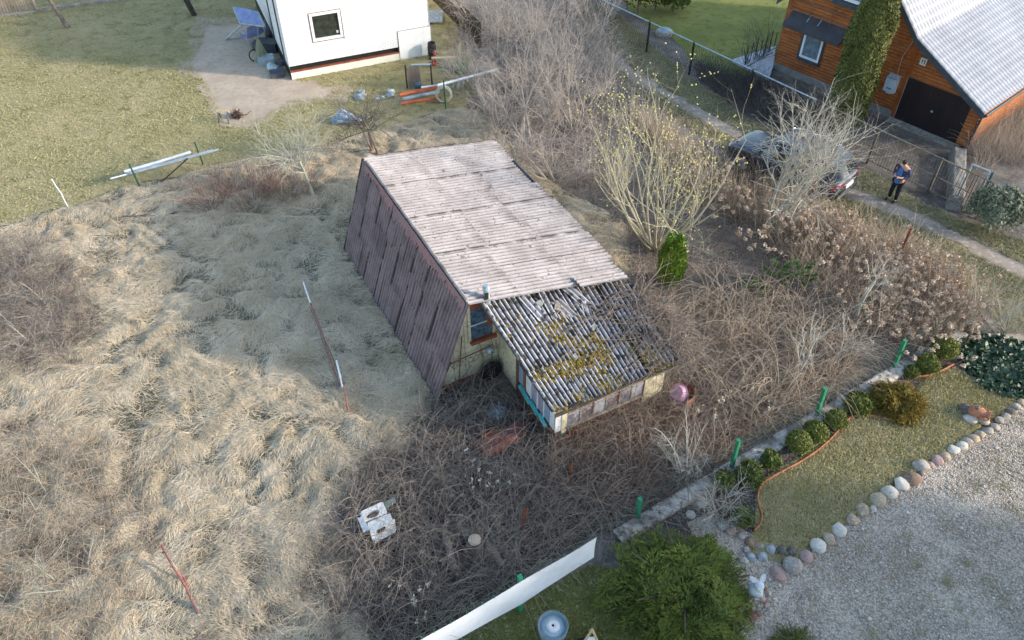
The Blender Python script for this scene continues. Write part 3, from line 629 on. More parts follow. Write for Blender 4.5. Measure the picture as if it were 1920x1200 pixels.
# ------------------------------------------------------------------ terracotta edging, pots, statue
m_terra = mat('terracotta_edging', lin(196, 128, 92), lin(168, 104, 74), 4, .8)
def smoothpath(pts, n=12):
    P = np.array([G(*p) for p in pts]); out = []
    Pp = np.vstack([2 * P[0] - P[1], P, 2 * P[-1] - P[-2]])
    for i in range(1, len(Pp) - 2):
        for t in np.linspace(0, 1, n, endpoint=False):
            a, b, c, d = Pp[i - 1:i + 3]; out.append(.5 * ((2 * b) + (c - a) * t + (2 * a - 5 * b + 4 * c - d) * t ** 2 + (3 * b - a - 3 * c + d) * t ** 3))
    out.append(P[-1]); return np.array(out)
def edging(pts, label):
    c = smoothpath(pts); d = np.gradient(c, axis=0); n = norm(np.stack([-d[:, 1], d[:, 0], 0 * d[:, 0]], 1)) * .02; up = np.array([0, 0, 1.])
    hgt = .085 + .012 * np.abs(np.sin(np.arange(len(c)) * .8))
    P = np.stack([c - n, c - n + up * hgt[:, None], c + n + up * hgt[:, None], c + n], 1); mb = MB(); mb.grid(P)
    solo(mb, 'border_edging', m_terra, label, 'border edging', tuple(c[0]))
edging([(1787, 685), (1765, 697), (1740, 706), (1718, 708)], 'short terracotta edging strip below the two largest ball bushes')
edging([(1697, 768), (1693, 785), (1672, 790), (1640, 783), (1603, 782), (1588, 790), (1572, 808), (1556, 826), (1530, 848), (1500, 868), (1474, 882), (1448, 896), (1430, 908), (1421, 925), (1421, 945), (1427, 968), (1424, 985), (1413, 998)], 'long wavy terracotta edging strip between the lawn and the bed of ball bushes')
# ball bushes and conifers: many small sprays through the volume
def leaves(P, N, size, asp, r, jit=.6, bend=.3, D=None):
    n = len(P); nn = norm(N + r.normal(0, jit, (n, 3))); up = norm(np.cross(nn, norm(r.normal(size=(n, 3))))) if D is None else norm(D + r.normal(0, .35, (n, 3))); sd_ = np.cross(nn, up)
    L = (size * r.uniform(.6, 1.4, n))[:, None]; W = L * asp
    a = P - sd_ * W * .5; b = P + sd_ * W * .5; c = P + up * L * .6 + sd_ * W * .5 + nn * L * bend * .3; d = P + up * L * .6 - sd_ * W * .5 + nn * L * bend * .3; e = P + up * L + nn * L * bend
    V = np.stack([a, b, c, d, e], 1).reshape(-1, 3); i = np.arange(n)[:, None] * 5
    return V, i + [[0, 1, 2, 3]], i + [[3, 2, 4]]
m_twig = mat('twig_bark', lin(112, 98, 86), lin(84, 72, 64), 3, .9)
def foliage(mb, P, N, size, asp, r, jit=.6, t=None, D=None):
    V, q, tr = leaves(P, N, size, asp, r, jit, D=D); n = len(P); t = r.random(n) if t is None else t
    mb.add(V, q, rep(t, 5)); mb.F.append(tr + mb.n - len(V)); mb.M.append(np.zeros(len(tr), int)); return mb
def bush_pts(n, rx, ry, rz, r, shell=.35, lump=.18, seed=0):
    d = norm(r.normal(size=(n, 3))); d[:, 2] = np.abs(d[:, 2]) * 1.0 - .25 * (r.random(n) < .3); d = norm(d)
    az = np.arctan2(d[:, 1], d[:, 0]); lm = 1 + lump * (fbm(az * 1.4 + seed, d[:, 2] * 2.2 + seed, 3) * 1.6)
    rad = (1 - shell * r.random(n) ** 2) * lm
    return d * rad[:, None] * (rx, ry, rz), d
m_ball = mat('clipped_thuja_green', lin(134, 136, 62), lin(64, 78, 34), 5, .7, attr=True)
m_olive = mat('olive_conifer', lin(116, 124, 56), lin(66, 80, 40), 3, .7, attr=True)
m_ochre = mat('golden_juniper', lin(156, 128, 52), lin(106, 92, 40), 4, .7, attr=True, c3=lin(120, 116, 50))
m_thuja = mat('bright_thuja_green', lin(138, 148, 64), lin(36, 54, 26), 1.6, .7, attr=True)
def bush(name, px, py, rpx, m, label, cat='bush', n=2600, size=.07, asp=.45, flat=1.0, group=None, lump=.18, seed=1, core=True, trunk=True):
    # px,py is the middle of the ball in the picture
    sc_ = np.linalg.norm(G(px + 10, py) - G(px, py)) / 10; rad = rpx * sc_
    c = G(px, py, rad * flat * .8); base = np.array([c[0], c[1], 0])
    r = np.random.default_rng(seed); th = thing(name, label, cat, base, group)
    P, N = bush_pts(n, rad, rad, rad * flat, r, lump=lump, seed=seed); P = P + c; ok = P[:, 2] > .02; mb = MB(); foliage(mb, P[ok], N[ok], size, asp, r, .55)
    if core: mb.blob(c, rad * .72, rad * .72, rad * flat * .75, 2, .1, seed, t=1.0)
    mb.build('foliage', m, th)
    mb = MB(); mb.tube([base, base + (0, .01, rad * .5), c], [.03, .025, .015], 6); mb.build('stem', m_twig, th); return th
BG = 'clipped ball bushes along the kerb'
for i, (px, py, rp, m, lab) in enumerate([(1770, 655, 24, m_ball, 'largest clipped ball bush, farthest along the kerb beside the dark leafy patch'), (1739, 685, 21, m_ball, 'second largest ball bush from the dark leafy patch'),
        (1710, 698, 13, m_ball, 'small ball bush tucked between two big ones beside the golden juniper'), (1567, 788, 20, m_ball, 'ball bush right of a pair, below the second green post from the far end'),
        (1528, 812, 23, m_ball, 'middle ball bush of the three beside the wavy edging'), (1498, 831, 24, m_ball, 'lowest and roundest ball bush of the three beside the wavy edging')]):
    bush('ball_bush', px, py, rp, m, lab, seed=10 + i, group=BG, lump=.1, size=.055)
bush('thuja_bush', 1445, 863, 18, m_olive, 'loose olive green bush between the ball bushes and a pale twiggy shrub', seed=21, lump=.3, n=1500)
bush('thuja_bush', 1406, 890, 25, m_olive, 'ragged olive green bush behind pale bare twigs near the third green post', seed=22, lump=.3, n=2400)
bush('thuja_bush', 1356, 905, 20, m_olive, 'dark small conifer on the kerb left of the ragged olive bush', seed=23, lump=.35, n=1500)
bush('thuja_bush', 1391, 970, 20, m_olive, 'low olive conifer inside the lower end of the wavy edging', seed=24, lump=.3, n=1500)
bush('grey_green_bush', 1868, 398, 46, mat('grey_green_leaf', lin(140, 146, 122), lin(90, 96, 78), 4, .8, attr=True), 'rounded grey green bush behind the blue green mesh fence', seed=27, lump=.3, n=4200, size=.1, core=False)
bush('cushion_bush', 1612, 757, 27, m_ball, 'flat green cushion bush under the left side of the golden juniper', seed=25, flat=.55, lump=.2, n=2200)
# golden juniper: a ring of drooping sprays
def spray_bush(name, base, rad, hgt, nf, m, label, cat, r, L=(.25, .5), leaf=.06, per=34, hollow=0, droop=.5, core=True, asp=.35, mtr=None):
    th = thing(name, label, cat, base); mb = MB(); allP = []; allN = []; allD = []; tt = []
    for k in range(nf):
        a = r.uniform(0, 2 * np.pi); e = math.asin(min(1, r.random() ** .8)); d = np.array([math.cos(a) * math.cos(e), math.sin(a) * math.cos(e), math.sin(e)])
        lm = 1 + .28 * float(fbm(np.array([a * 1.3 + 3]), np.array([e * 2.]), 2)[0]) * 1.6
        tip = np.asarray(base) + d * (rad, rad, hgt) * lm * r.uniform(.72, 1.05); l = r.uniform(*L)
        out = norm(d * (1, 1, .6) + r.normal(0, .3, 3)); s = np.linspace(0, 1, per)[:, None]
        ax = tip - out * l * (1 - s) + np.array([0, 0, -1]) * (droop * l * s ** 2 * .5)
        side = norm(np.cross(out, (0, 0, 1.) + r.normal(0, .3, 3))); wv = (np.where(np.arange(per) % 2, 1, -1)[:, None]) * side * (l * .24 * np.sin(np.pi * (s * .8 + .18)))
        allP.append(ax + wv * r.random((per, 1))); allN.append(np.broadcast_to(norm(d + (0, 0, .5)), (per, 3))); allD.append(norm(out * 1.0 + wv / max(l * .22, .01) * .75)); tt.append(np.clip(r.normal(.62, .16) + r.normal(0, .1, per) - .45 * (s[:, 0] - .3), 0, 1))
    P = np.concatenate(allP); ok = P[:, 2] > .02; foliage(mb, P[ok], np.concatenate(allN)[ok], leaf, asp, r, .4, np.concatenate(tt)[ok], np.concatenate(allD)[ok])
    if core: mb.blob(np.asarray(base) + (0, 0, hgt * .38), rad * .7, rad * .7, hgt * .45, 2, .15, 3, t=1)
    mb.build('foliage', m, th)
    mb = MB()
    for k in range(7):
        a = k * .9; mb.tube([base, np.asarray(base) + (math.cos(a) * rad * .35, math.sin(a) * rad * .35, hgt * .5), np.asarray(base) + (math.cos(a) * rad * .75, math.sin(a) * rad * .75, hgt * .75)], [.04, .03, .012], 5)
    mb.build('branches', mtr or m_twig, th); return th
gj = G(1678, 760); spray_bush('golden_juniper', gj, .85, .6, 1100, m_ochre, 'golden brown juniper with a hollow crown between the ball bushes', 'juniper', np.random.default_rng(31), (.12, .24), .045, 26, core=False)
# the big feathery thuja by the gravel
bt = G(1278, 1120); spray_bush('feathery_juniper', bt, 1.75, 1.35, 520, m_thuja, 'big feathery green juniper between the mossy lawn and the gravel', 'juniper', np.random.default_rng(32), (.7, 1.3), .085, 170, droop=.4, asp=.2, core=False)
spray_bush('feathery_juniper', G(1492, 1215), .6, .4, 110, m_olive, 'low grey green juniper creeping over the gravel below the stone pile', 'juniper', np.random.default_rng(33), (.2, .45), .05, 30, droop=.3, core=False)
# dark evergreen leaves at the right
m_berg = mat('dark_leathery_leaf', lin(78, 104, 74), lin(40, 60, 44), 4, .5, attr=True, spec=.5)
Pb = PX([(1795, 640), (1840, 625), (1930, 650), (1960, 700), (1960, 742), (1905, 748), (1860, 735), (1810, 690)]); rb = np.random.default_rng(4)
Q = scatter(Pb, 3000, amp=.3, r=rb); mb = MB(); P = np.column_stack([Q, rb.uniform(.02, .13, len(Q))]); foliage(mb, P, np.tile([0, 0, 1.], (len(P), 1)), .13, .7, rb, .45)
tag(mb.build('ground_cover', m_berg, None, True, 'stuff'), 'dark leathery evergreen leaves carpeting the bed beside the garden lawn', 'ground cover')
rp_ = np.random.default_rng(88); Q = scatter(P_gravel, 5200, amp=0, r=rp_); Q = Q[inview(Q, 20)]; mb = MB(); V0, F0 = ico(1); n = len(Q); s = rp_.uniform(.008, .03, n) * np.where(rp_.random(n) < .06, 1.6, 1)
Vp = V0[None] * s[:, None, None] * (1, 1, .6) * rp_.uniform(.7, 1.3, (n, 1, 3)) + np.column_stack([Q, s * .3 + .018])[:, None]; mb.add(Vp.reshape(-1, 3), (F0[None] + (np.arange(n) * len(V0))[:, None, None]).reshape(-1, 3), rep(rp_.random(n), len(V0)))
tag(mb.build('loose_gravel', mat('loose_pebbles', lin(222, 212, 200), lin(132, 120, 108), 8, .9, attr=True), None, True, 'stuff'), 'loose pebbles scattered over the gravel driveway', 'gravel')
# stones
m_st = {k: mat('stone_' + k, lin(*a), lin(*b), 3.5, .85, c3=lin(*c), bump=.006, bscale=18) for k, a, b, c in (('pink', (186, 158, 148), (160, 134, 126), (140, 116, 110)), ('grey', (168, 160, 152), (140, 132, 124), (184, 178, 168)), ('pale', (206, 200, 188), (180, 172, 160), (152, 144, 134)), ('tan', (178, 162, 140), (146, 130, 110), (196, 182, 160)), ('brown', (142, 118, 100), (112, 92, 78), (162, 140, 122)), ('white', (208, 202, 192), (184, 178, 168), (172, 166, 156)), ('dark', (112, 106, 100), (86, 82, 78), (132, 124, 116)), ('red', (136, 98, 88), (106, 76, 70), (152, 118, 108)), ('blue', (168, 172, 176), (140, 146, 152), (186, 188, 190)))}
def stone(px, py, w, h, kind, label, group, seed, z=0, name='border_stone', cat='stone'):
    s = np.linalg.norm(G(px + 10, py) - G(px, py)) / 10; rx = w * s / 2 ; rh = min(rx * .62, h * s * .5); ry = max(rx * .62, min(rx * 1.1, h * s * .62)); c = G(px, py, rh * .42 + z)
    rg = np.random.default_rng(seed)
    mb = MB(); V, Fq = ico(3); V = V.copy()
    for k in range(7):   # flattened facets, like field stones
        n_ = norm(rg.normal(size=3)); dd = V @ n_; cut = rg.uniform(.6, .88); V -= np.outer(np.maximum(dd - cut, 0) * .8, n_)
    for k in range(4): wv = rg.normal(size=3) * (1.2 + k); V += V * (.05 / (1 + .4 * k) * np.sin(V @ wv + rg.random() * 6))[:, None]
    V = V * (rx, ry, rh); a = rg.uniform(-.5, .5); V = np.stack([V[:, 0] * math.cos(a) - V[:, 1] * math.sin(a), V[:, 0] * math.sin(a) + V[:, 1] * math.cos(a), V[:, 2]], 1)
    mb.add(V + c, Fq); solo(mb, name, m_st[kind], label, cat, tuple(c), group)
ROW = [(535, 830, 98, 82, 'pink', 'cracked pinkish brown'), (615, 775, 124, 98, 'grey', 'largest smooth grey'), (697, 725, 88, 90, 'pink', 'rose coloured'), (760, 670, 92, 86, 'white', 'pinkish white'), (827, 630, 78, 82, 'tan', 'wedge shaped tan'), (880, 580, 94, 82, 'white', 'bright white'), (958, 522, 76, 66, 'tan', 'speckled tan'),
       (1010, 470, 82, 70, 'tan', 'smooth greyish tan'), (1073, 460, 44, 42, 'white', 'very small white'), (1042, 432, 28, 26, 'red', 'tiny reddish'), (1100, 415, 102, 76, 'tan', 'broad tan'), (1160, 368, 98, 76, 'pale', 'broad pale'), (1228, 322, 90, 76, 'white', 'whitish grey'), (1288, 287, 102, 80, 'brown', 'rough brown'),
       (1333, 262, 44, 32, 'dark', 'small dark'), (1340, 225, 106, 76, 'grey', 'large flat topped grey'), (1395, 210, 42, 42, 'pink', 'small pinkish'), (1430, 190, 68, 60, 'pink', 'tan pink'), (1470, 167, 78, 56, 'tan', 'dull tan'), (1522, 128, 72, 56, 'white', 'clean white'), (1570, 108, 78, 50, 'pale', 'pale flat'), (1600, 85, 78, 42, 'grey', 'low grey'), (1633, 68, 78, 46, 'tan', 'greyish tan'), (1672, 45, 68, 44, 'tan', 'warm tan'), (1715, 23, 68, 46, 'grey', 'tan grey'),
       (1755, 3, 62, 40, 'grey', 'plain grey'), (1782, -37, 60, 40, 'grey', 'cool grey'), (1812, -56, 62, 42, 'grey', 'rounded grey'), (1845, -85, 62, 42, 'dark', 'darker grey'), (1875, -112, 60, 40, 'grey', 'mid grey'), (1905, -138, 58, 40, 'tan', 'last visible tan')]
ordw = ['first', 'second', 'third', 'fourth', 'fifth', 'sixth', 'seventh', 'eighth', 'ninth', 'tenth', 'eleventh', 'twelfth', 'thirteenth', 'fourteenth', 'fifteenth', 'sixteenth', 'seventeenth', 'eighteenth', 'nineteenth', 'twentieth', 'twenty first', 'twenty second', 'twenty third', 'twenty fourth', 'twenty fifth', 'twenty sixth', 'twenty seventh', 'twenty eighth', 'twenty ninth', 'thirtieth', 'thirty first']
for i, (x, y, w, h, k, d) in enumerate(ROW):
    stone(1280 + x / 3, 800 + y / 3, w / 3 * .98, h / 3 * .98, k, f'{d} stone, {ordw[i]} in the gravel edge row counting from the rabbit', 'stones edging the gravel driveway', 100 + i)
CL = [(110, 425, 68, 62, 'pale', 'pale rounded stone under bare twigs behind the big juniper'), (45, 495, 54, 78, 'white', 'whitish stone half hidden by the top of the big juniper'), (165, 490, 50, 40, 'tan', 'tan stone under twigs beside the pale rounded stone'), (220, 550, 70, 60, 'grey', 'grey stone in the twigs left of the low olive conifer'), (265, 590, 56, 46, 'pink', 'pinkish grey stone under the low olive conifer'), (330, 615, 52, 42, 'grey', 'grey stone just below the wavy edging end'),
      (380, 650, 68, 60, 'brown', 'brown stone in the cluster right of the big juniper'), (437, 672, 48, 46, 'grey', 'upright grey stone beside the brown one'), (495, 690, 62, 54, 'blue', 'bluish smooth stone at the lawn corner'), (560, 700, 68, 62, 'dark', 'dark stone at the lower tip of the garden lawn'), (612, 698, 62, 56, 'dark', 'second dark stone, right at the lower lawn tip'), (355, 692, 54, 44, 'grey', 'grey stone touching the big juniper near the gravel tongue'), (385, 735, 54, 46, 'blue', 'pale blue pebble stone beside the big juniper'), (447, 733, 62, 52, 'blue', 'oval bluish white stone lying on the gravel tongue'), (345, 752, 60, 42, 'pale', 'pale flat stone partly under the big juniper')]
for i, (x, y, w, h, k, lab) in enumerate(CL): stone(1280 + x / 3, 800 + y / 3, w / 3, h / 3, k, lab, 'stones in the cluster beside the big juniper', 200 + i)
CA = [(830, 500, 60, 46, 'pale', 0), (790, 560, 70, 56, 'pink', 0), (1030, 560, 52, 44, 'brown', .1), (1085, 620, 60, 100, 'pale', .05), (1055, 690, 66, 84, 'pink', .1), (785, 640, 50, 56, 'pink', .1), (845, 690, 78, 66, 'tan', .2), (915, 710, 80, 74, 'pink', .2), (990, 680, 96, 104, 'pink', .25), (870, 780, 88, 74, 'grey', .08), (945, 775, 56, 60, 'grey', .1), (980, 770, 50, 60, 'tan', .1), (1050, 765, 76, 76, 'pink', .05), (1085, 822, 88, 74, 'grey', 0), (945, 865, 88, 80, 'brown', 0), (1030, 872, 62, 74, 'grey', 0), (850, 895, 150, 180, 'red', 0), (790, 740, 80, 60, 'pale', .1)]
for i, (x, y, w, h, k, z) in enumerate(CA):
    big = k == 'red'
    stone(1280 + x * .15, 1020 + y * .15, w * .15, h * .15, k, 'large dark red stone at the foot of the rabbit pile' if big else 'fist sized cobble in the pile under the white rabbit', 'cobbles piled under the rabbit', 300 + i, z, 'cobble')
for i, (x, y, w, h, lab) in enumerate([(735, 965, 120, 170, 'pale flat slab stone left of the dark red stone'), (712, 820, 100, 110, 'dark greyish flat stone between the juniper and the rabbit pile'), (742, 1110, 90, 90, 'pale round stone at the lowest end of the rabbit pile')]):
    stone(1280 + x * .15, 1020 + y * .15, w * .15, h * .15, 'pale' if i != 1 else 'grey', lab, None, 340 + i)
# white rabbit statue
m_rab = mat('weathered_white_plaster', lin(230, 232, 234), lin(206, 210, 214), 7, .7, c3=lin(186, 188, 190))
rbx = thing('rabbit_statue', 'white plaster rabbit statue sitting on a pile of cobbles by the gravel', 'statue', G(1415, 1112))
c0 = G(1414, 1112, .3)
mb = MB(); mb.blob(c0 + (0, 0, .12), .17, .2, .24, 3, .05, 3); mb.blob(c0 + (.03, -.1, .1), .13, .1, .12, 2, .05, 4); mb.build('body', m_rab, rbx)
mb = MB(); mb.blob(c0 + (.02, -.02, .38), .115, .13, .12, 3, .04, 5); mb.blob(c0 + (.03, -.12, .35), .05, .05, .045, 2, .02, 6); mb.build('head', m_rab, rbx)
for s, e in ((-1, (-.22, .06, .62)), (1, (.12, .12, .66))):
    p0 = c0 + (.02 + s * .05, .02, .46); p1 = c0 + np.array(e); mid = (p0 + p1) / 2
    d = p1 - p0; sidev = norm(np.cross(d, (0, -1., .4))); mb = MB()
    pts = [p0, p0 + d * .35, p0 + d * .7, p1]; ws = [.035, .06, .05, .008]
    for q in (0, .02): pass
    P = np.array([[p - sidev * w, p + sidev * w] for p, w in zip(pts, ws)]); nrm_ = norm(np.cross(d, sidev)) * .012
    mb.grid(P + nrm_); mb.grid((P - nrm_)[:, ::-1]); mb.grid(np.stack([P[:, 0] + nrm_, P[:, 0] - nrm_], 1)); mb.grid(np.stack([P[:, 1] - nrm_, P[:, 1] + nrm_], 1)); mb.build('ear', m_rab, rbx)
for s in (-1, 1): MB().blob(c0 + (.03 + s * .055, -.115, .41), .014, .012, .016, 1, 0, 1).build('eye', m_black, rbx)
# amphora on flat stones
m_pot = mat('fired_clay', lin(196, 138, 108), lin(170, 112, 86), 5, .75, c3=lin(150, 98, 76))
ax = norm(G(1846, 778) - G(1823, 768) + np.array([0, 0, .05])); ac = G(1826, 770, .2)
mb = MB(); mb.lathe([(.0, -.02), (.11, 0), (.17, .1), (.18, .22), (.14, .34), (.085, .42), (.08, .46), (.12, .5), (.14, .53), (.11, .53), (.07, .47), (.06, .3)], ac - ax * .12, 20, ax=tuple(ax))
pot = solo(mb, 'clay_amphora', m_pot, 'terracotta amphora lying on its side on flat stones in the garden lawn', 'amphora', tuple(ac))
ps = norm(np.cross(ax, (0, 0, 1.)))
for s in (-1, 1):
    pts = [ac + ax * .34 + ps * s * .08, ac + ax * .36 + ps * s * .17, ac + ax * .28 + ps * s * .21, ac + ax * .17 + ps * s * .18]; MB().tube(pts, .018, 6).build('handle', m_pot, pot)
mb = MB(); mb.blob(ac + np.array([0, 0, .16]) + ax * .06, .1, .07, .02, 2, .15, 2); mb.build('broken_hole', m_bed, pot)
for i, (px, py, w, h, k, lab) in enumerate([(1811, 770, 30, 24, 'dark', 'dark flat stone left of the amphora'), (1819, 786, 28, 20, 'pale', 'tan flat slab in front of the amphora'), (1844, 789, 24, 18, 'tan', 'tan stone under the mouth of the amphora'), (1800, 760, 6, 6, 'grey', '')][:3]): stone(px, py, w, h, k, lab, 'flat stones under the amphora', 360 + i)
mb = MB(); mb.blob(G(1781, 769, .0), .22, .17, .03, 2, .2, 9); tag(mb.build('molehill', m_bed), 'small dark molehill in the garden lawn left of the amphora', 'molehill')
# round grey garden table / lamp at the lower edge
m_lamp = mat('frosted_plastic', lin(186, 206, 214), lin(160, 184, 194), 4, .35)
m_lamp2 = mat('grey_bowl', lin(128, 148, 156), lin(104, 122, 130), 4, .5)
lc = G(1035, 1196); gl = thing('garden_basin', 'round grey basin with a pale disc and central hole on the mossy lawn', 'basin', lc)
MB().lathe([(.2, 0), (.24, .04), (.3, .3), (.335, .62), (.32, .64), (.3, .6), (.27, .5), (.0, .48)], lc, 28).build('basin', m_lamp2, gl)
MB().lathe([(.28, .5), (.28, .53), (.05, .55), (.03, .53)], lc, 28).build('tray', m_lamp, gl)
MB().lathe([(.15, .55), (.15, .58), (.03, .6), (.025, .57)], lc, 24).build('disc', m_white, gl); MB().lathe([(.0, .6), (.028, .6), (.028, .59)], lc, 14).build('hole', m_black, gl)
# small wooden A frame
m_wood = mat('pale_planed_wood', lin(206, 188, 150), lin(178, 156, 118), 5, .7)
ac2 = G(1105, 1218); tr = thing('wooden_frame', 'small pale wooden A shaped frame standing on the mossy lawn', 'frame', ac2)
apex = G(1109, 1180, .75) * 1; apex = np.array([ac2[0] + .01, ac2[1] + .05, .85])
for e in ((-.3, -.1, 0), (.3, -.12, 0), (.02, .42, 0)): MB().tube([apex, ac2 + np.array(e)], .028, 6).build('leg', m_wood, tr)
MB().box8([ac2 + np.array(q) for q in [(-.1, -.2, .2), (.1, -.2, .2), (.1, .1, .4), (-.1, .1, .4), (-.1, -.22, .24), (.1, -.22, .24), (.1, .08, .44), (-.1, .08, .44)]]).build('panel', m_white, tr, False)
MB().blob(ac2 + (0, .02, .14), .34, .2, .13, 2, .1, 4).build('dark_base', m_black, tr)
# ------------------------------------------------------------------ bare trees and shrubs
def sample_on(P, Rr, n, r, tmin, tmax):
    N, K, _ = P.shape; L = np.linalg.norm(np.diff(P, axis=1), axis=2).sum(1); i = r.choice(N, n, p=L / L.sum())
    t = (tmin + (tmax - tmin) * r.random(n)) * (K - 1); k = np.minimum(t.astype(int), K - 2); f = (t - k)[:, None]
    pos = P[i, k] * (1 - f) + P[i, k + 1] * f; tan = norm(P[i, k + 1] - P[i, k]); rad = Rr[i, k] * (1 - f[:, 0]) + Rr[i, k + 1] * f[:, 0]
    return pos, tan, rad, t / (K - 1)
def walk(pos, d, L, K, up, wander, r, r0, taper=.3):
    n = len(pos); P = np.empty((n, K, 3)); P[:, 0] = pos; st = (L / (K - 1))[:, None]; bias = r.normal(0, wander * .5, (n, 3))
    for k in range(1, K):
        d = norm(d + np.array([0, 0, up / K * 2]) + r.normal(0, wander, (n, 3)) + bias); P[:, k] = P[:, k - 1] + d * st
    s = np.linspace(0, 1, K); Rr = r0[:, None] * (1 - (1 - taper) * s)
    return P, Rr
def grow(par, n, L, ang, up, wander, K, rmax, r, tmin=.25, tmax=1.0, rk=.7):
    pos, tan, rad, t = sample_on(*par, n, r, tmin, tmax); ax = norm(np.cross(tan, r.normal(size=(n, 3)))); a = R(ang) * r.uniform(.55, 1.3, n)[:, None]
    d = tan * np.cos(a) + ax * np.sin(a); ln = L * r.uniform(.5, 1.25, n) * (1.15 - .5 * t)
    return walk(pos, d, ln, K, up, wander, r, np.minimum(rad * rk, rmax) * r.uniform(.75, 1.1, n))
def add_t(mb, lv, sides, r, t=None):
    P, Rr = lv; N, K, _ = P.shape; t = r.random(N) if t is None else t; V, Fq = tubes(P, Rr, sides); mb.add(V, Fq, rep(t, K * sides))
def stems(base, n, spread, lean, r, L, K, r0, up, wander, jit=.12, leanv=(0, 0)):
    a = r.uniform(0, 2 * np.pi, n); e = lean * r.uniform(.3, 1.1, n); d = np.stack([np.cos(a) * np.sin(e) + leanv[0], np.sin(a) * np.sin(e) + leanv[1], np.cos(e)], 1)
    pos = np.asarray(base) + np.stack([np.cos(a) * spread * r.random(n), np.sin(a) * spread * r.random(n), np.zeros(n) - .02], 1)
    return walk(pos, norm(d), L * r.uniform(.75, 1.1, n), K, up, wander, r, np.full(n, r0) * r.uniform(.6, 1.1, n), .25)
def tree(name, label, cat, base, m, seed, n0, spread, lean, L0, r0, levels, up0=.15, w0=.09, K0=8, leanv=(0, 0), group=None, mt=None, extra=None):
    r = np.random.default_rng(seed); th = thing(name, label, cat, base, group)
    l0 = stems(base, n0, spread, lean, r, L0, K0, r0, up0, w0, leanv=leanv); mb = MB(); add_t(mb, l0, 7, r); mb.build('trunk' if n0 == 1 else 'stems', mt or m, th)
    mb = MB(); par = l0; lv = []
    for (n, L, ang, up, w, K, rm, tmin) in levels:
        g = grow(par, n, L, ang, up, w, K, rm, r, tmin); add_t(mb, g, 5 if rm > .015 else 3, r); lv.append(g)
        par = g if not lv[:-1] else (np.concatenate([_rs(x, K) for x in lv[-2:]], 0), np.concatenate([_rr(x, K) for x in lv[-2:]], 0))
    mb.build('crown', m, th)
    if extra: extra(th, lv, r)
    return th
def _rs(x, K):
    P = x[0]; k = np.linspace(0, P.shape[1] - 1, K); i = np.minimum(k.astype(int), P.shape[1] - 2); f = (k - i)[:, None]; return P[:, i] * (1 - f) + P[:, i + 1] * f
def _rr(x, K):
    P = x[1]; k = np.linspace(0, P.shape[1] - 1, K); i = np.minimum(k.astype(int), P.shape[1] - 2); f = (k - i); return P[:, i] * (1 - f) + P[:, i + 1] * f
m_lichen = mat('lichen_grey_bark', lin(186, 184, 170), lin(132, 130, 120), 5, .9, attr=True, c3=lin(158, 164, 146))
m_lich2 = mat('silver_lichen_bark', lin(206, 202, 190), lin(146, 140, 130), 5, .9, attr=True)
m_brush = mat('pinkish_grey_twigs', lin(208, 196, 186), lin(140, 130, 122), 1.2, .9, attr=True, c3=lin(154, 146, 132))
m_dark = mat('dark_grey_twigs', lin(112, 108, 104), lin(70, 67, 64), 3, .9, attr=True)
m_willow = mat('yellowish_willow_bark', lin(196, 190, 168), lin(150, 142, 120), 2, .85, attr=True)
m_catkin = mat('yellow_catkins', lin(216, 206, 140), lin(184, 174, 112), 6, .9, attr=True)
m_redst = mat('red_brown_stems', lin(164, 138, 126), lin(118, 94, 86), 2, .9, attr=True)
m_bark = mat('grey_brown_bark', lin(142, 128, 116), lin(96, 86, 78), 5, .95, bump=.01, bscale=30)
m_bramble = mat('bramble_stems', lin(184, 171, 158), lin(104, 95, 88), 1.4, .9, attr=True, c3=lin(138, 124, 112))
m_tanst = mat('tan_dry_stems', lin(206, 188, 166), lin(136, 120, 106), 1.2, .9, attr=True, c3=lin(164, 148, 126))
m_weed = mat('grey_brown_weeds', lin(190, 174, 158), lin(126, 114, 104), 1.4, .9, attr=True, c3=lin(150, 138, 122))
m_ginger = mat('ginger_dry_stems', lin(176, 150, 128), lin(118, 100, 88), 1.4, .9, attr=True)
m_vine = mat('grey_vine_stems', lin(158, 144, 132), lin(104, 92, 84), 2, .9, attr=True)
# willow with catkins
def catkins(th, lv, r):
    mb = MB(); Ps = []; 
    for g in lv[-2:]:
        pos, tan, rad, t = sample_on(*g, 420, r, .5, 1.0); Ps.append((pos, tan))
    pos = np.concatenate([p for p, _ in Ps]); tan = np.concatenate([t for _, t in Ps]); zc = pos[:, 2]; k = r.random(len(pos)) < np.clip((zc - 1.0) / 3, .1, 1) ; pos, tan = pos[k], tan[k]
    n = len(pos); d = norm(tan + r.normal(0, .5, (n, 3))); K = np.stack([pos, pos + d * .025, pos + d * .05], 1); V, Fq = tubes(K, np.tile([.012, .026, .01], (n, 1)) * r.uniform(.7, 1.2, (n, 1)), 5); mb.add(V, Fq, rep(r.random(n), 15)); mb.build('catkins', m_catkin, th, kind='stuff')
tree('willow', 'multi stemmed willow with yellow catkins rising behind the house', 'tree', G(1228, 462), m_willow, 41, 15, .3, .75, 4.9, .05, [(80, 2.4, 36, .2, .09, 7, .022, .2), (330, 1.4, 40, .25, .11, 6, .013, .25), (560, .8, 42, .2, .13, 5, .010, .25)], .36, .05, 10, (-.12, .05), extra=catkins)
# silver lichen tree beside the car
tree('lichen_tree', 'silver grey lichen covered fruit tree with a wide bare crown in front of the car', 'tree', G(1440, 418), m_lich2, 43, 8, .14, .62, 4.1, .08, [(70, 2.7, 42, .1, .1, 7, .04, .3), (340, 1.4, 46, .12, .13, 6, .026, .2), (800, .65, 48, .1, .15, 5, .019, .2), (500, .35, 45, .1, .15, 4, .015, .2)], .25, .07, 9, (.14, 0))
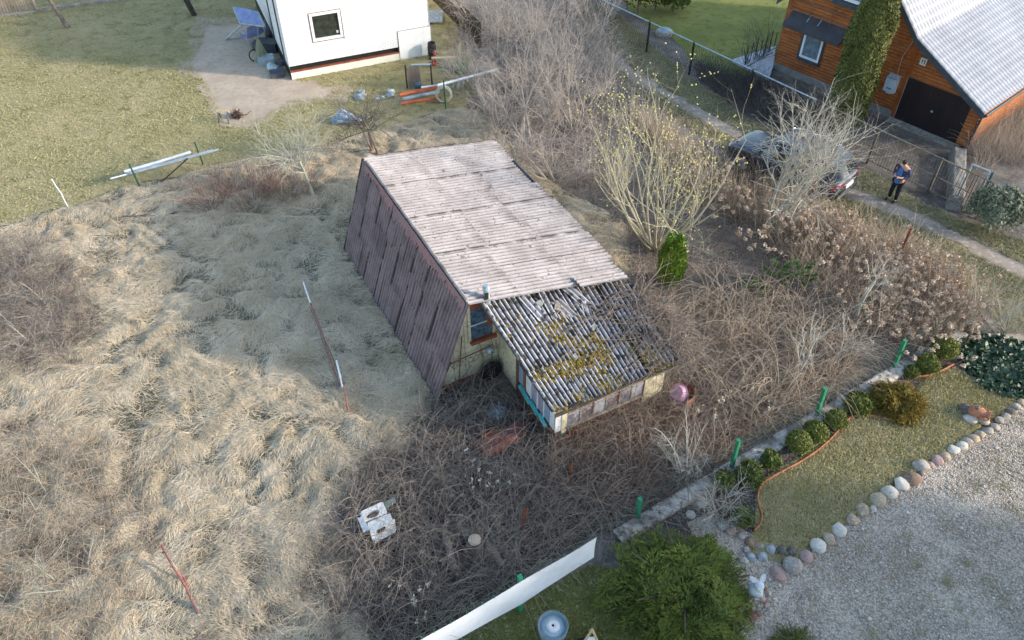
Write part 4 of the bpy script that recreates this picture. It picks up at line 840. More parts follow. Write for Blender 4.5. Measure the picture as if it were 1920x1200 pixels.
# apple tree with lichen by the lawn
tree('apple_tree', 'pale lichen covered apple tree leaning over the red brown shrub', 'tree', G(588, 374), m_lichen, 44, 1, .02, .05, 2.3, .085, [(14, 2.7, 62, .08, .14, 8, .055, .5), (100, 1.7, 50, .06, .18, 7, .03, .2), (300, .85, 50, .08, .18, 6, .02, .2), (300, .45, 50, .1, .18, 5, .015, .2)], .05, .04, 8, (-.12, .1), mt=m_lichen)
tree('young_tree', 'small dark bushy topped tree behind the back gable of the house', 'tree', G(711, 288), m_dark, 45, 3, .3, .2, 1.9, .06, [(40, 1.9, 66, .08, .14, 7, .03, .5), (200, 1.2, 58, .06, .18, 6, .022, .25), (620, .6, 55, .06, .18, 5, .018, .2), (400, .35, 50, .1, .18, 4, .015, .2)], .1, .05, 7, mt=m_bark)
# top left trunks
tree('old_tree', 'grey trunk leaning left in front of the wooden picket fence', 'tree', G(127, 52), m_brush, 46, 1, .02, .02, 3.4, .19, [(9, 2.4, 55, .05, .13, 7, .05, .55), (80, 1.4, 50, -.05, .15, 6, .02, .25), (320, .7, 50, -.1, .16, 5, .010, .2)], .02, .04, 8, (-.28, .05), mt=m_bark)
m_darkbark = mat('dark_pruned_bark', lin(86, 78, 74), lin(56, 50, 48), 5, .95, bump=.01)
tree('pruned_tree', 'dark pruned forked trunk at the far edge of the bare dirt', 'tree', G(366, 28), m_brush, 47, 3, .15, .5, 2.2, .14, [(10, 1.6, 50, .1, .1, 6, .04, .6), (60, .9, 45, .1, .14, 5, .015, .3)], .1, .05, 6, mt=m_darkbark)
# the thicket behind the house : several big bare shrubs
TH_ = [(1000, 272, 1.0), (935, 235, .85), (1075, 240, 1.0), (1005, 150, 1.1), (1085, 130, 1.05), (940, 110, .95), (1015, 60, 1.1), (1110, 50, .95), (955, 330, .6), (1040, 335, .6), (1130, 190, .7), (900, 60, .7), (985, 200, 1.0), (1050, 180, 1.0), (880, 160, .55)]
for i, (px, py, k) in enumerate(TH_):
    tree('bare_shrub', 'big bare pinkish grey shrub in the dense thicket behind the house', 'shrub', G(px, py), m_brush, 60 + i, 9, .45, .7, 3.0 * k, .036, [(70, 1.6 * k, 42, .08, .12, 6, .03, .3), (240, 1.1, 52, .03, .2, 6, .02, .2), (420, .65, 55, .0, .22, 5, .015, .2)], .15, .08, 7, group='bare shrubs of the thicket')
for i, (px, py, k, lab) in enumerate([(45, 640, .55, 'grey dead shrub in the brushwood patch at the left side of the dry field'), (110, 585, .5, 'small dead shrub at the right of the brushwood patch on the left'), (70, 960, .6, 'pale dead shrub in the tan tangle at the lower left'), (20, 1120, .6, 'pale dead shrub lowest in the tan tangle at the left corner'), (150, 1090, .5, 'low dead shrub at the right end of the lower left tangle')]):
    tree('dead_shrub', lab, 'shrub', G(px, py), m_lichen if i > 1 else m_brush, 150 + i, 8, .5, 1.0, 2.4 * k, .022, [(40, 1.3 * k, 42, .0, .14, 6, .014, .3), (120, .6, 50, .0, .18, 5, .009, .2)], .05, .1, 7)
# red-brown stemmed shrub left of the apple tree
RS = [(405, 378, 'wispy left part of the red brown stemmed shrub by the lawn edge'), (475, 372, 'dense middle part of the red brown stemmed shrub by the lawn edge'), (545, 365, 'red brown stemmed shrub around the foot of the apple tree')]
for i, (px, py, lab) in enumerate(RS): tree('stemmy_shrub', lab, 'shrub', G(px, py), m_redst, 80 + i, 110, .85, .85, 1.25, .013, [(260, .6, 28, .1, .12, 5, .010, .2)], .1, .08, 6, group='red brown shrubs at the lawn edge')
# lichen saplings in the right-hand scrub
SAP = [((1595, 605), 3.0, (.14, .02), 'slender lichen covered sapling rising through the brown seed heads'), ((1478, 722), 1.9, (.18, .1), 'pale lichen covered sapling leaning right in the brambles'), ((1552, 690), 1.5, (.2, .1), 'short lichen covered sapling between brambles and fence')]
for i, (b, L, lv, lab) in enumerate(SAP): tree('sapling', lab, 'tree', G(*b), m_lich2, 90 + i, 2, .08, .12, L, .05, [(14, 1.2, 50, .1, .14, 6, .022, .35), (60, .6, 50, .1, .16, 5, .013, .2), (100, .3, 50, .1, .16, 4, .010, .2)], .05, .07, 8, lv)
WS = [(1288, 892, 1.5, 'pale bushy twiggy shrub against the fence left of the third green post'), (1345, 960, 1.25, 'pale bare twiggy shrub overhanging stones and kerb beside the big juniper')]
for i, (px, py, L, lab) in enumerate(WS): tree('twiggy_shrub', lab, 'shrub', G(px, py), m_lich2, 95 + i, 9, .2, .75, L * 1.1, .024, [(60, .75, 48, .05, .16, 6, .015, .25), (260, .45, 52, .0, .18, 5, .010, .2), (360, .25, 50, 0, .18, 4, .008, .2)], .1, .1, 7)
for i, (px, py, L, lab) in enumerate([(1828, 628, 1.9, 'pale grey shrub beside the dark leafy patch at the track'), (1890, 622, 1.5, 'thin yellowish shrub at the edge of the sandy road')]): tree('pale_shrub', lab, 'shrub', G(px, py), m_lichen, 98 + i, 16, .3, .6, L, .016, [(90, .8, 30, .1, .1, 6, .008, .3), (260, .4, 35, .1, .12, 5, .005, .2)], .15, .07, 7)
# conifers on the plot
r = np.random.default_rng(51); b0 = G(1253, 533); th = thing('thuja', 'small bright green columnar thuja standing alone beside the house', 'conifer', b0)
n = 5200; hz = r.random(n) * 1.85 + .08; az = r.uniform(0, 2 * np.pi, n); rr = .42 * np.clip((hz + .15) / .6, 0, 1) ** .6 * np.clip((2.05 - hz) / .9, 0, 1) ** .5 * (1 + .35 * fbm(az * 1.6, hz * 2.2, 3)) * (1 - .45 * r.random(n) ** 2); N = np.stack([np.cos(az), np.sin(az), np.full(n, .3)], 1); P = b0 + np.stack([np.cos(az) * rr, np.sin(az) * rr, hz], 1); mb = MB(); foliage(mb, P, N, .1, .3, r, .4, np.clip(.45 + .5 * fbm(az * 2, hz * 4, 2) + r.normal(0, .2, n), 0, 1), np.tile([0, 0, 1.], (n, 1)) + N * .4)
P2, N2 = bush_pts(900, .12, .12, .35, r, .5, .2, 6)
for dx, zz in ((-.14, 1.75), (.15, 1.7), (.02, 1.6)): foliage(mb, P2[::3] + b0 + (dx, 0, zz), N2[::3] * (1, 1, .3) + (0, 0, .5), .1, .3, r, .4)
mb.build('foliage', mat('vivid_thuja_green', lin(140, 168, 64), lin(60, 90, 34), 2.5, .7, attr=True), th); MB().tube([b0, b0 + (0, 0, .8), b0 + (0, 0, 1.7)], [.04, .03, .01], 6).build('trunk', m_bark, th)
m_pine = mat('pine_needles', lin(112, 134, 84), lin(72, 94, 56), 3, .7, attr=True)
def pine(px, py, h, lab, seed, n=9):
    r = np.random.default_rng(seed); b = G(px, py); th = thing('young_pine', lab, 'pine', b); mb = MB(); br = MB()
    br.tube([b, b + (.03, 0, h * .5), b + (0, .02, h)], [.025, .02, .008], 6)
    for k in range(n):
        a = k * 2.4; z = h * (.3 + .7 * k / n); l = (.55 - .3 * k / n) * r.uniform(.8, 1.2); d = np.array([math.cos(a), math.sin(a), .55]); p0 = b + (0, 0, z); p1 = p0 + d * l; br.tube([p0, (p0 + p1) / 2 + (0, 0, -.03), p1], [.012, .009, .005], 5)
        s = r.uniform(.25, 1, 150)[:, None]; q = p0 + (p1 - p0) * s; nd = norm(d * .7 + r.normal(0, .55, (150, 3))); Pn = np.stack([q, q + nd * .07, q + nd * .13], 1); V, Fq = ribbons(Pn, np.repeat((norm(np.cross(nd, r.normal(size=(150, 3)))) * .007)[:, None], 3, 1) * np.array([1, .8, .2])[None, :, None]); mb.add(V, Fq, rep(r.random(150), 6))
    br.build('branches', m_bark, th); mb.build('needles', m_pine, th)
pine(1452, 545, 1.1, 'left bushy young pine with upturned shoots in the scrub', 1, 11); pine(1490, 550, 1.2, 'right bushy young pine with upturned shoots in the scrub', 2, 11); pine(1412, 560, .6, 'low yellowish young pine left of the other two', 3, 7)
# ------------------------------------------------------------------ dry stems, brambles, seed heads
def arcs(name, poly, n, L, m, label, r, lean=(.2, 1.2), droop=1.0, rad=.005, K=6, holes=(), kind='stuff', cat='dry weeds', wander=.12, bias=None, amp=.3, z0=0, t=None):
    Q = scatter(poly, n, holes, amp, r); Q = Q[inview(Q)]; n = len(Q); a = r.uniform(0, 2 * np.pi, n) if bias is None else r.normal(bias[0], bias[1], n); e = r.uniform(*lean, n)
    d = np.stack([np.cos(a) * np.sin(e), np.sin(a) * np.sin(e), np.cos(e)], 1); ln = r.uniform(*L, n); P, Rr = walk(np.column_stack([Q, np.full(n, z0)]), d, ln, K, -droop, wander, r, rad * r.uniform(.6, 1.25, n), .4)
    P[:, 1:, 2] = np.where(P[:, 1:, 2] < .03, .03 + .12 * r.random((n, K - 1)) , P[:, 1:, 2])
    tt = np.clip(.5 + fbm(Q[:, 0] / .8, Q[:, 1] / .8, 3) + r.normal(0, .2, n), 0, 1); V, Fq = tubes(P, Rr, 3); mb = MB(); mb.add(V, Fq, rep(tt, K * 3)); o = mb.build(name, m, None, True, kind); tag(o, label, cat); return P
rs = np.random.default_rng(77)
arcs('bramble_tangle', P_bramble, 6600, (.6, 1.8), m_bramble, 'tangle of brown bramble stems filling the shaded corner by the screen', rs, (.2, 1.3), 1.1, .0075, holes=[H_foot])
P_gold = PX([(690, 880), (800, 850), (1000, 900), (1080, 1000), (960, 1080), (760, 1200), (600, 1200), (560, 1080), (640, 1000)])
def plumes(name, poly, n, hgt, m, label, r, w=.05):
    Q = scatter(poly, n, [H_foot], .3, r); n = len(Q); a = r.uniform(0, 2 * np.pi, n); e = r.uniform(.1, .9, n); d = np.stack([np.cos(a) * np.sin(e), np.sin(a) * np.sin(e), np.cos(e)], 1)
    P, Rr = walk(np.column_stack([Q, np.zeros(n)]), d, r.uniform(*hgt, n), 7, -.5, .06, r, np.full(n, .005), .5); mb = MB(); V, Fq = tubes(P, Rr, 3); tt = r.random(n); mb.add(V, Fq, rep(tt, 21))
    g = grow((P, Rr), n * 16, .16, 45, .1, .15, 4, .0035, r, .55); V, Fq = tubes(*g, 3); mb.add(V, Fq, rep(r.random(len(g[0])), 12)); o = mb.build(name, m, None, True, 'stuff'); tag(o, label, 'dry weeds')
plumes('goldenrod_stems', P_gold, 620, (.5, 1.1), m_weed, 'withered goldenrod with feathery heads over the bramble tangle', rs)
P_front = PX([(1050, 835), (1260, 755), (1310, 790), (1240, 890), (1180, 960), (1060, 960), (1010, 900)])
arcs('ginger_stems', P_front, 2900, (.6, 1.4), m_ginger, 'ginger brown dry stems leaning in front of the lean-to', rs, (.2, 1.1), .9, .0085)
P_right = PX([(1240, 600), (1330, 560), (1480, 560), (1590, 620), (1640, 660), (1560, 740), (1430, 800), (1340, 770), (1290, 740), (1275, 680)])
arcs('arching_grass', P_right, 3300, (1.0, 2.3), m_tanst, 'pale arching dry stems heaped right of the lean-to', rs, (.1, 1.1), 1.2, .0085, wander=.1)
P_rl = PX([(1270, 750), (1350, 790), (1560, 720), (1660, 660), (1700, 640), (1650, 680), (1380, 860), (1240, 940), (1200, 940)])
arcs('ginger_undergrowth', P_rl, 1900, (.3, .9), m_ginger, 'low ginger brown stalks along the overgrown side of the fence', rs, (.2, 1.2), .9, .006)
P_thk = PX([(1300, 300), (1420, 330), (1560, 420), (1680, 450), (1850, 560), (1820, 620), (1700, 650), (1560, 600), (1420, 440), (1300, 390), (1240, 330), (1180, 220), (1230, 230)])
arcs('thicket_stems', P_thk, 6000, (.5, 1.5), m_tanst, 'dense tan stems of the roadside thicket', rs, (.05, .8), .4, .008, wander=.09)
P_lit = PX([(1040, 330), (1200, 330), (1300, 390), (1400, 440), (1560, 600), (1480, 640), (1290, 600), (1190, 540), (1130, 450), (1000, 330)])
arcs('leaf_litter_twigs', P_lit, 5500, (.15, .6), m_weed, 'thin litter of fallen twigs and dead stalks beside the house', rs, (.7, 1.5), .6, .0065, K=5)
P_thick2 = PX([(840, 60), (1120, 20), (1180, 150), (1230, 260), (1180, 340), (1000, 330), (930, 290), (880, 210)])
arcs('thicket_undergrowth', P_thick2, 2500, (.6, 2.0), m_brush, 'grey undergrowth of fine stems below the thicket shrubs', rs, (.1, 1.2), .6, .010, wander=.16)
P_backg = PX([(640, 285), (720, 255), (830, 225), (920, 215), (960, 280), (900, 270), (690, 320), (600, 330)])
arcs('back_stalks', P_backg, 700, (.2, .7), m_weed, 'scattered dry stalks behind the back gable', rs, (.3, 1.4), .8, .005)
P_lw = PX([(-60, 470), (60, 465), (150, 520), (190, 600), (130, 690), (40, 700), (-60, 660)])
arcs('grey_brush', P_lw, 4200, (.5, 1.6), m_bramble, 'grey brown brushwood patch in the upper left part of the dry field', rs, (.2, 1.2), .9, .0085)
P_lw2 = PX([(-60, 800), (80, 790), (220, 860), (300, 960), (280, 1080), (200, 1230), (-60, 1230)])
arcs('tan_brush', P_lw2, 4200, (.5, 1.6), m_tanst, 'tangled tan weeds and thin branches in the lower left corner', rs, (.2, 1.3), 1.0, .0075)
P_lw3 = PX([(420, 1020), (620, 960), (720, 1120), (640, 1230), (360, 1230)])
arcs('grey_weeds', P_lw3, 2200, (.3, 1.2), m_weed, 'grey weeds fringing the brambles in the dry field', rs, (.3, 1.4), 1.2, .005)
arcs('field_stalks', P_field, 1100, (.25, .8), m_weed, 'single grey stalks scattered over the dry field', rs, (.4, 1.5), .8, .004, holes=[H_foot])
arcs('yard_edge_brush', PX([(1300, 120), (1420, 150), (1500, 200), (1560, 240), (1500, 260), (1400, 215), (1320, 160)]), 2800, (.4, 1.4), m_dark, 'dark shaded brush along the plot fence of the orange house', rs, (.1, 1), .5, .006)
arcs('house_corner_brush', PX([(1800, 285), (1850, 215), (1960, 180), (1960, 330), (1870, 310), (1830, 320)]), 1800, (.5, 1.5), m_weed, 'grey leafless brush beside the garage corner', rs, (.0, .5), .2, .006)
# dried hydrangea-like seed heads
m_head = mat('tan_seed_head', lin(222, 200, 176), lin(170, 148, 130), 3, .95, attr=True)
m_stalk = mat('brown_seed_stalk', lin(170, 148, 128), lin(122, 104, 92), 3, .9, attr=True)
HP = [(1320, 330), (1350, 365), (1345, 300), (1385, 395), (1410, 430), (1530, 420), (1570, 450), (1600, 490), (1640, 500), (1660, 540), (1690, 520), (1720, 500), (1740, 545), (1700, 570), (1660, 590), (1720, 605), (1760, 580), (1790, 540), (1620, 560), (1570, 510), (1640, 620), (1690, 625), (1755, 625), (1800, 590), (1540, 460), (1500, 440), (1490, 400), (1600, 440), (1290, 290), (1460, 450), (1680, 480), (1740, 520)]
for i, (px, py) in enumerate(HP):
    r = np.random.default_rng(500 + i); b = G(px, py + 25); th = thing('dried_hydrangea', 'withered shrub with round tan seed heads in the roadside thicket', 'shrub', b, 'withered shrubs with seed heads')
    n = int(r.integers(16, 26)); P, Rr = stems(b, n, .8, .5, r, 1.2, 6, .010, .1, .08); P[:, :, 2] *= r.uniform(.55, 1.15, n)[:, None]; mb = MB(); add_t(mb, (P, Rr), 3, r); mb.build('stems', m_stalk, th)
    mb = MB(); tip = P[:, -1]; 
    for q in tip:
        s = r.uniform(.055, .09); d = norm(r.normal(size=(34, 3))); d[:, 2] = np.abs(d[:, 2]) * .8; foliage(mb, q + d * s * r.uniform(.5, 1, (34, 1)), d, .05, .8, r, .5, np.clip(r.normal(r.random(), .15, 34), 0, 1))
    mb.build('seed_heads', m_head, th, kind='stuff')
# small white umbels in the bramble
m_whitefl = mat('whitish_dry_umbels', lin(214, 208, 188), lin(186, 178, 156), 5, .9)
mb = MB(); r = np.random.default_rng(9)
for cx, cy, n in [(895, 897, 9), (940, 893, 6), (790, 1100, 4), (770, 1128, 3), (730, 1105, 3), (1345, 745, 8), (1345, 780, 7), (1290, 880, 7), (1450, 760, 7), (800, 1160, 3), (1240, 830, 5), (1320, 770, 5), (1400, 730, 4)]:
    for k in range(n):
        q = G(cx + r.normal(0, 12), cy + r.normal(0, 9), r.uniform(.3, .7)); mb.tube([q * (1, 1, 0), q], .004, 3, cap=False); d = norm(r.normal(size=(8, 3))); foliage(mb, q + d * .03, d, .04, .8, r)
tag(mb.build('dry_umbels', m_whitefl, None, True, 'stuff'), 'tiny whitish dry umbels dotted over the brambles', 'dry flowers')
# vines over the lean-to
r = np.random.default_rng(14); vt = thing('vine', 'bare creeper sprawling over the right edge of the mossy lean-to roof', 'climbing plant', HW(5.9, -1.5, 0))
mb = MB(); n = 480; aa = np.clip(r.normal(1.03, .11, n), .45, 1.12); bb = np.clip(r.normal(.62, .25, n), .05, 1.08); pos = fA(aa, bb) + nA * r.uniform(.02, .2, n)[:, None]
d = norm(np.stack([r.normal(0, 1, n)] * 3, 1) * hu * .8 + np.stack([r.normal(0, 1, n)] * 3, 1) * hv * .9 + nA * r.normal(.25, .35, n)[:, None]); P, Rr = walk(pos, d, r.uniform(.5, 1.9, n), 8, -.5, .16, r, np.full(n, .009), .5)
fl = (P - cA['bl']) @ nA; u_, v_ = to_h(P[..., 0], P[..., 1]); inside = (u_ < 5.9) & (v_ > -3.1) & (v_ < .2); P += nA * np.where(inside & (fl < .03), .03 - fl + .05 * r.random(fl.shape), 0)[..., None]; add_t(mb, (P, Rr), 3, r)
for k in range(44):   # long single runners across the roof
    a0 = r.uniform(.75, 1.05); b0 = r.uniform(.2, 1); a1 = a0 - r.uniform(.15, .75); b1 = b0 + r.normal(0, .25); s = np.linspace(0, 1, 12); q = fA(a0 + (a1 - a0) * s, np.clip(b0 + (b1 - b0) * s + .06 * np.sin(s * 5 + k), .02, 1.05)) + nA * (.05 + .12 * np.sin(np.pi * s) * r.random())[:, None]; mb.tube(q, np.linspace(.009, .004, 12), 4, r.random(), False)
mb.build('runners', m_vine, vt); mb = MB(); n = 90; pos = HW(5.85, 0, 0) + hv * r.uniform(-3.2, .1, n)[:, None] + hu * r.normal(.1, .15, n)[:, None]; P, Rr = walk(pos, norm(np.stack([r.normal(0, .25, n), r.normal(0, .25, n), np.ones(n)], 1)), r.uniform(1.4, 2.2, n), 8, .1, .08, r, np.full(n, .009), .5); add_t(mb, (P, Rr), 4, r); mb.build('stems', m_vine, vt)
vf = thing('creeper', 'leafless creeper hanging over the front windows of the lean-to', 'climbing plant', HW(3.5, -3.1, 0)); mb = MB(); n = 260; pos = HW(0, -3.1, 0) + hu * r.uniform(2.3, 5.6, n)[:, None] + hv * r.uniform(-.25, .02, n)[:, None] + np.array([0, 0, 1.]) * r.uniform(0, .5, n)[:, None]
P, Rr = walk(pos, norm(hu * r.normal(0, .6, n)[:, None] + hv * r.normal(-.05, .15, n)[:, None] + np.array([0, 0, 1.])), r.uniform(.6, 1.7, n), 8, -.5, .12, r, np.full(n, .0055), .5); vv = to_h(P[..., 0], P[..., 1])[1]; P += hv * np.minimum(0, -2.98 - vv)[..., None]; add_t(mb, (P, Rr), 3, r); mb.build('stems', m_vine, vf)
# ------------------------------------------------------------------ frames for the neighbouring houses
def frame(b0, b1):
    p0 = G(*b0); d = norm(G(*b1) - p0); n = np.array([-d[1], d[0], 0])   # n points away from the camera
    return lambda s, y, z: p0 + d * s + n * y + np.array([0, 0, z])
def bx(name, f, s0, s1, y0, y1, z0, z1, m, par): return MB().box(s0, s1, y0, y1, z0, z1, f).build(name, m, par, False)
# ---- orange timber house, number 11
OF = frame((1450, 128), (1805, 276.7)); OF = frame((1450, 128), (1280 + 1575 / 3, 830 / 3))
m_orange = mat('orange_stained_cladding', lin(164, 98, 52), lin(132, 74, 38), 1.2, .6, stretch=(1, 1, 4), c3=lin(178, 114, 66))
m_ogray = mat('foundation_render', lin(150, 148, 144), lin(124, 122, 118), 2, .9)
m_dkgrey = mat('anthracite_trim', lin(72, 80, 88), lin(60, 66, 74), 4, .5)
m_metalroof = mat('pale_metal_tile', lin(166, 168, 174), lin(148, 150, 158), .8, .45, metal=.0, spec=.5)
m_pvc = mat('white_pvc', lin(232, 236, 242), lin(222, 226, 232), 3, .4)
m_glass = mat('curtained_glass', lin(126, 146, 160), lin(84, 100, 112), 5, .08, spec=.8)
m_garage = mat('dark_brown_garage_door', lin(46, 36, 38), lin(36, 28, 30), 3, .6, stretch=(1, 1, .2))
oh = thing('timber_house', 'orange stained timber house with pale metal tile roof and dark garage door', 'house', OF(0, 0, 0))
ridge_s, ridge_z = 3.0, 6.55
def siding(name, f, poly, step=.14, dep=.035, y=0, m=None, par=None):
    """horizontal half-log cladding on a polygon in (s,z): each board a slightly bulged strip"""
    poly = np.array(poly); z0, z1 = poly[:, 1].min(), poly[:, 1].max(); mb = MB(); z = z0
    def span(zz):
        xs = []
        for i in range(len(poly)):
            a, b = poly[i], poly[(i + 1) % len(poly)]
            if (a[1] - zz) * (b[1] - zz) <= 0 and abs(a[1] - b[1]) > 1e-9: xs.append(a[0] + (zz - a[1]) / (b[1] - a[1]) * (b[0] - a[0]))
        return (min(xs), max(xs)) if len(xs) > 1 else None
    while z < z1 - .01:
        h = min(step, z1 - z); a = span(z + .004); b = span(z + h - .004)
        if a and b:
            prof = [(0, 0.012), (.15, dep * .75), (.5, dep), (.85, dep * .8), (1, .012)]
            P = np.array([[f(a[0] + (b[0] - a[0]) * q, y - d, z + q * h), f(a[1] + (b[1] - a[1]) * q, y - d, z + q * h)] for q, d in prof]); mb.grid(P)
            mb.add([f(a[0], y, z), f(a[1], y, z), f(b[1], y, z + h), f(b[0], y, z + h)], [[0, 1, 2, 3]])
        z += step
    return mb.build(name, m, par, True)
gp = [(0, .3), (9.28, .3), (9.28, 1.72), (6.08, 3.42), (ridge_s, ridge_z), (0, 3.5)]
siding('front_wall', OF, [(0, .3), (6.0, .3), (6.0, 3.46), (ridge_s, ridge_z), (0, 3.5)], m=m_orange, par=oh)
siding('garage_wall', OF, [(6.1, 1.9), (9.28, 1.9), (9.28, 1.74), (8.6, 2.05), (6.1, 3.4)][0:2] + [(8.9, 1.92), (6.1, 3.4)], m=m_orange, par=oh)
siding('garage_pier', OF, [(8.86, .05), (9.28, .05), (9.28, 1.7), (8.86, 1.9)], m=m_orange, par=oh)
bx('corner_board', OF, 5.98, 6.12, -.06, .05, .1, 3.42, mat('corner_board_stain', lin(160, 88, 40), lin(132, 70, 32), 2, .6), oh)
bx('foundation', OF, -.02, 6.1, -.05, .1, 0, .32, m_ogray, oh)
MB().box(6.1, 9.28, .02, .12, 0, 1.7, OF).build('garage_back_wall', m_dkgrey, oh, False)
gd = bx('garage_door', OF, 6.15, 8.86, -.03, .02, .02, 1.88, m_garage, oh)
mb = MB()
for k in range(1, 14): mb.box(6.15 + k * .194, 6.15 + k * .194 + .02, -.036, -.03, .03, 1.87, OF)
mb.build('door_groove', m_black, gd, False); bx('handle', OF, 7.48, 7.56, -.07, -.03, .9, .97, m_zinc, gd); bx('door_frame', OF, 6.1, 6.15, -.05, .0, .02, 1.92, m_ogray, gd)
bx('threshold', OF, 6.0, 9.1, -.45, -.02, 0, .06, m_conc, oh)
MB().box8([OF(0, .1, 0), OF(9.28, .1, 0), OF(9.28, 9.5, 0), OF(0, 9.5, 0), OF(0, .1, 1.7), OF(9.28, .1, 1.7), OF(9.28, 9.5, 1.7), OF(0, 9.5, 1.7)]).build('body_wall', m_orange, oh, False)
siding('side_wall', lambda s, y, z: OF(9.28 - y * 0 + -y, .0 + s, z) if False else OF(9.28 - y, s, z), [(0, .05), (9.5, .05), (9.5, 1.7), (0, 1.7)], m=m_orange, par=oh)
siding('left_wall', lambda s, y, z: OF(y, 9.5 - s, z), [(0, .05), (9.5, .05), (9.5, 3.5), (0, 3.5)], m=m_orange, par=oh)
# roof: metal tile, two pitches with a knee
def tile_roof(name, f, path, y0, y1, m, par, pit=.23, row=.35):
    path = np.array(path); seg = np.linalg.norm(np.diff(path, axis=0), axis=1); L = seg.sum(); nl = int(L / .07); ny = int((y1 - y0) / pit * 8)
    l = np.linspace(0, L, nl + 1); cs = np.concatenate([[0], np.cumsum(seg)]); s = np.interp(l, cs, path[:, 0]); z = np.interp(l, cs, path[:, 1])
    ts = np.gradient(s, l); tz = np.gradient(z, l); ns, nz_ = -tz, ts
    sg = np.sign(nz_); ns, nz_ = ns * sg, nz_ * sg
    y = np.linspace(y0, y1, ny); h = .034 * np.abs(np.sin(np.pi * (y - y0) / pit))[None] ** .8 * 1.3 + (.02 * ((l % row) / row))[:, None]
    d = np.array([[f(s[i], yy, z[i]) for yy in (y0, y1)] for i in range(len(l))]); t = ((y - y0) / (y1 - y0))[None, :, None]
    P = d[:, :1] * (1 - t) + d[:, 1:] * t; nn = np.array([f(ns[i], 0, nz_[i]) - f(0, 0, 0) for i in range(len(l))]); P = P + nn[:, None] * h[..., None]
    mb = MB(); mb.grid(P); return mb.build(name, m, par)
tile_roof('main_roof', OF, [(ridge_s, ridge_z + .12), (6.08, 3.56), (9.5, 1.76)], -.32, 9.8, m_metalroof, oh)
tile_roof('far_roof', OF, [(ridge_s, ridge_z + .12), (-.4, 3.2)], -.32, 9.8, m_metalroof, oh)
mb = MB()
for a, b in (((ridge_s, ridge_z + .1), (6.08, 3.54)), ((6.08, 3.54), (9.5, 1.74)), ((ridge_s, ridge_z + .1), (-.4, 3.18))):
    mb.box8([OF(a[0], -.36, a[1] - .24), OF(b[0], -.36, b[1] - .22), OF(b[0], -.28, b[1] - .22), OF(a[0], -.28, a[1] - .24), OF(a[0], -.36, a[1] + .03), OF(b[0], -.36, b[1] + .03), OF(b[0], -.28, b[1] + .03), OF(a[0], -.28, a[1] + .03)])
mb.build('verge_board', m_dkgrey, oh, False)
gutter = MB().tube([OF(9.56, -.3, 1.68), OF(9.56, 9.8, 1.68)], .06, 8).build('gutter', m_dkgrey, oh)
MB().tube([OF(9.54, -.2, 1.64), OF(9.4, -.12, 1.45), OF(9.36, -.1, .1)], .045, 8).build('downpipe', m_dkgrey, oh)
# ground floor window, canopy, upper window
ow = bx('window', OF, 1.24, 2.04, -.055, .01, 1.12, 2.1, m_glass, oh)
mb = MB(); mb.box(1.15, 1.25, -.08, 0, 1.03, 2.18, OF); mb.box(2.03, 2.12, -.08, 0, 1.03, 2.18, OF); mb.box(1.25, 2.03, -.08, 0, 1.03, 1.13, OF); mb.box(1.25, 2.03, -.08, 0, 2.08, 2.18, OF); mb.build('frame', m_pvc, ow, False)
bx('sill', OF, 1.1, 2.2, -.16, 0, .9, 1.02, m_dkgrey, ow); MB().box(1.04, 1.15, -.07, 0, .95, 2.2, OF).build('reveal_trim', m_dkgrey, ow, False); MB().box(2.12, 2.22, -.07, 0, .95, 2.2, OF).build('reveal_trim', m_dkgrey, ow, False)
m_can = mat('black_bitumen_sheet', lin(76, 76, 80), lin(62, 62, 68), 2, .7)
mb = MB(); mb.prism([(0, 2.86), (-.62, 2.42), (-.62, 2.28), (0, 2.62)], lambda y, z: OF(.3, y, z), lambda y, z: OF(3.1, y, z)); cano = mb.build('canopy', m_can, oh, False)
mb = MB()
for s in (1.2, 1.75): mb.box8([OF(s, -.3, 2.66), OF(s + .03, -.3, 2.66), OF(s + .03, -.02, 2.87), OF(s, -.02, 2.87), OF(s, -.3, 2.68), OF(s + .03, -.3, 2.68), OF(s + .03, -.02, 2.89), OF(s, -.02, 2.89)])
mb.tube([OF(.3, -.02, 2.88), OF(3.1, -.02, 2.88)], .015, 5); mb.build('seam_strip', m_zinc, cano, False)
uw = bx('upper_window', OF, 2.3, 3.5, -.06, .0, 4.05, 5.2, m_glass, oh); mb = MB(); mb.box(2.2, 3.6, -.1, -.03, 3.95, 4.07, OF); mb.box(2.2, 2.3, -.1, -.03, 4.05, 5.2, OF); mb.box(3.5, 3.6, -.1, -.03, 4.05, 5.2, OF); mb.build('frame', m_pvc, uw, False); bx('sill', OF, 2.1, 3.7, -.3, 0, 3.78, 3.92, m_dkgrey, uw)
mb = MB()
for z in (2.95, 3.35, 3.7): mb.tube([OF(.15, -.12, z), OF(3.2, -.12, z)], .018, 5)
for s in (.2, 1.2, 2.2, 3.1): mb.tube([OF(s, -.12, 2.7), OF(s, -.12, 3.75)], .015, 5)
mb.build('trellis', mat('grey_trellis', lin(132, 112, 92), lin(108, 90, 74)), oh)
m_iron = mat('dark_wrought_iron', lin(58, 54, 54), lin(44, 42, 42), 4, .7)
for k in range(3): pass
mb = MB()
for z in (2.2, 2.65, 3.1): mb.tube([OF(4.45, -.03, z - .2), OF(4.95, -.5, z + .1)], .02, 5)
mb.build('wall_bracket', m_iron, oh); MB().blob(OF(4.6, -.12, 1.95), .16, .12, .1, 2, .05).build('wall_lantern', m_iron, oh)
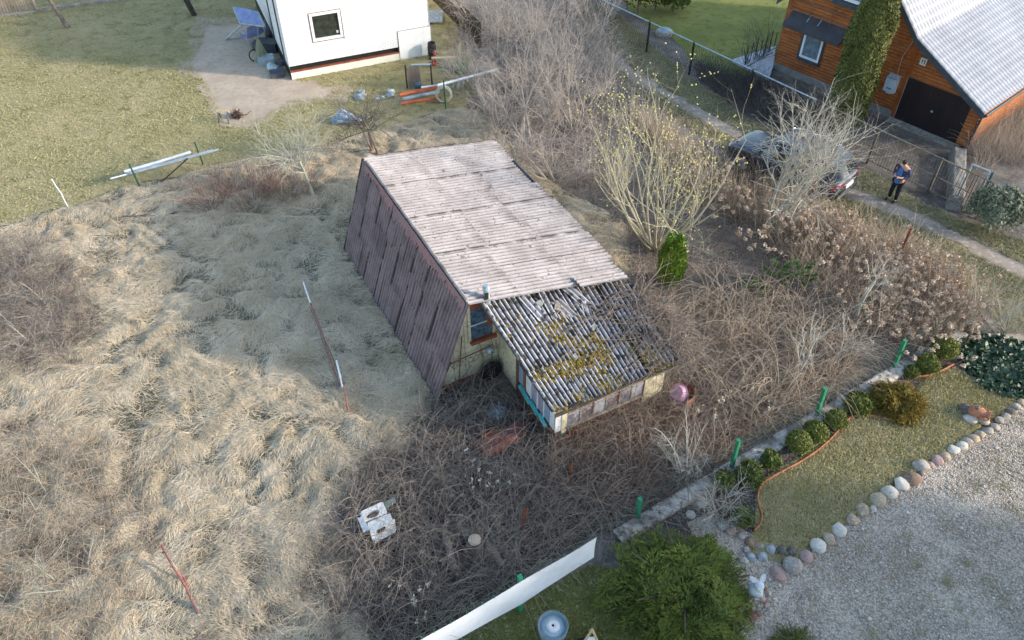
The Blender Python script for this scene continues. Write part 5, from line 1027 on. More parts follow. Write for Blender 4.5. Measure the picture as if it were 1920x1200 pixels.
# number plate 11 and the meter box
npz = bx('house_number', OF, 6.36, 6.62, -.075, -.045, 2.55, 2.83, m_white, oh)
mb = MB()
for s in (6.435, 6.535):
    mb.box(s, s + .032, -.082, -.075, 2.61, 2.78, OF); mb.box8([OF(s - .025, -.082, 2.725), OF(s, -.082, 2.75), OF(s, -.075, 2.75), OF(s - .025, -.075, 2.725), OF(s - .025, -.082, 2.75), OF(s, -.082, 2.78), OF(s, -.075, 2.78), OF(s - .025, -.075, 2.75)])
mb.build('digits', mat('navy_digits', lin(34, 40, 60)), npz, False)
mtb = bx('meter_box', OF, 5.36, 5.84, -.24, -.03, 1.1, 1.7, mat('grey_meter_box', lin(188, 204, 218), lin(178, 192, 206), 3, .5), oh)
mb = MB(); mb.box8([OF(5.34, -.27, 1.68), OF(5.86, -.27, 1.68), OF(5.86, -.03, 1.72), OF(5.34, -.03, 1.72), OF(5.38, -.27, 1.72), OF(5.82, -.27, 1.72), OF(5.82, -.03, 1.82), OF(5.38, -.03, 1.82)]); mb.build('lid', m_zinc, mtb, False); bx('label_strip', OF, 5.5, 5.7, -.247, -.24, 1.24, 1.28, m_dkgrey, mtb); bx('foot', OF, 5.5, 5.7, -.2, -.05, 1.02, 1.1, mat('box_foot', lin(176, 190, 204)), mtb)
MB().tube([OF(5.66, -.06, 1.8), OF(5.62, -.06, 2.6), OF(5.86, -.06, 3.45)], .022, 6).build('conduit', mat('pink_conduit', lin(190, 140, 118), lin(170, 124, 104)), oh)
# patio slab with a wire plant frame left of the house
mb = MB(); slab = [G(*p) for p in ((1372, 118), (1453, 92), (1449, 128), (1441, 152))]; mb.box8([*slab, *[p + (0, 0, .18) for p in slab]][:0] or [slab[0], slab[3], slab[2], slab[1], *[q + np.array([0, 0, .18]) for q in (slab[0], slab[3], slab[2], slab[1])]])
solo(mb, 'patio_slab', mat('pale_slab', lin(202, 206, 212), lin(188, 192, 198), 2, .8), 'pale concrete patio slab at the left corner of the orange house', 'slab', tuple(slab[0]), smooth=False)
r = np.random.default_rng(19); pf = thing('plant_trellis', 'dark iron plant trellis with bare creeper on the left corner of the orange house', 'trellis', G(1420, 118)); mb = MB()
for k in range(7):
    p = G(1395 + k * 9, 128 - k * 5); mb.tube([p, p + (0, 0, 1.0 + .1 * (k % 3))], .02, 5)
for z in (.5, .95): mb.tube([G(1395, 128, z), G(1449, 98, z)], .018, 5)
mb.build('iron_frame', m_iron, pf); mb = MB(); add_t(mb, walk(np.array([G(1395 + 52 * a, 125 - 28 * a, .1) for a in r.random(60)]), norm(r.normal(0, .5, (60, 3)) + (0, 0, 1)), r.uniform(.8, 2.2, 60), 8, .1, .15, r, np.full(60, .012), .4), 4, r); mb.build('creeper_stems', m_dark, pf)
# column thuja in front of the house
tb = G(1580, 228); tht = thing('column_thuja', 'tall dark column thuja standing against the orange house wall', 'conifer', tb); r = np.random.default_rng(61); n = 70000
hz = r.random(n) * 6.3 + .1; az = r.uniform(0, 2 * np.pi, n); prof = .8 * np.clip((hz + .6) / 1.2, 0, 1) ** .6 * np.clip((6.9 - hz) / 2.6, 0, 1) ** .55; lm = 1 + .22 * fbm(az * 1.6, hz * 1.1, 3); rr = prof * lm * (1 - .4 * r.random(n) ** 2)
P = tb + np.stack([np.cos(az) * rr, np.sin(az) * rr, hz], 1); N = np.stack([np.cos(az), np.sin(az), np.full(n, .45)], 1); mb = MB(); foliage(mb, P, N, .09, .4, r, .5, np.clip(.5 + .5 * fbm(az * 2, hz * 2.5, 3) + r.normal(0, .2, n), 0, 1))
m_cth = mat('dusky_thuja_green', lin(112, 114, 56), lin(60, 70, 36), 1.5, .7, attr=True); mb.build('foliage', m_cth, tht); MB().tube([tb, tb + (0, 0, 3), tb + (0, 0, 6.2)], [.1, .07, .02], 7).build('trunk', m_bark, tht)
# picket fence and gate by the track
m_picket = mat('rusty_grey_iron', lin(98, 94, 90), lin(70, 66, 62), 4, .8, c3=lin(120, 108, 94))
pb0 = G(1280 + 1375 / 3, 1090 / 3); pdir = np.array([math.cos(R(127.5)), math.sin(R(127.5)), 0]); pn_ = np.array([-pdir[1], pdir[0], 0])
pfen = thing('picket_fence', 'rusty grey iron picket fence in front of the garage yard', 'fence', pb0); FH = 1.5
def PF(a, z, o=0): return pb0 + pdir * a + pn_ * o + np.array([0, 0, z])
L1 = 5.2
for a in (0, 2.6, 5.2): MB().box8([PF(a + x, z, y) for z in (0, FH + .04) for x, y in ((-.04, -.04), (.04, -.04), (.04, .04), (-.04, .04))]).build('post', m_picket, pfen, False)
mb = MB()
for z, w in ((.18, .022), (.78, .022), (FH, .03)): mb.tube([PF(-1.95, z), PF(L1, z)], w, 5)
mb.build('rail', mat('worn_yellowish_rail', lin(150, 138, 112), lin(98, 90, 80), 3, .8), pfen); mb = MB(); A = np.arange(-1.85, L1, .115); b0 = pb0 + np.outer(A, pdir); add_t(mb, (np.stack([b0 + (0, 0, .08), b0 + (0, 0, .8), b0 + (0, 0, FH - .02)], 1), np.full((len(A), 3), .011)), 4, np.random.default_rng(1)); mb.build('pickets', m_picket, pfen)
for a in (-1.95,): MB().tube([PF(a, 0), PF(a, FH)], .03, 6).build('end_post', m_picket, pfen)
gf = thing('garden_gate', 'open grey iron gate frame leaning between the stone wall and the mesh fence', 'gate', G(1790, 392)); q0 = G(1787, 385); q1 = G(1818, 398); gh = 1.75
mb = MB(); mb.tube([q0, q0 + (0, 0, gh)], .035, 6); mb.tube([q0 + (0, 0, gh), q1 + (0, 0, gh)], .03, 6); mb.tube([q1, q1 + (0, 0, gh)], .035, 6); mb.build('frame', m_zinc, gf)
mb = MB(); Pm = [];
for k in range(1, 7): f_ = k / 7; Pm.append([q0 + (q1 - q0) * f_ + (0, 0, .1), q0 + (q1 - q0) * f_ + (0, 0, gh - .05)])
V, Fq = tubes(np.array(Pm), np.full((len(Pm), 2), .007), 4); mb.add(V, Fq); mb.build('bars', m_picket, gf)
msh = thing('mesh_fence', 'blue green wire mesh fence panel at the right end of the plot boundary', 'fence', q1); e1 = G(1990, 470); mb = MB(); d_ = norm(e1 - q1); Lm = np.linalg.norm(e1 - q1); Pm = []
for a in np.arange(.1, Lm, .1): Pm.append([q1 + d_ * a + (0, 0, .1), q1 + d_ * a + (0, 0, 1.6)])
for z in np.arange(.1, 1.65, .15): Pm.append([q1 + (0, 0, z), e1 + (0, 0, z)])
V, Fq = tubes(np.array(Pm), np.full((len(Pm), 2), .008), 3); mb.add(V, Fq); mb.build('mesh_panel', mat('blue_green_mesh', lin(120, 146, 152), lin(96, 120, 128), 4, .6), msh)
for p in (q1 + d_ * .12, q1 + d_ * 2.5): MB().tube([p, p + (0, 0, 1.75)], .045, 6).build('post', mat('teal_post', lin(72, 104, 116), lin(58, 86, 98)), msh)
mb = MB(); w0, w1 = G(1793, 290), G(1788, 396); wd_ = norm(w1 - w0); ws_ = np.array([-wd_[1], wd_[0], 0]); A, B = np.meshgrid(np.linspace(0, np.linalg.norm(w1 - w0), 50), np.linspace(-.3, .3, 9), indexing='ij'); hz_ = .45 * np.clip((1 - np.abs(B / .3)) * 4, 0, 1) * np.clip(A * 4, 0, 1) * np.clip((A.max() - A) * 4, 0, 1) + .05 * fbm(A * 4, B * 6)
mb.grid(w0 + A[..., None] * wd_ + B[..., None] * ws_ + hz_[..., None] * np.array([0, 0, 1.])); solo(mb, 'stone_wall', mat('rubble_stone', lin(142, 136, 128), lin(100, 94, 88), 5, .9, c3=lin(164, 158, 150), bump=.03, bscale=9), 'low rubble stone wall running out from the garage corner', 'wall', tuple(w0))
# chain-link fence of the upper plot
cf = thing('chain_fence', 'grey wire fence with pipe top rail along the track by the green lawn', 'fence', G(1297, 128)); ps_ = [G(1160, 62), G(1216, 98), G(1297, 128), G(1380, 172), G(1452, 205), G(1540, 262)]
ps_ = [pb0 + pdir * k for k in (5.4, 8.7, 12.08, 14.87, 17.8, 20.8)][::-1]
for p in ps_: MB().tube([p, p + (0, 0, 1.55)], .05, 6).build('post', m_iron, cf)
MB().tube([p + (0, 0, 1.52) for p in ps_], .03, 6).build('top_rail', m_zinc, cf); mb = MB(); Pm = []; Lc = np.linalg.norm(ps_[-1] - ps_[0]); dc = norm(ps_[-1] - ps_[0])
for a in np.arange(0, Lc, .16): Pm += [[ps_[0] + dc * a + (0, 0, .05), ps_[0] + dc * min(a + .75, Lc) + (0, 0, 1.5)], [ps_[0] + dc * min(a + .75, Lc) + (0, 0, .05), ps_[0] + dc * a + (0, 0, 1.5)]]
V, Fq = tubes(np.array(Pm), np.full((len(Pm), 2), .0045), 3); mb.add(V, Fq); mb.build('mesh', m_iron, cf)
# hedge and well cover on the upper lawn
m_hedge = mat('dark_hedge_green', lin(92, 98, 48), lin(46, 54, 28), 2, .7, attr=True); r = np.random.default_rng(23)
for i, (px, py, rx, rz, lab) in enumerate([(1195, 25, 1.1, 1.5, 'left dark hedge shrub at the far end of the green lawn'), (1228, 18, 1.0, 1.3, 'middle dark hedge shrub at the far end of the green lawn'), (1262, 22, .7, .9, 'brownish right hedge shrub at the far end of the green lawn')]):
    b = G(px, py); th = thing('hedge_shrub', lab, 'shrub', b); P, N = bush_pts(4200, rx, rx, rz, r, .35, .2, i); P = P + b + (0, 0, rz * .75); ok = P[:, 2] > 0; mb = MB(); foliage(mb, P[ok], N[ok], .14, .45, r); mb.build('foliage', m_hedge if i < 2 else m_olive, th); MB().tube([b, b + (0, 0, rz)], [.06, .03], 6).build('stem', m_bark, th)
wc = G(1245, 66); w_ = MB().lathe([(.42, 0), (.45, .12), (.43, .22), (.3, .26), (.0, .27)], wc, 24); wl_ = solo(w_, 'well_cover', m_conc, 'round concrete well ring with a lid beside the hedge on the green lawn', 'well', tuple(wc)); MB().lathe([(.34, .255), (.33, .29), (0, .3)], wc, 20).build('lid', m_zinc, wl_)
# ------------------------------------------------------------------ white brick house
WF = frame((548, 150), (748, 113))
m_wbrick = mat('white_brick', lin(236, 236, 236), lin(222, 222, 222), 3, .7)
def brick_bump(m):
    n = m.node_tree.nodes; l = m.node_tree.links; p = n['Principled BSDF']; tc = n.new('ShaderNodeTexCoord'); b = n.new('ShaderNodeTexBrick'); mp = n.new('ShaderNodeMapping'); l.new(tc.outputs['UV'], mp.inputs[0]); l.new(mp.outputs[0], b.inputs['Vector']); b.inputs['Scale'].default_value = 1; b.inputs['Brick Width'].default_value = .25; b.inputs['Row Height'].default_value = .078; b.inputs['Mortar Size'].default_value = .008
    b.inputs['Color1'].default_value = lin(238, 238, 238); b.inputs['Color2'].default_value = lin(226, 226, 228); b.inputs['Mortar'].default_value = lin(176, 176, 182); l.new(b.outputs[0], p.inputs['Base Color'])
brick_bump(m_wbrick)
wh = thing('white_brick_house', 'white painted brick house with one square window above a raised white skirting board', 'house', WF(0, 0, 0))
def uvwall(name, f, s0, s1, y, z0, z1, m, par, hole=None):
    mb = MB(); cells = [(s0, s1, z0, z1)] if not hole else [(s0, hole[0], z0, z1), (hole[1], s1, z0, z1), (hole[0], hole[1], z0, hole[2]), (hole[0], hole[1], hole[3], z1)]
    uv = []
    for a, b, c, d in cells: mb.add([f(a, y, c), f(b, y, c), f(b, y, d), f(a, y, d)], [[0, 1, 2, 3]]); uv += [(a, c), (b, c), (b, d), (a, d)]
    o = mb.build(name, m, par, False); ul = o.data.uv_layers.new(name='UVMap')
    for i, lp in enumerate(o.data.loops): ul.data[i].uv = uv[lp.vertex_index]
    return o
uvwall('front_wall', WF, 0, 6.72, 0, .64, 4.6, m_wbrick, wh, (1.25, 2.62, 1.58, 2.82))
uvwall('left_wall', lambda s, y, z: WF(0, 9 - s, z), 0, 9, 0, .3, 4.6, m_wbrick, wh)
MB().box(0.02, 6.7, .3, 9, .02, 4.5, WF).build('core_wall', m_white, wh, False); MB().box(0, 6.72, 0.0, .3, 4.5, 4.6, WF).build('lintel', m_white, wh, False)
mb = MB(); mb.prism([(-.35, 4.45), (3.35, 6.7), (7.05, 4.45), (7.05, 4.6), (3.35, 6.87), (-.35, 4.6)], lambda s, z: WF(s, -.3, z), lambda s, z: WF(s, 9.3, z)); mb.build('roof', m_dkgrey, wh, False)
wb_ = bx('window', WF, 1.33, 2.54, .06, .09, 1.66, 2.74, mat('black_window_glass', lin(36, 40, 38), lin(58, 64, 58), 5, .05, spec=.8), wh); mb = MB(); mb.box(1.25, 1.36, -.02, .1, 1.58, 2.82, WF); mb.box(2.51, 2.62, -.02, .1, 1.58, 2.82, WF); mb.box(1.36, 2.51, -.02, .1, 1.58, 1.69, WF); mb.box(1.36, 2.51, -.02, .1, 2.71, 2.82, WF); mb.build('frame', m_pvc, wb_, False); bx('sticker', WF, 2.36, 2.45, .05, .06, 1.78, 1.9, m_white, wb_)
mb = MB(); e = .025
for a, b in (((1.22, 1.55), (1.22, 2.85)), ((2.65, 1.5), (2.65, 2.85)), ((1.22, 2.85), (2.65, 2.85)), ((1.22, 1.55), (2.65, 1.55))): mb.tube([WF(a[0], -.012, a[1]), WF(b[0], -.012, b[1])], .014, 4)
mb.build('surround_line', m_rust, wb_)
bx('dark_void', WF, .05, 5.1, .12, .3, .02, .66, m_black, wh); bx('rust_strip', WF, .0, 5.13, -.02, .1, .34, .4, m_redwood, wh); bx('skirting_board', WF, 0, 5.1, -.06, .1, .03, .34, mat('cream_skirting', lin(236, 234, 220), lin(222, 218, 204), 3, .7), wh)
uvwall('plaster_panel', WF, 5.15, 6.74, -.03, 0, 1.38, mat('patched_plaster', lin(236, 236, 234), lin(214, 212, 208), 1.6, .8, lo=.5, hi=.8), wh); mb = MB(); mb.box(5.13, 5.15, -.03, .02, .0, 1.38, WF); mb.box(6.72, 6.74, -.03, .2, 0, 1.38, WF); mb.box(5.13, 6.74, -.03, .0, 1.38, 1.4, WF); mb.build('panel_edge', m_conc, wh, False); bx('right_wall', WF, 6.66, 6.72, .0, 9, 0, 4.55, m_white, wh)
for q in (1.0, 3.4): MB().box(-.05, 0, q, q + .1, .3, 4.4, WF).build('wall_batten', m_dkgrey, wh, False)
mb = MB(); mb.box(-.03, .0, .05, 9, .0, .5, WF); mb.build('dark_plinth', m_black, wh, False)
r = np.random.default_rng(91)
for i, (px, py, w, d, h, m, lab) in enumerate([(505, 95, .5, .3, .5, m_dkgrey, 'dark crate stacked against the left wall of the white house'), (500, 118, .35, .3, .3, m_grey_pipe_ if False else m_zinc, 'pale bluish box at the foot of the tarpaulin by the white house'), (520, 140, .3, .4, .2, m_flash, 'flat grey panel leaning at the lower left corner of the white house'), (487, 92, .25, .25, .35, m_flash, 'small grey tub between the two blue garden chairs and the tarpaulin')]):
    p = G(px, py); a = r.uniform(-.4, .4); f = lambda x, y, z: p + (x * math.cos(a) - y * math.sin(a), x * math.sin(a) + y * math.cos(a), z)
    mb = MB(); mb.box(-w, w, -d, d, 0, h * .9, f); mb.box(-w * 1.06, w * 1.06, -d * 1.06, d * 1.06, h * .9, h, f); mb.box(-w * .8, w * .8, -d * 1.03, -d, h * .2, h * .7, f); solo(mb, ('crate', 'box', 'panel', 'tub')[i], m, lab, ('crate', 'box', 'panel', 'tub')[i], tuple(p), smooth=False)
# ---- garden swing with blue canopy, chairs and odds at the left wall
m_blue = mat('blue_grey_fabric', lin(146, 160, 204), lin(124, 138, 184), 3, .8); m_sframe = mat('pale_steel_tube', lin(178, 188, 192), lin(150, 160, 166), 4, .5)
sg = thing('garden_swing', 'garden swing seat with a blue grey fabric canopy beside the white house', 'swing seat', G(462, 75)); c = [G(437, 13, 1.5), G(484, 22, 1.55), G(497, 49, 1.15), G(450, 43, 1.12)]
mb = MB(); c = [np.array(q) for q in c]; mid = (c[0] + c[1]) / 2 * .5 + (c[2] + c[3]) / 2 * .5; 
def bil(a, b): return (c[0] * (1 - a) + c[1] * a) * (1 - b) + (c[3] * (1 - a) + c[2] * a) * b
Pm = np.array([[bil(a, b) + np.array([0, 0, .05 * math.sin(math.pi * a) - .08 * (b > .95)]) for b in np.linspace(0, 1, 6)] for a in np.linspace(0, 1, 7)]); mb.grid(Pm); mb.grid((Pm - (0, 0, .03))[:, ::-1]); mb.build('canopy', m_blue, sg)
mb = MB()
for a, b in (((422, 73, .05), (478, 66, .05)), ((424, 73, .05), (457, 44, 1.1)), ((500, 72, .05), (494, 48, 1.15)), ((440, 15, 1.45), (484, 24, 1.5)), ((452, 44, 1.1), (496, 50, 1.13)), ((438, 14, 1.46), (451, 44, 1.1)), ((484, 24, 1.5), (497, 50, 1.12))): mb.tube([G(*a), G(*b)], .05, 6)
mb.build('frame', m_sframe, sg)
def chair(px, py, rot, lab):
    b = G(px, py); th = thing('garden_chair', lab, 'chair', b); cr, sr = math.cos(rot), math.sin(rot); f = lambda x, y, z: b + (x * cr - y * sr, x * sr + y * cr, z)
    MB().box(-.28, .28, -.26, .26, .4, .44, f).build('seat', m_blue, th, False); mb = MB(); mb.box8([f(-.28, .24, .42), f(.28, .24, .42), f(.28, .28, .42), f(-.28, .28, .42), f(-.27, .42, 1.0), f(.27, .42, 1.0), f(.27, .46, 1.0), f(-.27, .46, 1.0)]); mb.build('backrest', m_blue, th, False)
    for sx in (-1, 1):
        MB().tube([f(sx * .29, -.27, 0), f(sx * .29, -.25, .64), f(sx * .29, .28, .66)], .018, 6).build('armrest', m_sframe, th); MB().tube([f(sx * .28, .34, 0), f(sx * .28, .26, .45)], .018, 6).build('leg', m_sframe, th)
chair(470, 82, -2.3, 'upright blue garden chair with its seat towards the bare dirt'); chair(485, 76, -1.9, 'tilted blue garden chair leaning against the white house wall')
wr = MB(); 
for z, ph in ((.0, 0),): wr.tube([G(477, 104, .3) + np.array([.28 * math.cos(a) * .75, .1 * math.cos(a), .28 * math.sin(a)]) for a in np.linspace(0, 2 * np.pi, 18)], .03, 5)
whl = solo(wr, 'bicycle_wheel', m_black, 'small dark wheel standing below the blue garden chairs', 'wheel', tuple(G(477, 104)))
m_sack = mat('grey_green_tarp', lin(150, 152, 128), lin(116, 118, 100), 6, .9, stretch=(3, 3, .6), bump=.02, bscale=14); b = G(492, 112); mb = MB(); A = np.linspace(0, 2 * np.pi, 28); Z = np.linspace(0, 1, 9)
Pm = np.array([[b + (math.cos(a) * (.42 - .33 * z) * (1 + .18 * math.sin(a * 7 + 2 * z)) * .8, math.sin(a) * (.42 - .33 * z) * (1 + .18 * math.sin(a * 7)), .95 * z) for z in Z] for a in A]); mb.grid(Pm); mb.blob(b + (0, 0, .95), .09, .09, .06, 1); solo(mb, 'draped_tarpaulin', m_sack, 'grey green tarpaulin draped in folds beside the white house corner', 'tarpaulin', tuple(b))
r = np.random.default_rng(29)
for i, (px, py, s, m, lab) in enumerate([(513, 128, .28, m_zinc, 'crumpled bluish scrap sheet at the lower left corner of the white house'), (528, 118, .22, m_flash, 'dark grey bag between scrap and white house corner'), (508, 62, .35, m_flash, 'dark folded tarpaulin lying along the left wall of the white house')]):
    mb = MB(); mb.blob(G(px, py, s * .5), s, s * .8, s * .9, 3, .35, 40 + i); solo(mb, 'scrap_sheet' if i != 1 else 'rubbish_bag', m, lab, 'scrap' if i != 1 else 'bag', tuple(G(px, py)))
# ------------------------------------------------------------------ pipes and junk between lawn and plot
m_white_pipe = mat('white_plastic_pipe', lin(222, 228, 232), lin(190, 200, 208), 4, .5); m_orange_pipe = mat('orange_drain_pipe', lin(206, 112, 74), lin(176, 92, 62), 4, .5); m_grey_pipe = mat('grey_pipe', lin(160, 170, 178), lin(136, 146, 154), 4, .5)
dkp = [((243, 328), (240, 303)), ((388, 300), (377, 278))]
rk = thing('pipe_rack', 'dark green metal stakes carrying a bundle of white pipes at the lawn edge', 'rack', G(257, 350))
for b_, t_ in (((263, 352), (241, 303)), ((382, 310), (371, 275))): MB().tube([G(*b_), np.array(G(*b_)) * (1, 1, 0) + (G(*t_) - G(*b_)) * (0, 0, 0) + (-.1, .05, 1.0)], .03, 6).build('stake', m_gpost if False else mat('dark_green_stake', lin(46, 92, 68), lin(36, 74, 56)), rk)
MB().tube([G(293, 350), G(352, 297, .6)], .025, 5).build('brace', m_iron, rk)
for i, (a, b, w, lab) in enumerate([((207, 335), (392, 284), .03, 'thin long white pipe sticking out lowest from the bundle on the stakes'), ((233, 322), (357, 285), .06, 'thick white pipe lying on top of the bundle on the stakes'), ((236, 325), (400, 281), .045, 'greyish pipe in the middle of the bundle on the stakes'), ((238, 327), (410, 280), .045, 'long grey pipe reaching farthest right in the bundle on the stakes')]):
    p, q = G(*a, .55), G(*b, .6); mb = MB(); mb.tube([p, (p + q) / 2 - (0, 0, .02), q], w, 8); solo(mb, 'pipe', m_white_pipe if i < 2 else m_grey_pipe, lab, 'pipe', tuple(p), 'pipes bundled on the green stakes')
for i, (a, b, w, m, z, lab) in enumerate([((749, 178), (824, 163), .08, m_orange_pipe, .35, 'upper orange drain pipe in the stack behind the house'), ((752, 194), (826, 183), .07, m_orange_pipe, .2, 'lower orange drain pipe in the stack behind the house'), ((755, 186), (824, 172), .08, m_grey_pipe, .25, 'grey pipe lying between the two orange pipes'), ((790, 164), (824, 160), .05, m_white_pipe, .4, 'short white pipe behind the upper orange pipe'), ((820, 160), (934, 130), .06, m_white_pipe, .75, 'long white pipe hung with torn plastic sheet')]):
    p, q = G(*a, z), G(*b, z); mb = MB(); mb.tube([p, q], w, 10); solo(mb, 'pipe', m, lab, 'pipe', tuple(p), 'pipes stacked behind the house')
mb = MB(); mb.box8([G(760, 200), G(826, 190), G(825, 184), G(760, 193), *[np.array(G(*q)) + (0, 0, .1) for q in ((760, 200), (826, 190), (825, 184), (760, 193))]]); solo(mb, 'plank', m_wood, 'pale wooden plank under the lower orange pipe', 'plank', tuple(G(760, 200)), smooth=False)
hc = G(832, 176, .45); mb = MB()
for k in range(5):
    rr_ = .3 + .03 * (k % 3); mb.tube([hc + np.array([rr_ * math.cos(a), .04 * k - .1, rr_ * math.sin(a) * 1.1]) for a in np.linspace(0, 2 * np.pi, 24)], .022, 5, cap=False)
solo(mb, 'hose_coil', mat('pale_hose', lin(206, 206, 190), lin(176, 176, 160), 6, .6), 'coil of pale hose hanging on a green stake behind the house', 'hose', tuple(hc)); mb = MB(); p = G(836, 205); mb.tube([p, p + (-.02, 0, 1.35)], .03, 6); solo(mb, 'green_stake', m_gpost if False else mat('green_stake_paint', lin(44, 96, 70), lin(34, 76, 58)), 'thin dark green stake holding the hose coil', 'stake', tuple(p))
m_plast = mat('torn_plastic_film', lin(178, 186, 188), lin(120, 128, 132), 7, .5); mb = MB(); r = np.random.default_rng(6)
for k in range(9):
    f_ = .15 + .8 * k / 9; p = G(820, 160, .75) * (1 - f_) + G(934, 130, .75) * f_; d_ = norm(G(934, 130) - G(820, 160)); w_ = r.uniform(.06, .16); h_ = r.uniform(.15, .55); mb.grid(np.array([[p + d_ * w_ * (x - .5) * 2 * (1 - .6 * z) + np.array([0, .06 * math.sin(5 * x + k), -h_ * z]) for z in np.linspace(0, 1, 5)] for x in np.linspace(0, 1, 4)]))
solo(mb, 'plastic_film', m_plast, 'torn strips of clear plastic film hanging from the long white pipe', 'plastic film', tuple(G(870, 150, .7)))
sb = thing('notice_board', 'upright weathered board between two dark posts behind the pipe stack', 'board', G(778, 168)); p = G(779, 168); mb = MB(); mb.box8([p + q for q in [(-.3, 0, 0), (.25, .1, 0), (.25, .14, 0), (-.3, .04, 0), (-.3, 0, 1.05), (.25, .1, 1.05), (.25, .14, 1.05), (-.3, .04, 1.05)]]); mb.build('board', mat('weathered_grey_board', lin(140, 128, 118), lin(108, 98, 90), 5, .9, stretch=(1, 1, .2)), sb, False)
for x in (-.36, .75): MB().tube([p + (x, .05 + .1 * x, 0), p + (x, .05 + .1 * x, 1.15)], .04, 6).build('post', m_iron, sb)
MB().tube([p + (-.1, .1, 1.12), p + (.78, .14, 1.12)], .05, 6).build('crossbar', m_zinc, sb)
bk = G(783, 164, 0); MB_ = MB().lathe([(.0, .02), (.17, 0), (.2, .34), (.19, .34), (.165, .05), (0, .05)], bk, 16); solo(MB_, 'bucket', mat('blue_grey_plastic', lin(98, 122, 138), lin(78, 102, 118), 4, .5), 'blue grey bucket beside the orange pipes', 'bucket', tuple(bk))
gt = G(862, 134); mbx = MB().lathe([(.36, 0), (.38, .2), (.37, .3), (.33, .33), (0, .34)], gt, 24); gl_ = solo(mbx, 'tank_lid', mat('green_plastic_lid', lin(46, 112, 66), lin(36, 92, 54), 3, .5), 'round green septic tank lid in the grass behind the white house', 'tank lid', tuple(gt)); MB().lathe([(.28, .338), (.27, .36), (0, .365)], gt, 20).build('lid_top', mat('lighter_green_lid', lin(58, 122, 78), lin(48, 108, 68)), gl_)
r = np.random.default_rng(31); bb = thing('water_barrel', 'dark barrel at the right corner of the white house', 'barrel', G(803, 112)); MB().lathe([(.0, 0), (.18, 0), (.2, .3), (.2, .6), (.18, .8), (.16, .8), (.15, .5), (0, .5)], G(806, 112) + (.12, .1, 0), 16).build('barrel', m_iron, bb)
mb = MB(); p = G(809, 110, .75); mb.box8([p + q for q in [(0, -.05, 0), (1.1, .05, .0), (1.1, .2, 0), (0, .1, 0), (0, -.05, .04), (1.1, .05, .04), (1.1, .2, .04), (0, .1, .04)]]); lt = solo(mb, 'plank_shelf', m_wood, 'narrow pale plank shelf right of the white house corner', 'shelf', tuple(p), smooth=False); MB().tube([G(811, 118), G(811, 110, .75)], .05, 6).build('support', m_conc, lt)
p = G(817, 124); mb = MB(); mb.lathe([(.05, 0), (.06, .1), (.05, .5), (.07, .55), (.05, .75), (0, .78)], p, 10); mb.blob(p + (-.12, 0, .15), .13, .1, .12, 2, .1); solo(mb, 'red_hydrant', mat('faded_red_paint', lin(186, 96, 100), lin(156, 78, 84), 4, .6), 'faded red standpipe beside rubble right of the white house', 'standpipe', tuple(p))
for i in range(7):
    q = (822 + (i % 4) * 5 + 2 * (i // 4), 118 + (i // 4) * 4 + i % 3); stone(*q, 6, 4, 'pale' if i % 2 else 'grey', 'small pale rubble lump heaped right of the red standpipe', 'rubble by the standpipe', 420 + i, 0, 'rubble', 'rubble')
mb = MB(); p = G(818, 34); mb.grid(np.array([[G(800 + 30 * a, 18 + 24 * b, .1 + .12 * float(vn(np.array([a * 4.]), np.array([b * 4.]))[0])) for b in np.linspace(0, 1, 8)] for a in np.linspace(0, 1, 10)])); solo(mb, 'white_tarpaulin', m_plast, 'greyish white tarpaulin lying behind the right corner of the white house', 'tarpaulin', tuple(p))
mb = MB(); p = G(651, 232); [mb.blob(p + (0, 0, .16) + r.normal(0, .2, 3) * (1, 1, .25), .26, .2, .2, 3, .5, 11 + q) for q in range(6)]; solo(mb, 'plastic_bag', mat('pale_blue_plastic', lin(166, 186, 206), lin(132, 152, 176), 4, .4), 'crumpled pale blue plastic bag left of the small dark tree', 'bag', tuple(p))
for i, (px, py, s, lab) in enumerate([(678, 178, .3, 'left crumpled grey sheet of film above the small dark tree'), (728, 176, .26, 'right crumpled grey sheet of film above the small dark tree'), (672, 222, .25, 'grey blue scrap bundle under the small dark tree')]):
    mb = MB(); [mb.blob(G(px, py, s * .3) + r.normal(0, .22, 3) * (1, 1, .2), s * .6, s * .4, s * .35, 3, .55, 60 + i * 9 + q) for q in range(5)]; solo(mb, 'crumpled_film', m_plast, lab, 'plastic film', tuple(G(px, py)))
# sawhorse and roots on the lawn
sh = thing('sawhorse', 'small grey wooden sawhorse on the bare dirt', 'sawhorse', G(425, 228)); p = G(425, 228); MB().box8([p + q for q in [(-.32, -.04, .42), (.2, .0, .42), (.2, .08, .42), (-.32, .04, .42), (-.32, -.04, .49), (.2, .0, .49), (.2, .08, .49), (-.32, .04, .49)]]).build('beam', m_wood, sh, False)
for x in (-.25, .13):
    for y in (-.2, .22): MB().tube([p + (x * 1.1, y, 0), p + (x, y * .15, .44)], .028, 5).build('leg', m_flash, sh)
mb = MB(); r = np.random.default_rng(3); p = G(446, 220)
add_t(mb, walk(np.tile(p + (0, 0, .12), (60, 1)) + r.normal(0, .1, (60, 3)) * (1, 1, .5), norm(r.normal(size=(60, 3)) + (0, 0, .3)), r.uniform(.15, .4, 60), 6, 0, .3, r, np.full(60, .022), .3), 5, r); mb.blob(p + (0, 0, .12), .15, .13, .12, 2, .3, 3); solo(mb, 'root_ball', mat('dark_red_root', lin(104, 76, 68), lin(74, 54, 50), 6, .9), 'dark reddish root ball lying right of the sawhorse', 'root ball', tuple(p))
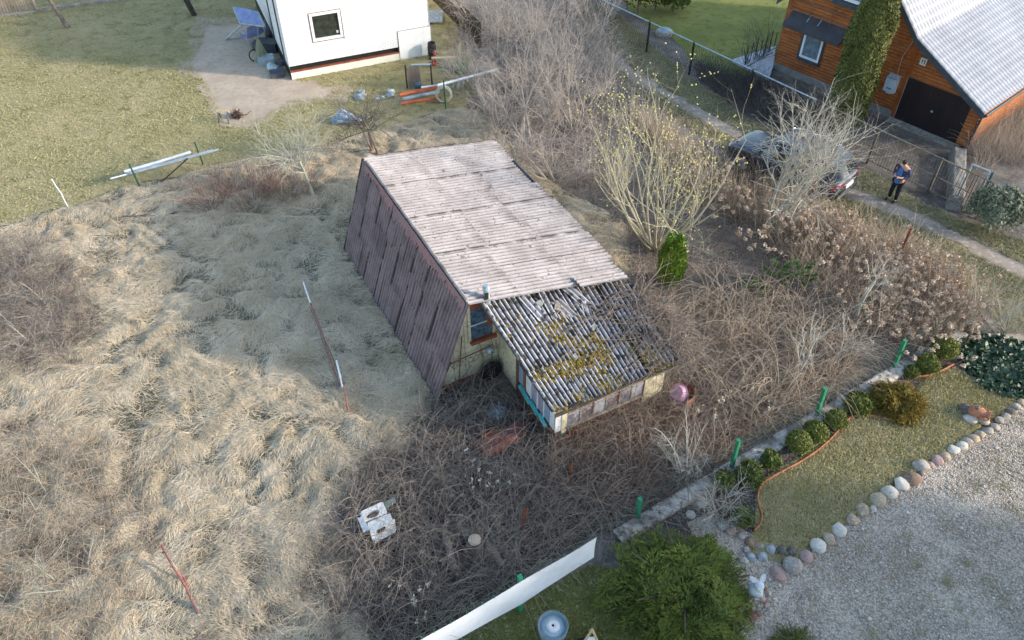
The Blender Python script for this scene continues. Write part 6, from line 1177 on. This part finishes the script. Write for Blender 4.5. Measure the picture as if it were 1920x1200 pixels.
# wooden picket fence top left
pk = thing('paling_fence', 'weathered grey wooden picket fence at the far left corner of the lawn', 'fence', G(0, 30)); m_pal = mat('weathered_pickets', lin(156, 142, 132), lin(118, 106, 98), 4, .9, stretch=(1, 1, .2)); a_, b_ = G(-60, 36), G(70, 22); d_ = norm(b_ - a_); nn_ = int(np.linalg.norm(b_ - a_) / .14); mb = MB()
for k in range(nn_):
    p = a_ + d_ * k * .14; h_ = 1.25 + .05 * math.sin(k * 3.7); s_ = np.array([-d_[1], d_[0], 0]) * .012; w_ = d_ * .045; mb.box8([p - w_ - s_ + (0, 0, .08), p + w_ - s_ + (0, 0, .08), p + w_ + s_ + (0, 0, .08), p - w_ + s_ + (0, 0, .08), p - w_ - s_ + (0, 0, h_), p + w_ - s_ + (0, 0, h_), p + w_ + s_ + (0, 0, h_), p - w_ + s_ + (0, 0, h_)])
mb.build('pickets', m_pal, pk, False)
for z in (.35, 1.0): MB().tube([a_ + (0, .04, z), b_ + (0, .04, z)], .035, 4).build('rail', m_pal, pk)
MB().tube([b_, b_ + (-.1, .1, 1.5)], .08, 6).build('post', m_pal, pk)
mb = MB(); edge_board(mb, G(70, 22), G(300, -8), .12, .16); edge_board(mb, G(-60, 38), G(70, 24), .12, .1); solo(mb, 'fence_footing', m_conc, 'long pale concrete footing along the far edge of the lawn', 'footing', tuple(G(70, 22)), smooth=False)
# dark wooden fence behind the white house towards the thicket
df = thing('board_fence', 'dark weathered board fence running from behind the white house into the thicket', 'fence', G(850, 60)); a_, b_ = G(800, -10), G(905, 95); d_ = norm(b_ - a_); mb = MB(); 
for k in range(int(np.linalg.norm(b_ - a_) / .16)):
    p = a_ + d_ * k * .16; mb.box8([p + q for q in [(-.06, 0, .05), (.06, 0, .05), (.06, .03, .05), (-.06, .03, .05), (-.06, 0, 1.3), (.06, 0, 1.3), (.06, .03, 1.3), (-.06, .03, 1.3)]])
mb.build('boards', m_dkboard, df, False); MB().tube([a_ + (0, .05, 1.0), b_ + (0, .05, 1.0)], .04, 4).build('rail', m_dkboard, df)
# ------------------------------------------------------------------ the parked car
m_paint = mat('dark_grey_car_paint', lin(70, 76, 86), lin(66, 72, 82), 2, .3, spec=.6, metal=.3, coat=.8)
m_cglass = mat('car_glass', lin(28, 34, 40), lin(24, 30, 36), 2, .03, spec=1.0); m_chrome = mat('chrome', lin(220, 224, 230), None, 2, .2, metal=1.0); m_tyre = mat('tyre_rubber', lin(34, 34, 36), None, 2, .8)
m_tail = mat('red_tail_lamp', lin(150, 26, 36), lin(130, 22, 32), 6, .15, spec=.7); m_plast_blk = mat('black_plastic', lin(40, 42, 46), None, 2, .6)
cb = np.array([10.55, 25.85, 0]); ch = R(135); cdv = np.array([math.cos(ch), math.sin(ch), 0]); csv = np.array([cdv[1], -cdv[0], 0])   # csv: to the car's right
car = thing('parked_car', 'dark grey sport utility car with roof rails parked on the track behind the bare tree', 'car', cb)
def CW(x, y, z): return cb + cdv * x + csv * y + np.array([0, 0, z])
#        x    bottom belt  halfw  -- body stations from tail to nose
ST = [(-2.33, .62, .80, .72), (-2.30, .42, .96, .84), (-2.2, .32, 1.04, .90), (-1.9, .26, 1.06, .93), (-1.0, .24, 1.02, .94), (0, .24, 1.0, .94), (.85, .24, .99, .94), (1.2, .25, 1.0, .93), (1.75, .26, .97, .91), (2.1, .3, .9, .86), (2.3, .38, .78, .76), (2.36, .5, .66, .66)]
Pm = []
for x, b, t, w in ST:
    sec = [(-w * .9, b), (-w, b + .12), (-w * 1.0, b + (t - b) * .55), (-w * .985, t - .05), (-w * .93, t), (0, t + .03), (w * .93, t), (w * .985, t - .05), (w, b + (t - b) * .55), (w, b + .12), (w * .9, b), (0, b), (-w * .9, b)]
    Pm.append([CW(x, y, z) for y, z in sec])
mb = MB(); mb.grid(np.array(Pm)); mb.add(np.array(Pm[0][:-1]), _fan(12, False)); mb.add(np.array(Pm[-1][:-1]), _fan(12, True)); cbody = mb.build('body', m_paint, car); sm_ = cbody.modifiers.new('s', 'SUBSURF'); sm_.levels = sm_.render_levels = 1
CS = [(-2.2, 1.02, 1.04, .84, .84), (-1.72, 1.02, 1.55, .86, .66), (-1.45, 1.0, 1.62, .88, .66), (-.2, 1.0, 1.66, .88, .68), (.45, 1.0, 1.6, .88, .66), (1.28, .98, 1.0, .86, .8)]
Pm = np.array([[CW(x, y, z) for y, z in ((-wb, b), (-wb * .5 - wt * .5, (b + t) / 2), (-wt, t), (0, t + .015), (wt, t), (wb * .5 + wt * .5, (b + t) / 2), (wb, b))] for x, b, t, wb, wt in CS]); mb = MB(); mb.grid(Pm); mb.build('windows', m_cglass, car)
mb = MB(); rx_ = np.linspace(-1.78, .5, 9); zz_ = np.interp(rx_, [-1.78, -1.45, -.2, .5], [1.53, 1.635, 1.675, 1.6]); Pm = np.array([[CW(x, y, z + .03 * (1 - (y / .7) ** 2)) for y in np.linspace(-.69, .69, 7)] for x, z in zip(rx_, zz_)]); mb.grid(Pm); mb.build('roof', m_paint, car)
MB().box8([CW(x, y, z) for x, y, z in [(-1.95, -.62, 1.5), (-1.72, -.66, 1.54), (-1.72, .66, 1.54), (-1.95, .62, 1.5), (-1.95, -.62, 1.53), (-1.72, -.66, 1.58), (-1.72, .66, 1.58), (-1.95, .62, 1.53)]]).build('spoiler', m_paint, car, False)
for s in (-1, 1):
    MB().tube([CW(-1.55, s * .62, 1.63), CW(-1.4, s * .63, 1.71), CW(0, s * .64, 1.75), CW(.3, s * .63, 1.7), CW(.4, s * .63, 1.63)], .022, 6).build('roof_rail', m_chrome, car)
    MB().tube([CW(-2.0, s * .855, 1.12), CW(-1.6, s * .75, 1.4), CW(-1.2, s * .72, 1.52), CW(0, s * .71, 1.56), CW(.5, s * .72, 1.48), CW(1.15, s * .87, 1.05)], .016, 5).build('window_trim', m_chrome, car)
    MB().tube([CW(-2.1, s * .9, 1.05), CW(0, s * .925, 1.02), CW(1.2, s * .91, 1.02)], .014, 5).build('belt_trim', m_chrome, car)
    for x in (-.75, .25): MB().tube([CW(x, s * .905, 1.0), CW(x - .05, s * .7, 1.6)], .04, 5).build('pillar', m_plast_blk, car)
    MB().tube([CW(-1.7, s * .89, 1.02), CW(-1.72, s * .67, 1.56)], .09, 6).build('rear_pillar', m_paint, car); MB().tube([CW(1.25, s * .85, 1.0), CW(.48, s * .67, 1.6)], .045, 6).build('front_pillar', m_paint, car)
    mb = MB(); mb.blob(CW(.95, s * 1.02, 1.08), .1, .1, .08, 2, .03); mb.build('mirror', m_paint, car)
    mb = MB(); c = [(-2.345, .36, .86), (-2.25, .9, .84), (-2.0, .945, .94), (-2.0, .94, 1.0), (-2.27, .86, 1.0), (-2.335, .36, .93)]
    P = np.array([CW(x, s * y, z) for x, y, z in c]); mb.add(np.vstack([P - cdv * .02 + csv * s * .012, P + cdv * .04 - csv * s * .03]), [[0, 1, 2, 3], [0, 3, 4, 5]] if s > 0 else [[3, 2, 1, 0], [5, 4, 3, 0]]); mb.add(np.vstack([P - cdv * .02 + csv * s * .012, P + cdv * .04 - csv * s * .03]), [[i, (i + 1) % 6, 6 + (i + 1) % 6, 6 + i] for i in range(6)]); mb.build('tail_light', m_tail, car, False)
    mb = MB(); mb.blob(CW(2.2, s * .62, .74), .12, .2, .07, 2, .03, rot=ch); mb.build('headlight', m_chrome, car)
    for x in (-1.42, 1.42):
        wl = MB().lathe([(.2, -.11), (.32, -.12), (.355, -.07), (.355, .07), (.32, .12), (.2, .11)], CW(x, s * .84, .355), 24, ax=tuple(csv)).build('wheel', m_tyre, car); wl2 = MB(); wl2.lathe([(.0, .07), (.1, .1), (.2, .08), (.225, .115)], CW(x, s * .84, .355), 10, ax=tuple(csv * s)); wl2.build('rim', m_zinc, wl)
mb = MB(); mb.box8([CW(*q) for q in [(-2.40, -.27, .72), (-2.40, .27, .72), (-2.34, .27, .72), (-2.34, -.27, .72), (-2.38, -.27, .85), (-2.38, .27, .85), (-2.32, .27, .85), (-2.32, -.27, .85)]]); mb.build('number_plate', m_white, car, False)
MB().tube([CW(-2.36, -.42, .89), CW(-2.36, .42, .89)], .014, 5).build('tailgate_trim', m_chrome, car); mb = MB(); mb.grid(np.array([[CW(x, y, z) for x, z in ((-2.36, .36), (-2.4, .46), (-2.38, .56))] for y in np.linspace(-.8, .8, 8)])); mb.build('rear_bumper', m_flash, car)
MB().tube([CW(-1.98, -.55, 1.2), CW(-1.96, .1, 1.3)], .012, 5).build('rear_wiper', m_plast_blk, car)
# ------------------------------------------------------------------ the man with a phone
m_skin = mat('skin', lin(206, 160, 140), None, 5, .6); m_hair = mat('dark_grey_hair', lin(62, 58, 58), lin(44, 42, 42), 20, .9); m_jkt = mat('navy_jacket', lin(62, 74, 104), lin(50, 60, 88), 8, .85); m_shirt = mat('blue_shirt', lin(84, 120, 178), lin(72, 106, 164), 8, .8); m_jean = mat('black_trousers', lin(40, 42, 52), lin(32, 34, 42), 8, .85); m_shoe = mat('black_shoes', lin(28, 28, 30), None, 5, .6)
pbase = G(1671, 376); man = thing('person', 'man in navy jacket, blue shirt and black trousers standing and looking down at a phone', 'person', pbase)
fa = math.radians(218); fdv = np.array([math.cos(fa), math.sin(fa), 0]); sdv_ = np.array([-fdv[1], fdv[0], 0])   # facing direction, his left
def M(fw_, lf, z): return pbase + fdv * fw_ + sdv_ * lf + np.array([0, 0, z])
def skin(name, pts, edges, radii, m, par, root=0, sub=1):
    me = bpy.data.meshes.new(name); o0 = np.array(parent_origin(par)); me.from_pydata([tuple(np.array(p) - o0) for p in pts], edges, []); o = bpy.data.objects.new(name, me); COL.objects.link(o); o.parent = par; me.materials.append(m)
    o.modifiers.new('skin', 'SKIN'); d = me.skin_vertices[0].data
    for i, r_ in enumerate(radii): d[i].radius = (r_, r_) if not isinstance(r_, tuple) else r_; d[i].use_root = (i == root)
    s_ = o.modifiers.new('sub', 'SUBSURF'); s_.levels = s_.render_levels = sub; dg = bpy.context.evaluated_depsgraph_get(); dg.update(); ev = o.evaluated_get(dg); nm = bpy.data.meshes.new_from_object(ev); nm.name = name; o.modifiers.clear(); o.data = nm
    if not nm.materials: nm.materials.append(m)
    for p in nm.polygons: p.use_smooth = True
    return o
B = [M(0, 0, .98), M(-.01, 0, 1.2), M(-.01, 0, 1.4), M(.01, 0, 1.52), M(.06, 0, 1.58)]; E_ = [(0, 1), (1, 2), (2, 3), (3, 4)]; Rb = [.145, .14, .15, .065, .06]
for s in (-1, 1):
    k = len(B); B += [M(0, s * .1, .9), M(.02, s * .12, .5), M(-.02, s * .13, .09), M(.12, s * .14, .04)]; E_ += [(0, k), (k, k + 1), (k + 1, k + 2), (k + 2, k + 3)]; Rb += [.1, .06, .045, .04]
    k = len(B); B += [M(0, s * .2, 1.42), M(-.02, s * .26, 1.14), M(.24, s * .12, 1.13), M(.3, s * .06, 1.15)]; E_ += [(2, k), (k, k + 1), (k + 1, k + 2), (k + 2, k + 3)]; Rb += [.07, .05, .038, .028]
    pk_ = k + 3
    for j, (a, l) in enumerate(((.03, .07), (.012, .08), (-.006, .075), (-.024, .06))):
        q = len(B); b0 = np.array([.33, s * .05, 1.15 + a]); B += [M(*b0), M(b0[0] + l * .55, b0[1] - s * .012, b0[2] + .005), M(b0[0] + l * .7, b0[1] - s * .045, b0[2] + .01)]; E_ += [(pk_, q), (q, q + 1), (q + 1, q + 2)]; Rb += [.009, .0085, .008]
    q = len(B); B += [M(.31, s * .045, 1.185), M(.345, s * .02, 1.205)]; E_ += [(pk_, q), (q, q + 1)]; Rb += [.01, .009]
skin('body', B, E_, Rb, m_skin, man)
hd = M(.1, 0, 1.68); mb = MB(); V, Fq = ico(3); V = V * (.1, .08, .125); V[:, 0] *= np.where(V[:, 2] < 0, 1 - .15 * np.abs(V[:, 2]) / .125, 1); tl = .55; V = np.stack([V[:, 0] * math.cos(tl) + V[:, 2] * math.sin(tl), V[:, 1], -V[:, 0] * math.sin(tl) + V[:, 2] * math.cos(tl)], 1)
hw = lambda v: hd + fdv * v[..., :1] + sdv_ * v[..., 1:2] + np.array([0, 0, 1.]) * v[..., 2:]
mb.add(hw(V), Fq); th_ = lambda f, l, z: hw(np.array([[f * math.cos(tl) + z * math.sin(tl), l, -f * math.sin(tl) + z * math.cos(tl)]]))[0]
mb.blob(th_(.105, 0, -.02), .018, .018, .028, 1, 0); 
for s in (-1, 1): mb.blob(th_(0, s * .083, -.01), .02, .014, .03, 1, 0)
hdo = mb.build('head', m_skin, man); mb = MB()
for s in (-1, 1): mb.blob(th_(.094, s * .032, .015), .008, .01, .007, 1, 0)
mb.build('eyes', m_black, hdo); MB().blob(th_(.094, 0, -.065), .008, .022, .006, 1, 0).build('mouth', mat('lips', lin(160, 104, 96)), hdo)
V, Fq = ico(3); V = V * (.112, .09, .13); keep = (V[Fq].mean(1)[:, 2] > .02) | ((V[Fq].mean(1)[:, 0] < -.02) & (V[Fq].mean(1)[:, 2] > -.08)); V = np.stack([V[:, 0] * math.cos(tl) + V[:, 2] * math.sin(tl), V[:, 1], -V[:, 0] * math.sin(tl) + V[:, 2] * math.cos(tl)], 1); MB().add(hw(V), Fq[keep]).build('hair', m_hair, man)
jp = [M(0, 0, .86), M(-.01, 0, 1.1), M(-.02, 0, 1.36), M(-.015, 0, 1.47)]; je = [(0, 1), (1, 2), (2, 3)]; jr = [.185, .18, .17, .09]
for s in (-1, 1): k = len(jp); jp += [M(0, s * .21, 1.41), M(-.03, s * .28, 1.13), M(.2, s * .15, 1.12)]; je += [(2, k), (k, k + 1), (k + 1, k + 2)]; jr += [.085, .068, .052]
skin('jacket', jp, je, jr, m_jkt, man); mb = MB(); mb.grid(np.array([[M(.165 + .035 * math.cos(l * 9) - .02 * (z > 1.35), l * (1 - .25 * (z > 1.3)), z) for l in np.linspace(-.1, .1, 6)] for z in np.linspace(.84, 1.46, 8)])); mb.build('shirt', m_shirt, man)
tp = [M(0, 0, .92)]; te = []; tr_ = [.15]
for s in (-1, 1): k = len(tp); tp += [M(0, s * .1, .82), M(.02, s * .12, .48), M(-.02, s * .13, .08)]; te += [(0, k), (k, k + 1), (k + 1, k + 2)]; tr_ += [.115, .085, .07]
skin('trousers', tp, te, tr_, m_jean, man)
for s in (-1, 1): MB().blob(M(.06, s * .14, .05), .15, .06, .05, 2, .03, rot=fa).build('shoe', m_shoe, man)
ph = MB().box8([M(*q) for q in [(.36, -.04, 1.17), (.36, .04, 1.17), (.41, .04, 1.13), (.41, -.04, 1.13), (.375, -.04, 1.185), (.375, .04, 1.185), (.425, .04, 1.145), (.425, -.04, 1.145)]]); solo(ph, 'phone', m_plast_blk, 'small dark phone held in both hands by the standing man', 'phone', tuple(M(.39, 0, 1.16)), smooth=False)
# ------------------------------------------------------------------ things lying on the overgrown plot
m_tub = mat('rusty_brown_enamel', lin(150, 94, 84), lin(108, 74, 70), 4, .7, c3=lin(90, 70, 66))
e1, e2 = G(990, 790, .3), G(898, 838, .3); tc = (e1 + e2) / 2; td = norm(e1 - e2); tw = np.array([-td[1], td[0], 0]); Lt = np.linalg.norm(e1 - e2) / 2; tub = thing('wheelbarrow', 'rusty brown wheelbarrow tray lying upturned in the weeds beside the lean-to', 'wheelbarrow', tc * (1, 1, 0)); Pm = []
for k, (rr_, z) in enumerate(((1.0, .02), (1.04, .04), (1.02, .1), (.96, .18), (.9, .25), (.6, .27), (.0, .26))):
    ring = []
    for a in np.linspace(0, 2 * np.pi, 33): cx_, sx_ = math.cos(a), math.sin(a); px_ = np.sign(cx_) * abs(cx_) ** .6; py_ = np.sign(sx_) * abs(sx_) ** .6; ring.append(tc * (1, 1, 0) + td * px_ * Lt * rr_ + tw * py_ * .3 * rr_ * (1 - .18 * px_) + np.array([0, 0, z + .04 * math.sin(3 * a) * .3]))
    Pm.append(ring)
mb = MB(); mb.grid(np.array(Pm)); mb.build('tray', m_tub, tub)
for s in (-1, 1):
    p0 = tc * (1, 1, 0) + td * (-Lt * .9) + tw * s * .2 + (0, 0, .3); p1 = p0 - td * .3 + (0, 0, -.12); MB().tube([tc + tw * s * .25 + (0, 0, .1), p0, p1], .022, 6).build('handle', m_rust, tub); MB().tube([p1, p1 - td * .12 - (0, 0, .03)], .03, 6).build('grip', m_white, tub)
MB().tube([tc + td * Lt + (0, 0, -.05), tc + td * (Lt + .15) + tw * .1 + (0, 0, .2), tc + td * (Lt + .25) - tw * .2 + (0, 0, .2)], .03, 6).build('front_bar', m_rust, tub)
# broken white washing machine
m_enam = mat('chipped_white_enamel', lin(226, 228, 226), lin(204, 206, 202), 2, .5, c3=lin(196, 188, 178)); m_tubin = mat('inner_tub_grime', lin(128, 112, 98), lin(84, 76, 70), 5, .8)
def P4(x, y, z): return G(640 + x / 6, 900 + y / 6, z)
wm = thing('washing_machine', 'broken white washing machine with two round openings lying in the brambles', 'washing machine', P4(400, 480, 0))
def plate(mb, c, hc_, hr, th=.03, n=40):
    c = [np.array(q) for q in c]; f = lambda u, v: (c[0] * (1 - u) + c[1] * u) * (1 - v) + (c[3] * (1 - u) + c[2] * u) * v
    nn = norm(np.cross(c[1] - c[0], c[3] - c[0])); nn = nn if nn[2] > 0 else -nn; O = []; I = []
    for a in np.linspace(0, 2 * np.pi, n, endpoint=False):
        ca, sa = math.cos(a), math.sin(a); k = min([((1 if ca > 0 else 0) - hc_[0]) / ca if abs(ca) > 1e-6 else 9, ((1 if sa > 0 else 0) - hc_[1]) / sa if abs(sa) > 1e-6 else 9]); O.append(f(hc_[0] + ca * k, hc_[1] + sa * k)); I.append(f(hc_[0] + ca * hr[0], hc_[1] + sa * hr[1]))
    O, I = np.array(O), np.array(I); R_ = np.stack([O - nn * th, O, I, I - nn * .14], 1); R_ = np.vstack([R_, R_[:1]]); mb.grid(R_); return f, nn
mb = MB(); plate(mb, [P4(215, 355, .5), P4(465, 240, .5), P4(520, 370, .45), P4(265, 470, .45)], (.42, .62), (.3, .3)); mb.build('top_panel', m_enam, wm, False)
mb = MB(); plate(mb, [P4(320, 580, .42), P4(600, 440, .42), P4(620, 580, .2), P4(365, 720, .2)], (.42, .3), (.2, .22)); mb.build('front_panel', m_enam, wm, False)
MB().box8([P4(290, 480, .36), P4(545, 370, .36), P4(590, 470, .36), P4(330, 600, .36), P4(290, 480, .42), P4(545, 370, .42), P4(590, 470, .42), P4(330, 600, .42)]).build('cross_panel', m_enam, wm, False)
MB().box8([P4(230, 400, .0), P4(500, 270, .0), P4(590, 560, .0), P4(330, 690, .0), P4(250, 420, .3), P4(480, 300, .3), P4(580, 540, .28), P4(340, 640, .28)]).build('inner_tub', m_tubin, wm, False)
MB().box8([P4(180, 400, .4), P4(225, 378, .4), P4(318, 555, .4), P4(258, 595, .4), P4(165, 392, .5), P4(215, 370, .5), P4(310, 550, .5), P4(250, 590, .5)]).build('control_strip', mat('silver_strip', lin(190, 198, 204), lin(168, 176, 184), 4, .4), wm, False); MB().lathe([(.045, 0), (.045, .03), (0, .035)], P4(200, 405, .5), 14).build('knob', m_black, wm)
MB().box8([P4(480, 250, .3), P4(600, 190, .3), P4(615, 250, .3), P4(510, 330, .3), P4(480, 250, .33), P4(600, 190, .33), P4(615, 250, .33), P4(510, 330, .33)]).build('rear_panel', mat('olive_panel', lin(150, 154, 140), lin(130, 134, 122)), wm, False)
# stump and logs
m_cut = mat('fresh_cut_wood', lin(206, 188, 166), lin(176, 154, 130), 14, .8); st_ = thing('tree_stump', 'tree stump with a pale round cut face standing in the brambles', 'stump', G(893, 1030)); s0 = G(893, 1030); s1 = G(890, 1012, .45); A = np.linspace(0, 2 * np.pi, 25); mb = MB(); Pm = np.array([[s0 * (1, 1, 0) * (1 - q) + s1 * (1, 1, 0) * q + np.array([math.cos(a) * rr_, math.sin(a) * rr_, .45 * q]) for a, rr_ in ((a, (.3 - .13 * q) * (1 + .16 * (1 - q) * math.sin(4 * a))) for a in A)] for q in np.linspace(0, 1, 7)]); mb.grid(Pm); mb.build('trunk', m_bark, st_); MB().lathe([(.16, .0), (.155, .012), (.08, .02), (0, .018)], s1 * (1, 1, 0) + (0, 0, .45), 20).build('cut_face', m_cut, st_)
for i, (a, b, w, lab) in enumerate([((832, 998), (851, 1070), .085, 'grey mossy log left of the pale topped stump'), ((912, 1020), (942, 1062), .085, 'dark log right of the pale topped stump'), ((868, 995), (880, 1008), .1, 'short bluish grey branch stub above the stump')]):
    p, q = G(*a, .22), G(*b, .18); mb = MB(); mb.tube([p, p * .6 + q * .4 + (.03, 0, .02), q], [w, w * 1.1, w], 10); solo(mb, 'log', m_bark, lab, 'log', tuple((p + q) / 2))
# rusty steel posts
for i, (b, t, w, m, lab) in enumerate([((978, 1000), (987, 950), .045, m_rust, 'rusty steel pipe standing in the brambles right of the stump'), ((1072, 910), (1070, 866), .05, m_rust, 'rusty pipe post in front of the red picket cladding'), ((95, 0), (95, 0), 0, None, '')][:2]):
    p = G(*b); h = hof(b, t); tpp = np.array([0, 0, CH]) + ray(*t) * (math.hypot(p[0], p[1]) / math.hypot(*ray(*t)[:2])); o = MB(); o.tube([p, tpp], w, 10); o = solo(o, 'steel_post', m, lab, 'post', tuple(p)); MB().lathe([(w * .8, .0), (w * .75, .006), (0, .006)], tpp, 10).build('pipe_mouth', m_black, o)
# long leaning poles in the dry field
m_polew = mat('white_painted_tip', lin(228, 230, 232)); m_poler = mat('flaking_red_pole', lin(158, 92, 78), lin(116, 76, 68), 7, .85, c3=lin(170, 166, 158)); m_polet = mat('flaking_mint_pole', lin(170, 190, 182), lin(140, 150, 142), 5, .85, c3=lin(150, 92, 76))
def pole(a, b, za, zb, w, lab, tip=0, m=m_poler, m2=m_polew, bend=0):
    p, q = G(*a, za), G(*b, zb); o = MB(); mid = (p + q) / 2 + np.array([.04, 0, bend]); pts = [p, p * .75 + q * .25, mid, q * .75 + p * .25, q]; o.tube(pts, w, 7); o = solo(o, 'pole', m, lab, 'pole', tuple(p))
    if tip: MB().tube([p + (p - q) * .002, p + (q - p) * tip], w * 1.15, 8).build('painted_end', m2, o)
pole((569, 530), (640, 735), .85, .1, .022, 'thin red brown pole with white upper end, higher up in the dry field', .2); pole((580, 575), (652, 740), .6, .05, .018, 'thin grey rod lying beside the upper red brown pole', 0, m_vine); pole((600, 625), (648, 765), .35, .1, .018, 'dark thin rod crossing under the pole with the white end', 0, m_vine)
pole((631, 676), (659, 797), .7, .05, .024, 'red brown pole with a long white end, lower one in the dry field', .42)
pole((303, 1022), (388, 1180), .7, .05, .03, 'long red and mint flaking pole in the lower part of the field', 0, m_poler); pole((318, 1050), (365, 1115), .5, .05, .026, 'short mint and red pole beside the long flaking pole', .5, m_poler, m_polet); pole((357, 1126), (379, 1158), .22, .1, .033, 'pale mint flaking pole segment low in the field', 0, m_polet)
pole((97, 336), (130, 392), .6, .0, .022, 'thin pale stake leaning at the border of lawn and dry grass', 0, m_polew)
# barrel with a pink basin, tyre, grey plant
bt_ = thing('rusty_barrel', 'rusty orange barrel lying open beside the end of the lean-to', 'barrel', G(1283, 765)); A = np.linspace(-.5, math.pi * 1.15, 18); c_ = G(1272, 758); mb = MB(); Pm = np.array([[c_ + np.array([.36 * math.cos(a), .36 * math.sin(a) * 1.0, z]) for z in (0, .2, .4, .55)] for a in np.linspace(-1.3, 1.5, 18)]); mb.grid(Pm); mb.grid((Pm * 1.0 + np.array([-.015, 0, 0]))[:, ::-1]); mb.build('shell', mat('rusted_orange_steel', lin(186, 112, 84), lin(150, 88, 68), 5, .8, c3=lin(176, 150, 140)), bt_)
pk_b = MB().lathe([(.27, 0), (.285, .015), (.24, .03), (.19, .13), (.17, .14), (.15, .13), (.0, .13)], G(1272, 738, .5), 22, ax=(-.55, -.35, .75)); solo(pk_b, 'plastic_basin', mat('faded_pink_plastic', lin(214, 166, 190), lin(198, 148, 172), 4, .5), 'faded pink plastic basin upturned on the rusty barrel', 'basin', tuple(G(1272, 738, .5)), smooth=False)
tyc = HW(1.72, .02, .12); mb = MB()
tor = np.array([[tyc + np.array([0, 0, .04]) + (hu * math.cos(a) + np.array([0, 0, 1.]) * math.sin(a)) * (.24 + .09 * math.cos(b)) + hv * -.09 * math.sin(b) + np.array([0, 0, .22]) for b in np.linspace(0, 2 * np.pi, 11)] for a in np.linspace(0, 2 * np.pi, 25)]); mb.grid(tor); solo(mb, 'car_tyre', m_tyre, 'black old tyre leaning in the corner between gable and lean-to', 'tyre', tuple(tyc))
r = np.random.default_rng(71); gp_ = thing('silver_plant', 'silvery grey leafy plant on the dark soil between gable and lean-to', 'plant', G(932, 775)); mb = MB(); P, N = bush_pts(420, .24, .24, .2, r, .6, .2, 3); foliage(mb, P + G(932, 775, .12), N, .1, .3, r); mb.build('leaves', mat('silver_leaf', lin(176, 180, 182), lin(138, 144, 146), 5, .8, attr=True), gp_); MB().tube([G(932, 775), G(932, 775, .15)], .02, 5).build('stem', m_twig, gp_)
# rusty angle posts in the roadside thicket
for i, (b, t, lab) in enumerate([((1512, 395), (1520, 368), 'rusty red stake under the bare silver tree near the car'), ((1682, 490), (1693, 452), 'rusty red stake among the tan seed heads by the track')]):
    p = G(*b); mb = MB(); mb.tube([p, p + (.0, 0, 1.4)], .045, 5); solo(mb, 'rusty_stake', m_rust, lab, 'stake', tuple(p))
# fallen branches
r = np.random.default_rng(72)
for i, (a, b, lab) in enumerate([((230, 405), (345, 395), 'dark dead branch lying on matted grass near the lawn border'), ((640, 720), (760, 680), 'dark dead branch lying in the shade left of the house')]):
    p, q = G(*a, .2), G(*b, .22); mb = MB(); d = q - p; l0 = walk(p[None], norm(d)[None], np.array([np.linalg.norm(d)]), 8, 0, .08, r, np.array([.03]), .3); add_t(mb, l0, 5, r); g = grow(l0, 26, .6, 40, 0, .1, 5, .015, r, .1); add_t(mb, g, 4, r); solo(mb, 'fallen_branch', m_dark, lab, 'branch', tuple(p))
# ------------------------------------------------------------------ neighbouring house just outside the frame (it shades the lower part)
nh = thing('rendered_house', 'rendered house with tiled roof to the right of the gravel driveway', 'house', (19.5, 2, 0)); X0, X1, Y0, Y1 = 16, 24, -6, 8.9; EZ, RZ = 5.2, 8.8
mb = MB(); mb.prism([(X0, 0), (X1, 0), (X1, EZ), ((X0 + X1) / 2, RZ), (X0, EZ)], lambda x, z: np.array([x, Y0, z]), lambda x, z: np.array([x, Y1, z])); mb.build('wall', mat('cream_render', lin(206, 196, 176), lin(190, 180, 160), 2, .9), nh, False)
for s in (-1, 1):
    xm = (X0 + X1) / 2; mb = MB(); mb.box8([np.array(q) for q in [(xm, Y0 - .4, RZ + .05), (xm + s * 4.5, Y0 - .4, EZ - .4), (xm + s * 4.5, Y1 + .3, EZ - .4), (xm, Y1 + .3, RZ + .05), (xm, Y0 - .4, RZ + .2), (xm + s * 4.5, Y0 - .4, EZ - .25), (xm + s * 4.5, Y1 + .3, EZ - .25), (xm, Y1 + .3, RZ + .2)]]); mb.build('roof', mat('brown_roof_tile', lin(120, 86, 72), lin(96, 70, 60), 4, .8), nh, False)
for y in (-3, .5, 4, 7):
    w = MB().box(X0 - .04, X0 + .02, y - .6, y + .6, 1.1, 2.4).build('window', m_glass, nh, False); MB().box(X0 - .07, X0 - .04, y - .7, y - .6, 1, 2.5).build('frame', m_pvc, w, False); MB().box(X0 - .07, X0 - .04, y + .6, y + .7, 1, 2.5).build('frame', m_pvc, w, False)
